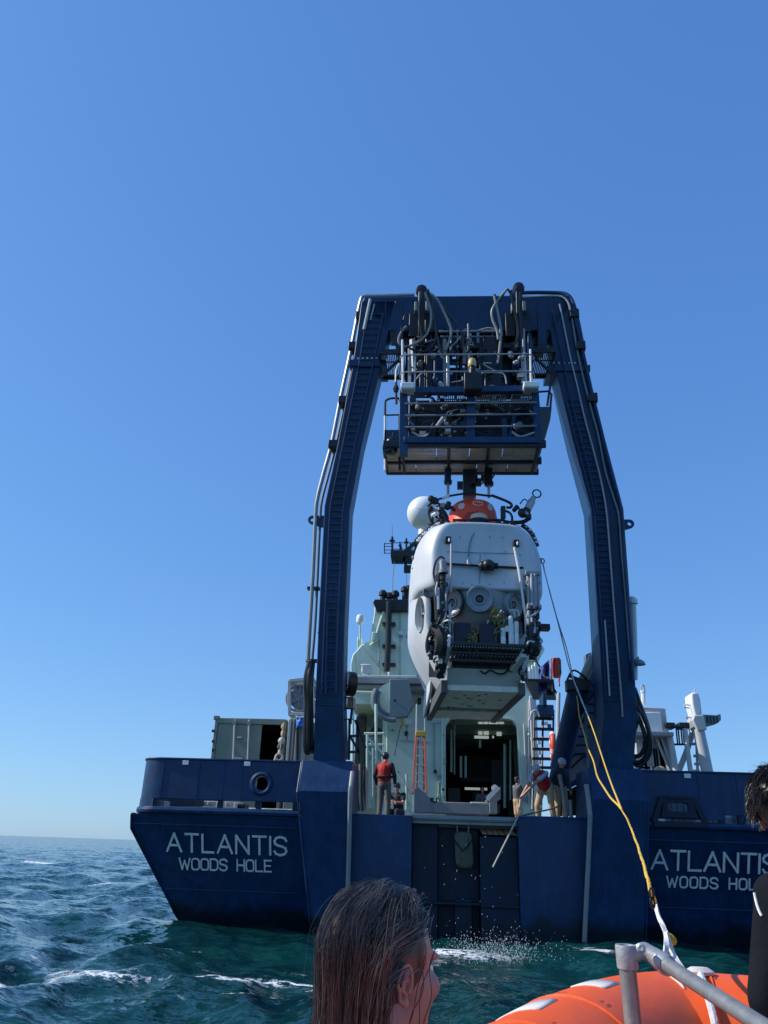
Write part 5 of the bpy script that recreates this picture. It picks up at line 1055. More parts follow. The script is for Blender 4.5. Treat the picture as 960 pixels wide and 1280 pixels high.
stube('arm_link', BLKM, [(549,720,-.1), (547,745,-.15), (549,775,-.15)], .09, pa); stube('arm_link', BLKM, [(554,718,-.2), (552,750,-.25), (553,770,-.2)], .06, pa); stube('arm_link', BLACK, [(545,785,-.1), (552,800,-.2), (548,818,-.1)], .15, pa, sm=4); stube('arm_link', BLKM, [(552,828,.0), (549,846,.15)], .12, pa); stube('arm_link', PIPE, [(548,735,-.25), (548.5,762,-.3)], .035, pa)
for pts in ([(541,782), (536,792), (533,806), (535,817), (540,815), (544,818)], [(560,740), (556,752), (560,768)], [(536,800), (534,810), (537,818), (541,813)]): stube('arm_hose', HOSE, [(x,y,-.15) for x, y in pts], .028, pa, sm=5)
sbox('white_block', WHITE, 548, 553.5, 822.5, 829.5, -.1, .12, pa); p = S(559,775,-.3); mb = MB(); mb.lathe([(.03,0), (.08,.05), (.085,.07)], p, (0,-.3,-1), 12); sb(mb, 'spot_lamp', WHITE, pa)
for x, y in ((562,796), (561,801), (561.5,806)): p = S(x,y,-.3); mb = MB(); mb.ell(p, (.045,.03,.05), 8, 6); sb(mb, 'hook_block', WHITE, pa)
# starboard manipulator: ribbed grey housings, elbow, black claw
mb = MB(); a, b = S(666,718,-.15), S(667,758,-.2)
for dx in (-.10, -.035, .03, .095):
    mb.lathe([(.03,0), (.042,.03), (.042,(b-a).length), (.03,(b-a).length+.03)], a+V((dx,-.05 if abs(dx) < .05 else 0,0)), b-a, 10)
mb.box(a.x-.17, a.x+.15, -.22, -.02, a.z-.03, a.z+.06); mb.box(b.x-.15, b.x+.15, -.3, -.08, b.z-.08, b.z+.02); mb.box(a.x-.16, a.x+.15, -.2, .1, a.z-.22, a.z-.16)
sa = sb(mb, 'starboard_manipulator', pm('arm_grey', (.30,.31,.32), .45, metal=.3, var=.2), bev=.01)
arm_cluster(sa, 660, 674, 758, 800, -.2, 26, 36, 12); arm_cluster(sa, 655, 674, 795, 822, -.2, 20, 36, 15)
stube('arm_link', BLKM, [(664,760,-.2), (663,780,-.25), (665,796,-.25)], .085, sa); stube('arm_link', PIPE, [(669,764,-.25), (668,792,-.3)], .035, sa); stube('arm_link', PIPE, [(661,764,-.25), (660,782,-.3)], .04, sa); stube('arm_link', BLACK, [(662,800,-.2), (668,808,-.25), (666,816,-.15)], .14, sa, sm=4)
stube('arm_hose', GREYL, [(659,806,-.35), (661,802,-.38), (665,802,-.38), (669,803,-.35)], .022, sa, sm=4); stube('arm_hose', HOSE, [(655,816,-.2), (650,832,0), (650,846,.3)], .05, sa)
arm_cluster(sa, 645, 658, 836, 850, .25, 4, 10, 17)
# ---------------------------------------------------------------- things on the deck
def bx(name, m, x0, x1, y0, y1, Y, d, par, bev=.015):
    a, b = at(x0, y1, Y), at(x1, y0, Y); mb = MB(); mb.box(a.x, b.x, Y, Y+d, a.z, b.z); return mb.build(name, m, par, bev=bev)
def tw(name, m, pts, r, par, Y=None, n=8, sm=0):
    q = [at(p[0], p[1], p[2] if len(p) > 2 else Y) for p in pts]; mb = MB(); mb.tube(smooth_path(q, sm) if sm else q, r, n); return mb.build(name, m, par)
DZ = 2.44
# shipping container, one leaf shut, one opening dark
YC = 4.5; a, b = at(266,925,YC), at(357.5,899,YC); cl, cr_, ct = a.x, b.x, b.z
con = thing('shipping_container', ((cl+cr_)/2, YC, DZ), 'grey green shipping container with one end door shut and the other half dark and open', 'container')
mb = MB(); 
for q in ((cl,cl+.10,YC,YC+.12,DZ,ct), (cr_-.08,cr_,YC,YC+.12,DZ,ct), (cl+.1,cr_-.08,YC,YC+.12,ct-.17,ct), (cl+.1,cr_-.08,YC,YC+.12,DZ,DZ+.12)): mb.box(*q)
mb.build('door_frame', CONT, con, bev=.01)
mb = MB(); n = 44
for x in (cl+.02, cr_-.06):
    for k in range(n): y0 = YC+.12+5.9*k/n; d_ = .035*(k % 2); mb.box(x+d_, x+d_+.03, y0, y0+5.9/n*1.02, DZ, ct-.02)
o = mb.build('side_wall', CONT, con); o['kind'] = 'stuff'
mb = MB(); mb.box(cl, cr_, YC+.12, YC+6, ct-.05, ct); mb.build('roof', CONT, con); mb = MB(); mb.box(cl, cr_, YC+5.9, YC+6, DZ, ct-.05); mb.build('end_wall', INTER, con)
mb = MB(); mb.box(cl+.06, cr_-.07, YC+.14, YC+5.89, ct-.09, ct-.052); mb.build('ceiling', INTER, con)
xd = at(324,945,YC).x; mb = MB(); mb.box(cl+.11, xd, YC+.02, YC+.07, DZ+.13, ct-.18); dr = mb.build('door', CONT, con, bev=.01)
mb = MB(); mb.box(xd+.01, cr_-.09, YC+2.6, YC+2.65, DZ, ct-.3); mb.build('inner_partition', INTER, con)
for x in (293.5, 311.5): tw('locking_bar', GREYL, [(x,900), (x-2,950)], .028, dr, YC-.03); 
for x, y in ((293.5,903), (311.5,904)): p = at(x,y,YC-.03); mb = MB(); mb.box(p.x-.06,p.x+.06,YC-.06,YC+.01,p.z-.05,p.z+.05); mb.build('bar_keeper', GREY, dr)
for x0, x1, y in ((296,302,921), (293,303,947)): bx('door_handle', GREYL, x0, x1, y, y+1.6, YC-.06, .05, dr, .004)
p = at(270,897.5,YC); mb = MB(); mb.box(p.x-.07,p.x+.09,YC-.03,YC+.14,ct-.06,ct+.06); mb.build('corner_casting', CONT, con, bev=.01)
for y in (912, 925, 936): bx('hinge', BLKM, 264.5, 267.5, y, y+3, YC-.04, .06, con, .0)
# second, paler container beside it with a blue tarp corner
Y2 = 4.2; a, b = at(360,925,Y2), at(388,898,Y2)
c2 = thing('equipment_van', ((a.x+b.x)/2, Y2, DZ), 'narrow grey green van container end between the dark doorway and the hoses', 'container')
mb = MB(); mb.box(a.x, b.x, Y2, Y2+4, DZ, b.z); mb.build('body', CONT, c2, bev=.02)
for x, w_, m_ in ((359.5,1.4,GREYL), (364.5,2.5,CONT), (369,1.6,GREYL), (374.5,10,pm('pale_panel', (.36,.38,.37), .55, grime=.2))): bx('rib', m_, x, x+w_, 899, 960, Y2-.05, .05, c2, .008)
tw('door_seal', BLACK, [(371.5,905), (371,950)], .04, c2, Y2-.07)
tp = thing('tarp', at(376,899,Y2-.1), 'crumpled bright blue tarp draped on the grey van top corner', 'tarp')
mb = MB(); c = at(376,902,Y2-.12); vs = []
for i in range(9):
    row = []
    for j in range(9): u, v = i/8-.5, j/8-.5; row.append(c+V((u*.26, -.05*math.cos(u*3)+.02*math.sin(9*u+7*v), -v*.26 - abs(u)*.18*(v > 0)+.01*math.sin(11*v+5*u))))
    vs.append(row)
mb.loft(vs, caps=False, closed=False); o = mb.build('tarp_sheet', TARP, tp); o.modifiers.new('t','SOLIDIFY').thickness = .015; mb = MB(); mb.tube([c+V((-.1,-.06,.12)), c+V((.1,-.06,.13))], .012, 6); mb.build('tarp_edge_cord', WHITE, tp)
# grey cable reel on top of the van
Y3 = 4.4; c = at(373.5,872,Y3); wn = thing('cable_reel', at(374,897,Y3), 'grey spoked cable reel in a box frame beside the port leg of the A-frame', 'reel')
mb = MB(); f0 = [at(x,y,Y3) for x, y in ((361.5,851), (390,848), (392,893), (362,892))]; f1 = [q+V((0,2.2,0)) for q in f0]
for i in range(4): mb.bar(f0[i], f0[(i+1)%4], .10, .10); mb.bar(f1[i], f1[(i+1)%4], .1, .1); mb.bar(f0[i], f1[i], .1, .1)
mb.build('reel_frame', GREYL, wn, bev=.01)
mb = MB(); mb.prism([at(362.5,850,Y3+.15), at(392,847.5,Y3+.15), at(392,856,Y3+.15), at(362.5,861,Y3+.15)], (0,1.9,0)); mb.build('top_cover', GREYL, wn)
rr_ = 17*(Y3-CAM.y)/F
for yy in (.05, 1.6):
    mb = MB(); mb.lathe([(rr_,0), (rr_*1.03,.03), (rr_*1.03,.1), (rr_*.9,.12), (rr_*.88,.02), (rr_,0)], c+V((0,yy,0)), (0,1,0), 32); mb.build('reel_flange', GREY, wn)
    for k in range(3): a_ = PI*k/3+.5; mb = MB(); d_ = V((math.cos(a_), 0, math.sin(a_)))*rr_*.95; mb.bar(c+V((0,yy+.06+.012*k,0))-d_, c+V((0,yy+.06+.012*k,0))+d_, .05, .10); mb.build('spoke', GREY, wn)
mb = MB(); mb.lathe([(rr_*.75,.14), (rr_*.75,1.6)], c, (0,1,0), 28); mb.build('cable_drum', pm('drum_grey', (.30,.32,.34), .6, grime=.2), wn)
# life rings hung like a garland / tan bundle in the doorway and rope coil under it
hb = thing('hanging_bundle', at(350,947,3.6), 'tan and grey lashed bundle hanging in the dark container doorway', 'bundle')
for (x, y, rx, rz_, m_) in ((354.5,908.5,.075,.10,TAN), (354,917,.075,.10,TAN), (352,926,.10,.10,GREYL), (350.5,933,.09,.12,GREYC), (351.5,930,.06,.07,GREYL), (349.5,941,.05,.12,GREYL)):
    mb = MB(); mb.ell(at(x,y,3.6), (rx,rx,rz_), 14, 10); o = mb.build('bundle_lobe', m_, hb); d = o.modifiers.new('d','DISPLACE'); d.strength = .04; d.texture = bpy.data.textures.get('cl') or bpy.data.textures.new('cl','CLOUDS'); d.texture.noise_scale = .06
tw('lashing', TROPE, [(355,903), (352,925), (349,945)], .015, hb, 3.5)
def coil(name, label, c, r0, ax, m, turns=5, rr=.03, cat='rope coil'):
    t = thing(name, c, label, cat); ax = V(ax).normalized(); N = ax.orthogonal().normalized(); B = ax.cross(N)
    for k in range(turns):
        mb = MB(); r_ = r0*(1-.10*(k % 3)); off = ax*(rr*1.5*(k-turns/2)); mb.tube([V(c)+off+N*(r_*math.cos(a)+.01*math.sin(5*a+k))+B*(r_*math.sin(a)) for a in [2*PI*j/28 for j in range(28)]], rr, 7, closed=True); mb.build('coil_turn', m, t)
    return t
coil('rope_coil', 'pale tan rope coil resting on the bulwark below the hanging bundle', at(348.5,948,2.8), .10, (.2,-1,.3), TROPE, 5, .035)

# orange step ladder leaning at the wall, aluminium rungs
YL = 9.0; la = thing('step_ladder', at(526,1000,YL), 'orange step ladder with pale rungs standing left of the hangar door', 'ladder')
for pts in ([(520.5,914), (516,992)], [(530.5,914), (533,992)]): mb = MB(); mb.bar(at(*pts[0],YL), at(*pts[1],YL-.5), .07, .10, (0,1,0)); mb.build('stile', LADO, la, bev=.008)
for k in range(7):
    t = (k+.9)/7.2; y = 914+78*t; xa_, xb_ = 520.5-4.5*t, 530.5+2.5*t; mb = MB(); p, q = at(xa_,y,YL-.5*t), at(xb_,y,YL-.5*t); mb.box(p.x, q.x, p.y-.05, p.y+.05, p.z-.02, p.z+.025); mb.build('rung', GREYL, la, bev=.004)
bx('top_cap', YEL, 519.5, 532, 914, 920, YL-.12, .25, la)
for pts in ([(521,880), (520.5,914)], [(531,882), (531,914)]): tw('rail', GREYL, pts, .03, la, YL+.1)
for pts in ([(523,918), (521,992)], [(529.5,918), (530,992)]): mb = MB(); mb.bar(at(*pts[0],YL+.2), at(*pts[1],YL+.9), .05, .05); mb.build('rear_stile', LADO, la)
# grey launch carriage at the edge of the deck
Yk = 2.4; ck = thing('launch_carriage', at(570,1018,Yk), 'low grey steel launch carriage with raised ends in front of the hangar', 'carriage')
bx('cradle_beam', GREY, 536, 612, 1004, 1016, Yk, .8, ck); bx('cradle_lip', GREYL, 588, 612, 1003, 1005, Yk-.03, .4, ck); bx('post', GREY, 612, 621.5, 999, 1017, Yk-.1, .5, ck)
mb = MB(); mb.prism([at(x,y,Yk-.1) for x, y in ((518.5,985), (523,984), (537,997), (541,1016), (518,1016))], (0,.6,0)); mb.build('end_plate', GREY, ck, bev=.02)
mb = MB(); mb.prism([at(x,y,Yk-.1) for x, y in ((607,1001), (622,984), (626,984), (626,999), (620,1002))], (0,.6,0)); mb.build('end_plate', GREY, ck, bev=.02)
mb = MB(); mb.bar(at(609,999,Yk-.15), at(623,984,Yk-.15), .05, .12); mb.build('wear_strip', WHITE, ck)
p = at(618,985,Yk); mb = MB(); mb.lathe([(.08,0), (.08,.12)], p, (0,-1,0), 14); mb.build('roller', GREYL, ck)
bx('motor_box', BLKM, 537, 542, 997, 1003, Yk, .3, ck); bx('pedal', BLKM, 621, 625, 1005, 1016, Yk, .3, ck); tw('hose', BLKM, [(541,1003), (546,1002), (546,997)], .02, ck, Yk)
# stairs to the gallery on the starboard side
Ys = 6.5; st = thing('stairway', at(680,985,Ys), 'dark open stairway with flat treads right of the hangar', 'stairs')
for k, y in enumerate((897.5, 910.5, 923, 935.5, 947.5, 958.5)):
    p, q = at(668-k*.6,y,Ys+.25*(5-k)), at(691-k*.4,y,Ys+.25*(5-k)); mb = MB(); mb.box(p.x, q.x, p.y-.12, p.y+.16, p.z-.05, p.z+.02); mb.build('tread', BLKM, st, bev=.006)
for x in (668, 679, 692): tw('stringer', BLKM, [(x,888,8.0), (x-2.5,1012,6.3)], .035, st)
tw('stair_post', GREYL, [(698.5,866), (697.5,900), (699,960), (702,1020)], .06, st, Ys-.4)
tw('stair_rail', GREYL, [(662,900), (665,890), (671,888), (674,896)], .03, st, Ys-.2, sm=4)
for x0,x1,y0,y1 in ((672,692,881,893), (679,683,867,884)): bx('landing', FRAMEBLUE, x0, x1, y0, y1, Ys+.4, 1.0, st)
tw('gallery_rail', BLKM, [(668,823), (697,868)], .03, st, 8.0); tw('gallery_post', GREYL, [(689,822), (690,862)], .03, st, 8.0); tw('gallery_post', GREYL, [(678,840), (690,822)], .025, st, 8.0); tw('gallery_rail', BLKM, [(680,836), (695,866)], .03, st, 8.2)
for x,y,w_,h_,m_ in ((676,902,9,4,WHITE), (672,925,4,5,WHITE), (673,938,3,5,GREYL), (674,949,2.5,6,GREYL), (668,963,6,6,GREY), (685,905,4,8,DENIM), (684,864,8,5,BLKM)): bx('cable_tray', m_, x, x+w_, y, y+h_, Ys+2.2, .1, st, .004)
# blue banner and red coil at the gallery
fl = thing('signal_flag', at(682,845,7.6), 'crumpled dark blue and white flag hanging at the gallery rail', 'flag')
mb = MB(); rows = []
for i in range(9):
    u = i/8; rows.append([at(673+u*14, 824+14*(1-u)*.9+ v/6*(36-6*(1-u)), 7.6+.08*math.sin(u*9+v*.8)) for v in range(7)])
mb.loft(rows, caps=False, closed=False); o = mb.build('flag_cloth', FLAG, fl); o.modifiers.new('t','SOLIDIFY').thickness = .01
for pts in ([(676,842), (684,848), (689,845)], [(680,832), (681,850), (684,862)]): tw('flag_stripe', LBLUE if pts[0][0] < 680 else NAVY, pts, .035, fl, 7.5)
tw('flag_staff', GREYL, [(688,823), (690,864)], .025, fl, 7.55)
rc = thing('red_line_bundle', at(696,845,7.2), 'bundle of orange red line hung high on the gallery corner', 'line bundle')
for k in range(7):
    x = 693+k*.9; tw('line_hank', REDO if k % 3 else REDC, [(x-1,823), (x-2+r2.uniform(-1,1),832), (x-1,845), (x+.5,846), (x+1.5,832), (x+1,824), (x-1,823)], .028, rc, 7.2+.03*k, sm=4)
tw('line_tail', REDO, [(698,830), (701,840), (699,850), (699.5,858)], .025, rc, 7.2, sm=4)
for k in range(6): tw('line_twist', NAVY, [(697+k*.9,822+k*3.4), (701,826+k*3.2), (698,829+k*3.4)], .018, rc, 7.1, sm=3)
# life ring seen nearly edge-on
lr = thing('life_ring', at(691,932,6.0), 'orange life ring hung on the stair post, seen almost edge-on', 'life ring')
c = at(691,932.5,5.9); u_, v_ = V((.03,.36,0)), V((0,0,.37)); lr_pts = [c+u_*math.cos(a)+v_*math.sin(a) for a in [2*PI*k/36 for k in range(36)]]
mb = MB(); mb.tube(lr_pts, .085, 12, closed=True); mb.build('ring', REDO, lr)
for k in (2, 11, 20, 29): mb = MB(); mb.tube(lr_pts[k:k+3], .091, 12); mb.build('reflective_band', WHITE, lr)
# starboard side fittings between stairs and A-frame leg
sg = thing('side_gallery', at(728,1000,3), 'dark blue and grey bracket structure beside the starboard A-frame leg', 'structure')
mb = MB(); mb.prism([at(x,y,3.0) for x, y in ((701,956), (716,944), (716,905), (742,860), (748,940), (740,975), (712,982), (704,1000))], (0,1.2,0)); mb.build('side_plate', pm('slate_paint', (.10,.13,.17), .5, grime=.3), sg, bev=.02)
mb = MB(); mb.prism([at(x,y,2.7) for x, y in ((701,918), (716,907), (716,946), (701,956))], (0,.2,0)); mb.build('pale_screen', pm('pale_blue_panel', (.30,.37,.48), .5), sg)
for y0 in (913, 923, 934, 945): tw('side_step', BLKM, [(717,y0+2), (718,y0-2), (733,y0-3), (733,y0+3)], .03, sg, 2.6); 
tw('side_step', BLKM, [(714,960), (728,946), (732,945)], .03, sg, 2.6)
mb = MB(); mb.prism([at(x,y,2.0) for x, y in ((704,982), (735,966), (735,974), (704,990))], (0,.6,0)); mb.build('ramp_beam', FRAMEBLUE, sg); mb = MB(); mb.prism([at(x,y,2.4) for x, y in ((705,990), (735,975), (735,1019), (710,1019))], (0,.3,0)); mb.build('dark_bay', BLKM, sg)
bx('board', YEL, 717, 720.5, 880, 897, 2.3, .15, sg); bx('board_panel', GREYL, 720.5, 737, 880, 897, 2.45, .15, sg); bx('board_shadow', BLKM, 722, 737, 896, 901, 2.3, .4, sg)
mb = MB(); mb.prism([at(x,y,1.2) for x, y in ((732,818), (739,815), (751,960), (737,965), (731,880))], (0,.3,0)); mb.build('leg_bracket', pm('slate_blue', (.12,.17,.24), .5), sg, bev=.01)
for y in (865, 880, 891, 908): tw('bracket_rung', BLKM, [(734,y), (752,y+.5)], .02, sg, 1.1)
tw('bracket_rail', BLKM, [(742,826), (744,862), (744,900)], .03, sg, 1.05)
mb = MB(); mb.prism([at(x,y,2.2) for x, y in ((700,1000), (706,992), (712,1020), (698,1020))], (0,.3,0)); mb.build('foot_plate', BLKM, sg)
for pts in ([(699,968), (704,990), (708,1022)], [(713,1000), (714,1022)]): tw('guard_bar', GREY, pts, .05, sg, 1.2)
# starboard deck crane
Yr = 9.0; cr2 = thing('deck_crane', at(845,965,Yr), 'pale grey deck crane with boxy housing and inclined tubular legs beyond the starboard bulwark', 'crane')
mb = MB(); mb.prism([at(x,y,Yr) for x, y in ((797,885), (806,883), (832,885), (835,910), (838,918), (793,916), (793,890))], (0,2.2,0)); mb.build('housing', GREYL, cr2, bev=.04)
bx('housing_panel', WHITE, 806, 826, 890.5, 914, Yr-.06, .06, cr2, .02); bx('platform', GREY, 792, 842, 915, 919, Yr-.3, 2.5, cr2)
mb = MB(); p = at(804,881,Yr+.5); q = at(804,866,Yr+.5); mb.tube([p,q], .08, 12); mb.lathe([(.1,0), (.1,.08)], q, (0,0,1), 12); mb.build('vent_pipe', WHITE, cr2); tw('lifting_ring', GREYL, [(801.5,866), (801,859), (803,856), (805.5,859), (806,866)], .025, cr2, Yr+.5, sm=4)
for pts, r_ in (([(837,918), (841,940), (846,970)], .10), ([(856,910), (859,935), (864,970)], .085), ([(873,912), (879,940), (885,970)], .20)): tw('leg_tube', GREYL, pts, r_, cr2, Yr, n=16)
tw('leg_tube', GREYL, [(868,908), (858,940), (846,970)], .10, cr2, Yr+.5, n=12); tw('cross_tube', BLKM, [(842,930.5), (858,930.5)], .035, cr2, Yr)
for x in (845, 847.5, 851, 853.5): tw('guard_bar', BLKM, [(x,908), (x+2,930)], .028, cr2, Yr)
for x0,x1 in ((832,844), (849.5,862)): bx('bearing_cap', BLKM, x0, x1, 903, 910, Yr-.1, .5, cr2, .03)
mb = MB(); mb.prism([at(x,y,Yr-.2) for x, y in ((863.5,867), (867,865), (873,865.5), (876,875), (878,893), (869,895), (865,880))], (0,.8,0)); ho = mb.build('crane_head', WHITE, cr2, bev=.06, seg=3)
mb = MB(); mb.prism([at(x,y,Yr-.25) for x, y in ((868,894), (880,894), (884,912), (873,914), (866,900))], (0,.9,0)); mb.build('crane_neck', GREYL, cr2, bev=.03)
mb = MB(); mb.prism([at(x,y,Yr) for x, y in ((878,893), (896,894), (901,892), (901.5,900), (897,904), (881,908))], (0,.5,0)); mb.build('boom_stub', GREY, cr2, bev=.02)
for x in (884, 888, 892, 896): tw('boom_rib', BLKM, [(x,894.5), (x+1,904)], .02, cr2, Yr-.03)
for pts in ([(864,882), (857,881), (855,884), (862,885)], [(864,897), (857,896), (860,899)], [(868,865), (869,861)]): tw('cable_loop', GREYL, pts, .022, cr2, Yr, sm=3)
for x0,x1,y0,y1,m_ in ((812,817,921,958,GREY), (818,822,935,962,BLKM), (826,829,925,965,GREYL), (822,826,928,965,GREY), (829,836,918,968,GREYL), (798,806,920,962,GREYL), (806,810,926,964,GREY), (788,815,958,961,WHITE), (866,875,962,968,WHITE)): bx('winch_frame', m_, x0, x1, y0, y1, Yr+.4, .4, cr2)
for pts in ([(820,921), (838,966)], [(842,966), (826,920)], [(870,905), (872,965)], [(863,930), (874,930)], [(867,945), (876,945)], [(868,955), (877,955)]): tw('lattice_bar', GREYL, pts, .05, cr2, Yr+.3)
tb_ = thing('tan_tarpaulin', at(824,963,Yr-1), 'small tan covered bundle showing over the bulwark below the crane', 'bundle'); mb = MB(); mb.ell(at(825,963,Yr-1), (.2,.2,.14), 14, 10); mb.build('cover', TAN, tb_)
# red plastic crates at the foot of the rail on the port side
bt_ = thing('rope_stack', at(448,1005,2.5), 'tangle of tan and black ropes hanging on the rail beside the port pedestal', 'ropes')
for k in range(9):
    x = 445+k*1.7; tw('hanging_line', [GREY, BLKM, TROPE, GREY, BLKM][k % 5], [(x,955+k%3*4), (x+r2.uniform(-1.5,1.5),985), (x+r2.uniform(-2,2),1014)], .035, bt_, 1.6+.05*k, sm=4)
# ---------------------------------------------------------------- people
def remesh(o, vox, smooth_it=4, fac=.5):
    r_ = o.modifiers.new('remesh', 'REMESH'); r_.mode = 'VOXEL'; r_.voxel_size = vox; r_.use_smooth_shade = True
    s_ = o.modifiers.new('smooth', 'SMOOTH'); s_.iterations = smooth_it; s_.factor = fac
    return o
def head_into(mb, c, f, r, u, k=1.0, ears=True):      # c: centre of the head, f forward, r right, u up
    B = Matrix((r, f, u)).transposed(); q = lambda x, y, z: c + (r*x + f*y + u*z)*k
    e = lambda p, s: mb.ell(q(*p), tuple(t*k for t in s), 20, 14, B)
    e((0,-.012,.028), (.076,.095,.088)); e((0,.035,-.03), (.062,.062,.075)); e((0,.055,-.078), (.042,.040,.034)); e((0,.02,-.065), (.058,.06,.04))
    e((0,.078,.026), (.052,.016,.012)); e((.034,.070,-.022), (.026,.022,.024)); e((-.034,.070,-.022), (.026,.022,.024))
    mb.chain([q(0,.086,.018), q(0,.106,-.016)], [.010*k,.014*k], 8); e((0,.100,-.022), (.018,.014,.010))
    e((0,.090,-.052), (.024,.012,.007)); e((0,.088,-.062), (.021,.012,.007)); e((0,.086,-.088), (.020,.016,.016))
    if ears:
        for s in (-1, 1):
            mb.tube([q(s*(.078+.010*math.sin(a)), -.012-.016*math.cos(a), -.012+.030*math.sin(a)) for a in [R(t) for t in range(0, 360, 24)]], .0055*k, 6, closed=True)
            e((s*.079,-.012,-.012), (.006,.016,.026)); e((s*.080,.002,-.036), (.007,.008,.010))
def hand_into(mb, w_, d, n, k=1.0, curl=.5, side=1):   # wrist, direction of the fingers, palm normal
    d = V(d).normalized(); n = V(n); n = (n - d*n.dot(d)).normalized(); s = d.cross(n)*side
    mb.cap(w_, w_+d*.05*k, .024*k, .030*k, 8); L = [.066,.076,.072,.056]
    for i in range(4):
        b = w_+d*.085*k+s*((i-1.5)*.021*k); mb.chain([w_+d*.03*k+s*((i-1.5)*.014*k), b], [.016*k,.011*k], 8); p = b; a = .15
        for j in range(3): a += curl*.75; p2 = p+(d*math.cos(a)+n*math.sin(a))*(L[i]*k*(.45,.32,.23)[j]); mb.chain([p, p2], [.0100*k-.001*j*k,.0092*k-.001*j*k], 8); p = p2
    b = w_+d*.025*k-s*.03*k; mb.chain([w_+d*.01*k-s*.015*k, b, b+d*.035*k-s*.018*k+n*.012*k, b+d*.06*k-s*.02*k+n*.025*k], [.016*k,.014*k,.011*k,.009*k], 8)
STAND = dict(pelvis=(0,0,.95), waist=(0,.0,1.08), chest=(0,.0,1.30), neck=(0,.0,1.48), head=(0,.03,1.63),
    shL=(-.19,0,1.42), shR=(.19,0,1.42), elL=(-.25,-.02,1.13), elR=(.25,-.02,1.13), wrL=(-.26,.06,.89), wrR=(.26,.06,.89),
    hpL=(-.09,0,.93), hpR=(.09,0,.93), knL=(-.11,.02,.50), knR=(.11,.02,.50), anL=(-.12,-.03,.08), anR=(.12,-.03,.08))
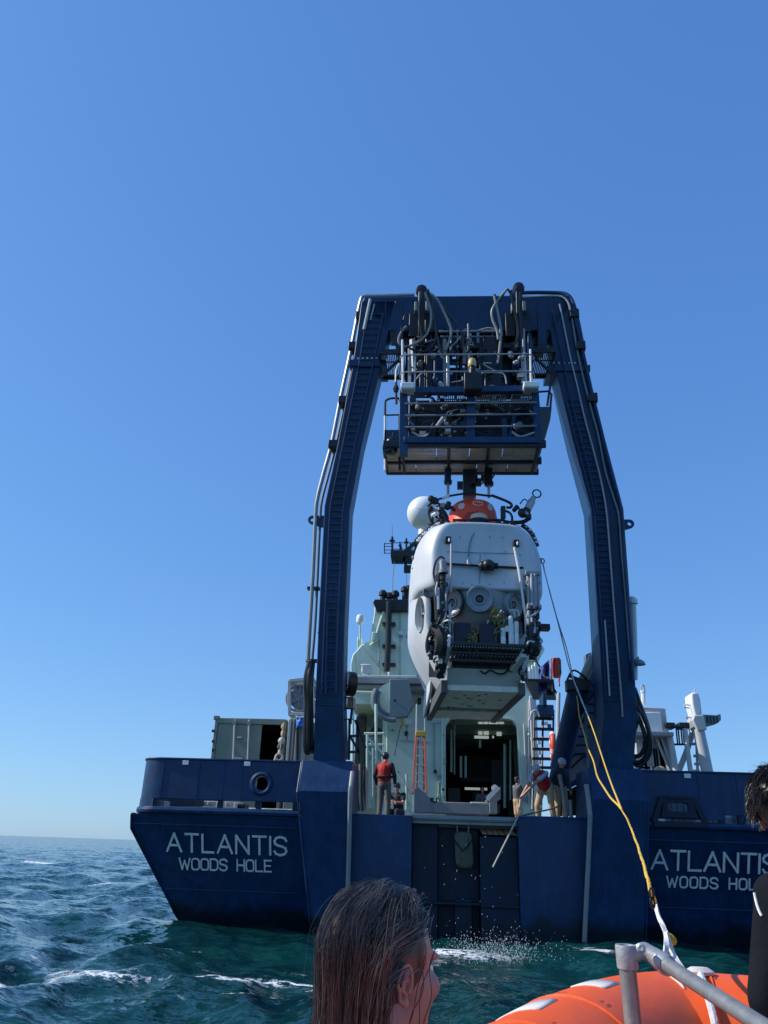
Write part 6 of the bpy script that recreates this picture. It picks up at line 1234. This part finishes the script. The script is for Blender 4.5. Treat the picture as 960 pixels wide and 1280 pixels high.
def person(loc, ang, label, pose, wear, hf=None, group='crew working on the aft deck', k=1.0, vox=.016, hairm=None, skin=None):
    skin = skin or SKIN
    J = dict(STAND); J.update(pose); f = V((math.sin(ang), math.cos(ang), 0)); r = V((math.cos(ang), -math.sin(ang), 0)); u = V((0,0,1)); loc = V(loc)
    W = {n: loc + (r*p[0]+f*p[1]+u*p[2])*k for n, p in J.items()}
    t = thing('person', loc, label, 'person', group)
    hf_ = f if hf is None else V((math.sin(ang+hf[0])*math.cos(hf[1]), math.cos(ang+hf[0])*math.cos(hf[1]), math.sin(hf[1])))
    hu = (W['head']-W['neck']).normalized(); hu = (u*1.2+hu).normalized(); hr = hf_.cross(hu).normalized(); hu = hr.cross(hf_).normalized()
    mb = MB(); head_into(mb, W['head'], hf_, hr, hu, k)
    mb.chain([W['chest'], W['neck'], W['head']-hu*.05*k], [.09*k,.055*k,.05*k])
    mb.chain([W['pelvis'], W['waist'], W['chest']], [.14*k,.125*k,.14*k]); mb.chain([W['shL'], W['chest'], W['shR']], [.055*k,.11*k,.055*k])
    for s in 'LR':
        mb.chain([W['sh'+s], W['el'+s], W['wr'+s]], [.054*k,.042*k,.028*k]); mb.chain([W['hp'+s], W['kn'+s], W['an'+s]], [.088*k,.060*k,.042*k])
        d = (W['wr'+s]-W['el'+s]).normalized(); hand_into(mb, W['wr'+s], d, r*(1 if s == 'L' else -1)+f*.3, k, .5, 1 if s == 'L' else -1)
        mb.chain([W['an'+s], W['an'+s]+f*.16*k-u*.045*k], [.045*k,.035*k])
    remesh(mb.build('body', skin, t), vox*.8)
    def cloth(name, m, parts, vx=vox):
        mb = MB()
        for pts, rs in parts: mb.chain([W[p] if isinstance(p, str) else p for p in pts], [q*k for q in rs])
        return remesh(mb.build(name, m, t), vx)
    L_ = lambda a, b, q: W[a]+(W[b]-W[a])*q
    if 'trousers' in wear:
        m, q = wear['trousers']; cloth('trousers', m, [([W['waist'], W['pelvis']], [.145,.16])]+[([W['hp'+s], W['kn'+s], L_('kn'+s,'an'+s,q)] if q > 0 else [W['hp'+s], L_('hp'+s,'kn'+s,.85)], ([.105,.082,.068] if q > 0 else [.105,.095])) for s in 'LR'])
    if 'shirt' in wear:
        m, q = wear['shirt']; cloth('shirt', m, [([W['pelvis']+(W['waist']-W['pelvis'])*.35, W['waist'], W['chest']], [.152,.15,.158]), ([W['shL'], W['chest'], W['shR']], [.075,.135,.075]), ([W['chest'], L_('chest','neck',.85)], [.12,.07])]+[([W['sh'+s], W['el'+s], L_('el'+s,'wr'+s,q)] if q > 0 else [W['sh'+s], L_('sh'+s,'el'+s,.6)], [.074,.060,.048] if q > 0 else [.074,.064]) for s in 'LR'])
    if 'vest' in wear:
        cloth('life_vest', wear['vest'], [([L_('pelvis','waist',.7), W['waist'], W['chest']], [.175,.18,.19]), ([L_('chest','shL',.55), W['chest'], L_('chest','shR',.55)], [.125,.16,.125]), ([W['chest'], L_('chest','neck',.75)], [.15,.10])])
        if wear.get('vest_trim'):
            mb = MB(); c = L_('waist','chest',.15); mb.tube([c+(r*math.cos(a)+f*math.sin(a))*.196*k for a in [2*PI*j/24 for j in range(24)]], .028*k, 8, closed=True); mb.build('vest_belt', wear['vest_trim'], t)
    if 'helmet' in wear:
        mb = MB(); c = W['head']+hu*.035*k; Bm = Matrix((hr, hf_, hu)).transposed(); mb.ell(c-hf_*.01*k, (.098*k,.118*k,.105*k), 20, 14, Bm); o = mb.build('helmet', wear['helmet'], t)
        mb = MB(); mb.ell(c+hf_*.115*k-hu*.015*k, (.07*k,.05*k,.012*k), 14, 8, Bm); mb.build('helmet_peak', wear['helmet'], t)
    elif hairm:
        mb = MB(); c = W['head']; Bm = Matrix((hr, hf_, hu)).transposed(); mb.ell(c-hf_*.022*k+hu*.036*k, (.086*k,.098*k,.088*k), 20, 14, Bm); mb.ell(c-hf_*.055*k-hu*.01*k, (.074*k,.06*k,.085*k), 16, 12, Bm)
        if wear.get('hair') == 'bushy': mb.ell(c+hf_*.03*k+hu*.07*k, (.07*k,.06*k,.045*k), 14, 10, Bm)
        o = mb.build('hair', hairm, t); d = o.modifiers.new('d','DISPLACE'); d.strength = .03*k; tx = bpy.data.textures.get('hr') or bpy.data.textures.new('hr','CLOUDS'); tx.noise_scale = .03; d.texture = tx
    if 'shoes' in wear: cloth('shoes', wear['shoes'], [([W['an'+s], W['an'+s]+f*.17*k-u*.04*k], [.055,.045]) for s in 'LR'])
    return t, W
base = lambda x, Y: V((at(x, 1000, Y).x, Y, DZ))
person(base(480, 2.2), R(20), 'deckhand in red life vest, grey trousers and dark helmet seen from behind', dict(shL=(-.21,0,1.42), elL=(-.29,-.02,1.15), wrL=(-.27,.1,.92), elR=(.29,.0,1.14), wrR=(.24,.16,.96)),
    dict(trousers=(GREYC,.95), shirt=(NAVY,.9), vest=REDC, vest_trim=NAVY, helmet=HELM, shoes=BLKM))
person(base(497, 4.2)-V((0,0,.18)), R(200), 'crew member in dark shirt with bare folded arms sitting behind the red vested deckhand', dict(pelvis=(0,-.1,.50), waist=(0,-.08,.64), chest=(0,-.02,.86), neck=(0,.02,1.03), head=(0,.06,1.17), shL=(-.18,-.02,.97), shR=(.18,-.02,.97), elL=(-.22,.12,.74), elR=(.22,.12,.74), wrL=(-.02,.28,.76), wrR=(.02,.26,.72),
    hpL=(-.1,-.08,.48), hpR=(.1,-.08,.48), knL=(-.13,.34,.50), knR=(.13,.34,.50), anL=(-.13,.36,.10), anR=(.13,.36,.10)), dict(trousers=(NAVY,.9), shirt=(NAVY,0), helmet=HELM, shoes=BLKM))
person(base(603, 13.5), R(170), 'crew member in grey clothing bending behind the launch carriage in the dark hangar mouth', dict(wrL=(-.1,.3,1.05), wrR=(.05,.3,1.05)), dict(trousers=(GREYC,.9), shirt=(GREYC,.9), shoes=BLKM), hairm=HAIRK)
person(base(647, 8.5), R(65), 'person in dark tee shirt and tan shorts raising both hands to the face', dict(elL=(-.16,.16,1.16), wrL=(-.02,.38,1.34), elR=(.18,.16,1.14), wrR=(.06,.38,1.36)), dict(trousers=(TAN,0), shirt=(GREYC,0), shoes=BLKM), hairm=HAIRK)
# man leaning out over the stern plate with a pole
tA, WA = person(base(683, 1.4), R(205), 'crew member in red vest and tan trousers leaning over the stern holding a long pole', dict(pelvis=(0,-.10,.86), waist=(.02,.06,.98), chest=(.05,.22,1.13), neck=(.07,.36,1.22), head=(.08,.46,1.30), shL=(-.10,.24,1.22), shR=(.24,.26,1.18), elR=(.33,.46,.90), wrR=(.50,.56,.60), elL=(.12,.50,.96), wrL=(.42,.60,.66),
    knL=(-.14,.04,.47), anL=(-.16,-.10,.08), knR=(.20,.12,.47), anR=(.22,.0,.08)), dict(trousers=(TAN,.95), shirt=(LBLUE,0), vest=REDC, helmet=HELMG, shoes=BLKM), hf=(R(10),R(-25)))
person(base(701, 1.9), R(160), 'crew member in dark jacket and jeans standing just behind the leaning man', dict(pelvis=(0,-.05,.92), chest=(0,.06,1.24), neck=(0,.12,1.40), head=(0,.17,1.54), shL=(-.2,.06,1.35), shR=(.2,.06,1.35)), dict(trousers=(TAN,.95), shirt=(DENIM,.9), vest=NAVY, helmet=HELMG, shoes=BLKM), hf=(0,R(-20)))
# ---------------------------------------------------------------- the inflatable the photo was taken from
BH = R(-13.0)                                          # heading, clockwise from the ship's forward
bf = V((math.sin(-BH), math.cos(BH), 0)); br = V((math.cos(BH), -math.sin(-BH), 0))
BO = V((CAM.x, CAM.y, 0)) + br*.42 - bf*.5
def Bp(u, v, z): return BO + bf*u + br*v + V((0,0,z))
boat = thing('inflatable_boat', BO, 'orange inflatable boat bow with pale patches and a grab line in the foreground', 'boat')
tip = 4.25; zt_ = .98
half = [(-3.2,.98,.78), (-1.5,.98,.78), (0,.98,.80), (1.2,.96,.86), (2.2,.94,.94), (2.8,.86,1.01), (3.3,.73,1.06), (3.72,.57,1.09), (4.0,.41,1.10), (4.07,.27,1.105), (4.08,.12,1.105)]
cl_ = [Bp(u,-v,z) for u, v, z in half] + [Bp(u,v,z) for u, v, z in reversed(half)]
path = smooth_path(cl_, 7); mb = MB(); mb.tube(path, .285, 40, caps=True); tubeo = mb.build('buoyancy_tube', TUBEOR, boat, smooth=60)
def on_tube(i, a, k=1.0):                               # point on the tube skin: index along the path, angle from the top towards the outside
    fr = frames(path); t = fr[i][0]; s = t.cross(V((0,0,1))).normalized(); return path[i] + V((0,0,1))*(.285*k*math.cos(a)) - s*(.285*k*math.sin(a)), t
def tube_patch(i0, i1, a0, a1, name, m, k=1.012):
    rows = [[on_tube(i, a0+(a1-a0)*j/8, k)[0] for j in range(9)] for i in range(i0, i1+1)]; mb = MB(); mb.loft(rows, caps=False, closed=False); o = mb.build(name, m, boat); o.modifiers.new('t','SOLIDIFY').thickness = .006; return o
n_ = len(path); mid = n_//2
def pix(p): d = p-CAM; z = d.dot(FW); return 480+F*d.dot(RT)/z, 640-F*d.dot(UP)/z
def find(x, y):                                         # index and angle of the tube point seen at a pixel
    best = None
    for i in range(20, n_-20):
        for k in range(-24, 25):
            a_ = k*PI/40; p, t = on_tube(i, a_); q = pix(p); e = (q[0]-x)**2+(q[1]-y)**2
            if (p-path[i]).dot(CAM-p) > 0 and (best is None or e < best[0]): best = (e, i, a_)
    return best[1], best[2]
for x, y, di, da0, da1 in ((735,1226,1,-.30,.16), (656,1258,1,-.28,.28), (850,1227,1,-.12,.22)):
    i_, a_ = find(x, y); tube_patch(i_-di, i_+di, a_+da0, a_+da1, 'pale_patch', PATCH)
for x, y in ((745,1262), (757,1262), (622,1277), (900,1262)):
    i_, a_ = find(x, y); mb = MB(); mb.tube([on_tube(i_, q_, 1.004)[0] for q_ in [a_-2.2+4.4*j/40 for j in range(41)]], .006, 5); mb.build('tube_seam', TUBEOR, boat)
    tube_patch(i_, i_+1, a_-2.2, a_+2.2, 'seam_tape', pm('seam_tape_orange', (.80,.10,.02), .5), 1.006)
ia, aa = find(872, 1240)
gl = [on_tube(mid+k, -.55+.1*math.sin(k*1.3) if k % 7 else -.2, 1.06)[0] for k in range(2, 30)]
mb = MB(); mb.tube(smooth_path([on_tube(ia+2,aa+.4,1.03)[0], on_tube(ia+1,aa,1.07)[0], on_tube(ia,aa-.5,1.09)[0], on_tube(ia-1,aa-1.0,1.09)[0], on_tube(ia-2,aa-1.6,1.08)[0]], 6), .013, 8); mb.build('grab_line', WROPE, boat)
mb = MB(); mb.lathe([(.03,0), (.034,.012), (.02,.025), (0,.027)], on_tube(ia+2,aa+.4,1.0)[0], (0,0,1), 14, sx=1.6); mb.build('line_fitting', PATCH, boat)
# rigid hull, floor
mb = MB(); rows = []
for u, v, z in half:
    rows.append([Bp(u,-v,z-.1), Bp(u,-v*.75,z-.42-.12*(u < 3)), Bp(u,0,z-.62-.25*(u < 3)+.06*max(0,u)), Bp(u,v*.75,z-.42-.12*(u < 3)), Bp(u,v,z-.1)])
mb.loft(rows, caps=False, closed=False); o = mb.build('rigid_hull', GREY, boat); o.modifiers.new('t','SOLIDIFY').thickness = .03
mb = MB(); mb.prism([Bp(u,-v*.8,.55) for u, v, z in half]+[Bp(u,v*.8,.55) for u, v, z in reversed(half)], (0,0,.05)); mb.build('floor', GREY, boat)
mb = MB(); mb.prism([Bp(-3.1,-1,.3), Bp(-3.1,1,.3), Bp(-3.1,1,1.15), Bp(-3.1,-1,1.15)], -bf*.06); mb.build('transom', GREY, boat, bev=.01)
# tow post: galvanised pipe frame with cast clamp
D = 2.6
tp0 = atd(782.5, 1190, D); tpb = V((tp0.x+.03, tp0.y+.03, .58)); 
mb = MB(); mb.tube([tpb, tp0+V((0,0,-.02))], .0235, 24); post = mb.build('tow_post', STEEL, boat)
e0 = atd(800, 1187, D+.03); e1 = atd(842, 1210, D-.02); e2 = atd(965, 1288, D-.5)
mb = MB(); mb.lathe([(.0235,-.054), (.028,-.053), (.0292,-.049), (.0292,.0), (.028,.006), (.020,.006), (.018,-.01)], tp0+V((0,0,.012)), (tp0-tpb), 32); cl0 = mb.build('clamp_collar', CLAMP, boat, bev=.0)
mb = MB(); c0_ = tp0+V((0,0,-.016)); mb.chain([c0_, atd(795,1191,D), atd(806,1187.5,D+.01)], [.026,.020,.022], 20); mb.chain([atd(805,1187,D+.01), atd(820,1197,D), atd(831,1204,D-.01)], [.020,.025,.027], 24); remesh(mb.build('clamp_lug', CLAMP, boat), .005, 6)
dirp = (e2-e1).normalized(); mb = MB(); mb.lathe([(.022,-.05), (.027,-.045), (.028,.0), (.027,.008), (.019,.01)], atd(833,1206,D-.01), dirp, 32); mb.build('clamp_socket', CLAMP, boat)
q0_ = atd(830,1204,D-.01); mb = MB(); mb.tube([q0_, q0_+dirp*1.0], .0188, 24); mb.build('tow_brace', STEEL, boat)
mb = MB(); p = atd(801,1185,D-.035); ax_ = (CAM-p).normalized(); mb.lathe([(.013,0), (.013,.016), (.007,.02), (.0,.018)], p, ax_, 16); mb.build('clamp_bolt', CLAMP, boat)
# strap that ties the tow line to the post, and the yellow tow line
strap = thing('tow_strap', atd(832,1200,D+.3), 'white woven strap looped round the tow post brace', 'strap')
def flat(pts, w_, th, m, name, par):
    mb = MB(); q = smooth_path(pts, 5); rows = []
    for i, p in enumerate(q):
        t = (q[min(i+1,len(q)-1)]-q[max(i-1,0)]).normalized(); vd = (p-CAM).normalized(); s = t.cross(vd).normalized(); tw_ = .7*math.sin(i*.35); nn = t.cross(s); s2 = s*math.cos(tw_)+nn*math.sin(tw_); n2 = t.cross(s2)
        rows.append([p-s2*w_/2-n2*th/2, p+s2*w_/2-n2*th/2, p+s2*w_/2+n2*th/2, p-s2*w_/2+n2*th/2])
    mb.loft(rows); return mb.build(name, m, par, smooth=60)
T0 = atd(832,1165,D+.45)
flat([T0, atd(833,1172,D+.3), atd(833,1182,D+.12), atd(831,1196,D+.05), atd(826,1216,D+.06)], .015, .006, WROPE, 'strap_leg', strap)
flat([T0, atd(837,1180,D+.25), atd(843,1196,D+.10), atd(853,1211,D+.0), atd(856,1216,D-.03)], .015, .006, WROPE, 'strap_leg', strap)
flat([atd(819,1130,D+1.0), atd(823,1145,D+.8), atd(828,1156,D+.6), T0], .015, .006, WROPE, 'strap_neck', strap)
mb = MB(); mb.tube(smooth_path([atd(833,1168,D+.4), atd(839,1171,D+.4), atd(843,1176,D+.4), atd(841,1179,D+.4), atd(836,1177,D+.4)], 4), .008, 6); mb.build('yellow_tail', YROPE, strap)
# tow line: lead up to the right-hand leg and beyond, second leg to the ram
tl = thing('tow_line', atd(819,1130,D+1), 'yellow twisted rope running from the ship rigging down to the tow post', 'rope')
def twisted(name, pts, r, m, par, n=6, sm=10, pitch=.16):
    q = smooth_path(pts, sm); fr = frames(q); L = 0
    for ph in (0, 2*PI/3, 4*PI/3):
        w_ = []; L = 0
        for i, p in enumerate(q):
            if i: L += (p-q[i-1]).length
            a = ph+2*PI*L/pitch; w_.append(p+fr[i][1]*(r*.55*math.cos(a))+fr[i][2]*(r*.55*math.sin(a)))
        mb = MB(); mb.tube(w_, r*.62, n); mb.build(name, m, par)
J0 = atd(777, 1012, 9.5)
hv = [atd(819,1130,D+1.0), atd(812,1108,3.6), atd(806,1086,4.4), atd(798,1060,5.6), atd(792,1044,6.6), atd(785,1026,8.0), J0]
hv = smooth_path(hv, 9); hv = [p+RT*(.0015*math.sin(i*.7)) for i, p in enumerate(hv)]
twisted('rope_strand', hv, .0075, YROPE, tl, sm=2, pitch=.075)
mb = MB(); q = [J0, atd(760,968,13), atd(740,908,15.5), atd(724,868,17.3), atd(712,835,17.9), atd(698,780,17.2), atd(686,735,16.4)]; q.append(SO+Matrix.Rotation(SR,3,'Z')@V((cx+HW+.08,1.15,S(674.5,702,1.2).z-.05)))
Q = smooth_path(q, 12); i1 = 28
mb.tube(Q[:i1], .012, 7); mb.build('rope_lead', YROPE, tl); mb = MB(); mb.tube(Q[i1-1:], .014, 7); mb.build('tag_line_lead', pm('pale_tag_line', (.55,.56,.56), .7, var=.5, scale=5), tl)
mb = MB(); q = [J0, atd(763,996,11), atd(749,975,13), atd(741,950,15), atd(732,925,17), atd(724,893,19), atd(721,870,20.5)]; mb.tube([p+V((.006*math.sin(i*.6),0,.0)) for i, p in enumerate(smooth_path(q, 8))], .013, 7); mb.build('rope_lead', YROPE, tl)
mb = MB(); q = [atd(716,845,18.5), atd(708,810,17.8), atd(697,775,17.0), atd(684,728,16.2), Q[-1]+V((.02,.02,.0))]; mb.tube(smooth_path(q, 8), .012, 6); mb.build('tag_line_lead', GROPE, tl)
mb = MB(); c = atd(814.5,1117,3.3); mb.tube([c+V((+.007*math.cos(a), 0, .018*math.sin(a))) for a in [2*PI*k/14 for k in range(14)]], .004, 6, closed=True); mb.tube([c+V((.007*math.cos(a), 0, -.03+.018*math.sin(a))) for a in [2*PI*k/14 for k in range(14)]], .004, 6, closed=True); mb.build('shackle', BLKM, tl)
# pole held over the stern
po_ = thing('boat_hook', at(642,1030,-.2), 'long tan pole reaching down over the stern from the leaning man', 'pole')
hp = (WA['wrR']+WA['wrL'])/2
mb = MB(); e = at(616,1084,-.9); s0 = at(648,1020,.05); mb.tube([WA['wrR']+V((.0,0,0)), s0, e], .018, 8); mb.build('pole_shaft', TROPE, po_)
ln = thing('slack_line', at(690,1010,.6), 'dark slack line lying along the stern plate edge', 'rope'); tw('line_run', GREYC, [(646,1024,.1), (652,1020,.3), (672,1015,.6), (690,1011,.8), (700,1007,.9)], .02, ln, sm=4)
# ---------------------------------------------------------------- the two people in the boat
def wet_body(t, W, m, k=1.0):
    mb = MB(); mb.chain([W['pelvis'], W['waist'], W['chest']], [.155,.15,.16]); mb.chain([W['shL'], W['chest'], W['shR']], [.078,.135,.078]); mb.chain([W['chest'], W['neck']], [.12,.064])
    for s in 'LR':
        mb.chain([W['sh'+s], W['el'+s], W['wr'+s]], [.072,.056,.038]); mb.chain([W['hp'+s], W['kn'+s], W['an'+s]], [.10,.072,.05])
    return remesh(mb.build('wetsuit', m, t), .012, 4)
def fore(headc, ang, hang, pitch, label, tilt=V((0,0,0)), lean=V((0,0,0)), pose={}):
    f = V((math.sin(ang), math.cos(ang), 0)); r = V((math.cos(ang), -math.sin(ang), 0)); u = V((0,0,1))
    hf = V((math.sin(hang)*math.cos(pitch), math.cos(hang)*math.cos(pitch), math.sin(pitch))); hu = (u+tilt).normalized(); hr = hf.cross(hu).normalized(); hu = hr.cross(hf).normalized()
    dz = headc.z-.6; o = V((headc.x, headc.y, .6))
    J = dict(neck=(0,-.05,-.16), chest=(0,-.10,-.36), waist=(0,-.12,-.60), pelvis=(0,-.12,-.76), shL=(-.20,-.09,-.235), shR=(.20,-.09,-.235), elL=(-.27,-.02,-.52), elR=(.27,-.02,-.52), wrL=(-.17,.20,-.64), wrR=(.17,.20,-.64), hpL=(-.1,-.1,-.8), hpR=(.1,-.1,-.8), knL=(-.16,.32,-.78), knR=(.16,.32,-.78), anL=(-.16,.34,-1.13), anR=(.16,.34,-1.13)); J.update(pose)
    W = {n: headc + r*p[0]+f*p[1]+u*p[2]+lean*min(.28, max(0, -p[2])) for n, p in J.items()}
    t = thing('person', (headc.x, headc.y, .6), label, 'person')
    mb = MB(); head_into(mb, headc, hf, hr, hu, 1.0, False); mb.chain([W['chest'], W['neck'], headc-hu*.06-hf*.01], [.07,.056,.054])
    mb.chain([W['shL'], W['chest'], W['shR']], [.045,.10,.045]); mb.chain([W['pelvis'], W['waist'], W['chest']], [.12,.11,.12])
    for s in 'LR':
        mb.chain([W['sh'+s], W['el'+s], W['wr'+s]], [.05,.042,.028]); d = (W['wr'+s]-W['el'+s]).normalized(); hand_into(mb, W['wr'+s], d, V((0,0,-1)), 1, .5, 1 if s == 'L' else -1)
        mb.chain([W['hp'+s], W['kn'+s], W['an'+s], W['an'+s]+f*.18-u*.03], [.085,.058,.042,.035])
    remesh(mb.build('body', SKINP, t), .0055, 5)
    wet_body(t, W, WETS)
    mb = MB(); n = W['neck']; mb.tube([n+(r*math.cos(a)+f*math.sin(a))*.062+V((0,0,.0)) for a in [2*PI*q/20 for q in range(20)]], .014, 8, closed=True); mb.build('wetsuit_collar', WETS, t)
    for s in (-1, 1):                                   # ears: rim, inner fold, lobe, hollow with its shade put into dark skin
        q = lambda x, y, z: headc + hr*(s*(.074+x)) + hf*(y-.020-x*.55) + hu*(z-.014)
        mb = MB(); rim = [q(.013+.006*math.sin(a), -.004-.0155*math.cos(a)*(1 if math.sin(a) > -.2 else .75), .030*math.sin(a)) for a in [R(t) for t in range(-95, 216, 15)]]; mb.tube(smooth_path(rim, 3), .0033, 8)
        mb.tube(smooth_path([q(.012,.002,-.016), q(.014,-.008,-.008), q(.014,-.009,.006), q(.012,-.003,.017)], 5), .0030, 8)
        Bm = Matrix((hf, hr*s, hu)).transposed(); mb.ell(q(.004,-.003,.002), (.0150,.0075,.027), 18, 12, Bm); mb.ell(q(.010,.001,-.027), (.0075,.0045,.0085), 12, 8, Bm); mb.ell(q(.008,.0105,-.004), (.004,.005,.006), 10, 8, Bm)
        remesh(mb.build('ear', SKINP, t), .0016, 3); mb = MB(); mb.ell(q(.0105,.003,-.004), (.0048,.0022,.0085), 12, 8, Bm); mb.build('ear_hollow_shade', pm('ear_shade_skin', (.20,.075,.055), .6), t)
    for s in (-1, 1):
        c = headc+hr*(s*.031)+hf*.069+hu*.004; mb = MB(); mb.ell(c, .0118, 14, 10); e = mb.build('eye', WHITE, t); mb = MB(); mb.lathe([(.0062,0), (.004,.0018), (0,.002)], c+hf*.0112, hf, 12); mb.build('iris', BLKM, e)
    return t, W, (headc, hf, hr, hu)
def hair(t, H, n, length, r0, mats, root_ok, seed, lift=1.0, mess=0.0, grav=1.0, per=12, bare=None, long=True):
    """strands in wet clumps: a guide path over the skull, then strands that close on it towards the tip"""
    c, hf, hr, hu = H; g = random.Random(seed); R3 = (.084*lift, .102*lift, .097*lift); oc = V((0,-.014,.028))
    W_ = lambda p: c + hr*(p.x+oc.x) + hf*(p.y+oc.y) + hu*(p.z+oc.z)
    Bm = Matrix((hr, hf, hu)).transposed(); mb = MB(); mb.ell(c+hf*(oc.y-.016)+hu*(oc.z+.002), (R3[0]*.97, R3[1]*.92, R3[2]*.985), 32, 22, Bm)
    if long: mb.ell(c+hf*(-.062)+hu*(-.07), (.070,.046,.10), 24, 16, Bm)
    mb.build('hair_base', mats[0], t)
    mbs = [MB() for _ in mats]; cnt = 0
    while cnt < n:
        th = g.uniform(0, 2*PI); cz = g.uniform(-.40, 1); sz = math.sqrt(1-cz*cz); d = V((sz*math.cos(th), sz*math.sin(th), cz))
        if not root_ok(d): continue
        cnt += 1; L = length*g.uniform(.62,1.05); ns = 18; step = L/ns; p = V((d.x*R3[0], d.y*R3[1], d.z*R3[2]))*(1+g.uniform(0,.05))
        if mess: v = V((d.x+g.uniform(-mess,mess), d.y+g.uniform(-mess,mess), d.z+g.uniform(-mess,mess)*.6)).normalized()
        else: v = V((d.x*.8+g.uniform(-.2,.2), d.y*.5-.5, d.z*.3)).normalized()
        ph, fq, am = g.uniform(0,6.3), g.uniform(.35,.8), g.uniform(.03,.20); guide = []; off = 1.0+g.uniform(0,.11)
        for k in range(ns+1):
            guide.append(p.copy()); v = (v + V((am*math.sin(ph+fq*k), am*math.cos(ph*1.7+fq*k*.8), -.40*grav))).normalized()
            if bare and bare(p, v): v = (v + V((.05,-.9,-.10))).normalized()
            p = p + v*step
            if p.z > 0: e = math.sqrt((p.x/R3[0])**2+(p.y/R3[1])**2+(p.z/R3[2])**2)
            else: q = 1-.10*min(1, -p.z/.1); e = math.sqrt((p.x/(R3[0]*q))**2+(p.y/(R3[1]*q))**2)
            tg = off + (.012*k if mess else 0)
            if e < tg or (not mess and e > tg*1.015 and p.z > -.14): s_ = tg/max(e,1e-3); p = V((p.x*s_, p.y*s_, p.z*s_ if p.z > 0 else p.z))
        w0 = g.uniform(.004,.011); mi = 0 if g.random() < .80 or len(mats) == 1 else 1
        for j in range(per):
            ox, oy, oz = (g.gauss(0,1)*w0 for _ in range(3)); cut = g.randint(ns-5, ns); fly = g.random() < .06; pts = []
            for k in range(cut+1):
                f_ = (1-.72*k/ns) if not fly else 1+1.1*k/ns; q = guide[k]+V((ox*f_, oy*f_, oz*f_*.6)); e = math.sqrt((q.x/R3[0])**2+(q.y/R3[1])**2+(max(q.z,0)/R3[2])**2)
                if e < 1 and q.z > -.02: q = V((q.x/e, q.y/e, q.z/e if q.z > 0 else q.z))
                pts.append(W_(q))
            rr = r0*g.uniform(.55,1.3)*(.6 if fly else 1); m_ = len(pts)
            mbs[mi].tube(pts, [rr*(1 if k < m_*.65 else 1-.8*(k-m_*.65)/(m_*.35)) for k in range(m_)], 3, caps=False)
    for q, m in zip(mbs, mats): o = q.build('hair', m, t, norm=False); o['kind'] = 'stuff'
# woman-length wet hair, back of the head to the camera, face turned to the right
h1 = atd(484, 1210, 1.62)
t1, W1, H1 = fore(h1, R(26), R(47), R(-4), 'person with long wet brown hair seen from behind in the foreground', tilt=V((.03,0,0)))
hair(t1, H1, 600, .31, .0006, (HAIRB, HAIRL), lambda d: not (d.y > .40 and d.z < .88) and not (d.z < .55 and d.y > .22) and not (d.z < .30 and d.y > -.22 and d.x > 0) and not (d.z < .1 and d.y > .1), 3, lift=1.04, per=18, bare=lambda p, v: (p.x > .02 and p.y > -.045 and p.z < .055) or (p.y > .035 and p.z < .088))
mb = MB(); g3 = random.Random(21); _c, _f, _r, _u = H1
for k in range(4):                                      # loose wet strands over the cheek
    y0, z0 = g3.uniform(.005,.05), g3.uniform(.03,.06); L_ = g3.uniform(.08,.17); pts = [_c + _r*(.083-.012*(j/9)+.004*math.sin(j*1.1+k)) + _f*(y0+.006*math.sin(j*.55+k*2)-.010*j/9) + _u*(z0-L_*j/9) for j in range(10)]
    mb.tube(smooth_path(pts, 3), .0008, 4)
o = mb.build('loose_strands', HAIRB, t1, norm=False); o['kind'] = 'stuff'
h2 = atd(991, 1018, 2.8)
t2, W2, H2 = fore(h2, R(60), R(62), R(-22), 'person with short dark tousled hair in a black wetsuit at the right edge', tilt=V((-.1,.1,0)), lean=V((.60,-.10,0)), pose=dict(elL=(-.24,-.20,-.50), elR=(.24,-.20,-.50), wrL=(-.24,-.12,-.74), wrR=(.24,-.12,-.74)))
hair(t2, H2, 420, .062, .0009, (HAIRK,), lambda d: not (d.y > .45 and d.z < .60) and not (d.z < -.1 and d.y > .1), 8, lift=1.03, mess=.55, grav=.7, per=9, long=False)
bpy.context.view_layer.update(); dg = bpy.context.evaluated_depsgraph_get(); q = []
for x, y in ((943,1116), (944.5,1124), (946.5,1132), (949,1139), (952,1145)):
    r_ = sc.ray_cast(dg, CAM, ray(x, y).normalized())
    if r_[0] and r_[4].name.startswith('wetsuit'): q.append(r_[1] + (CAM-r_[1]).normalized()*.003)
if len(q) > 1: mb = MB(); mb.tube(smooth_path(q, 4), .004, 6); mb.build('sleeve_piping', WHITE, t2)
# ---------------------------------------------------------------- spray and drips below the submersible
mb = MB(); g = random.Random(4)
for k in range(1500):
    x = g.gauss(610, 34); y = 1196-abs(g.gauss(0,13)); p = atz(g.gauss(612,36), 1192+g.uniform(-4,14), .05); hgt = abs(g.gauss(0,.16)); s = g.uniform(.0018,.0062); mb.ell(p+V((0,0,hgt)), (s,s,s*g.uniform(.8,2.6)), 5, 4)
for k in range(34):
    p = at(g.gauss(585,35), g.uniform(1035,1170), g.uniform(-4,-.5)); s = g.uniform(.003,.007); mb.ell(p, (s,s,s*1.8), 5, 4)
o = mb.build('water_spray', WHITE, None); o['kind'] = 'stuff'
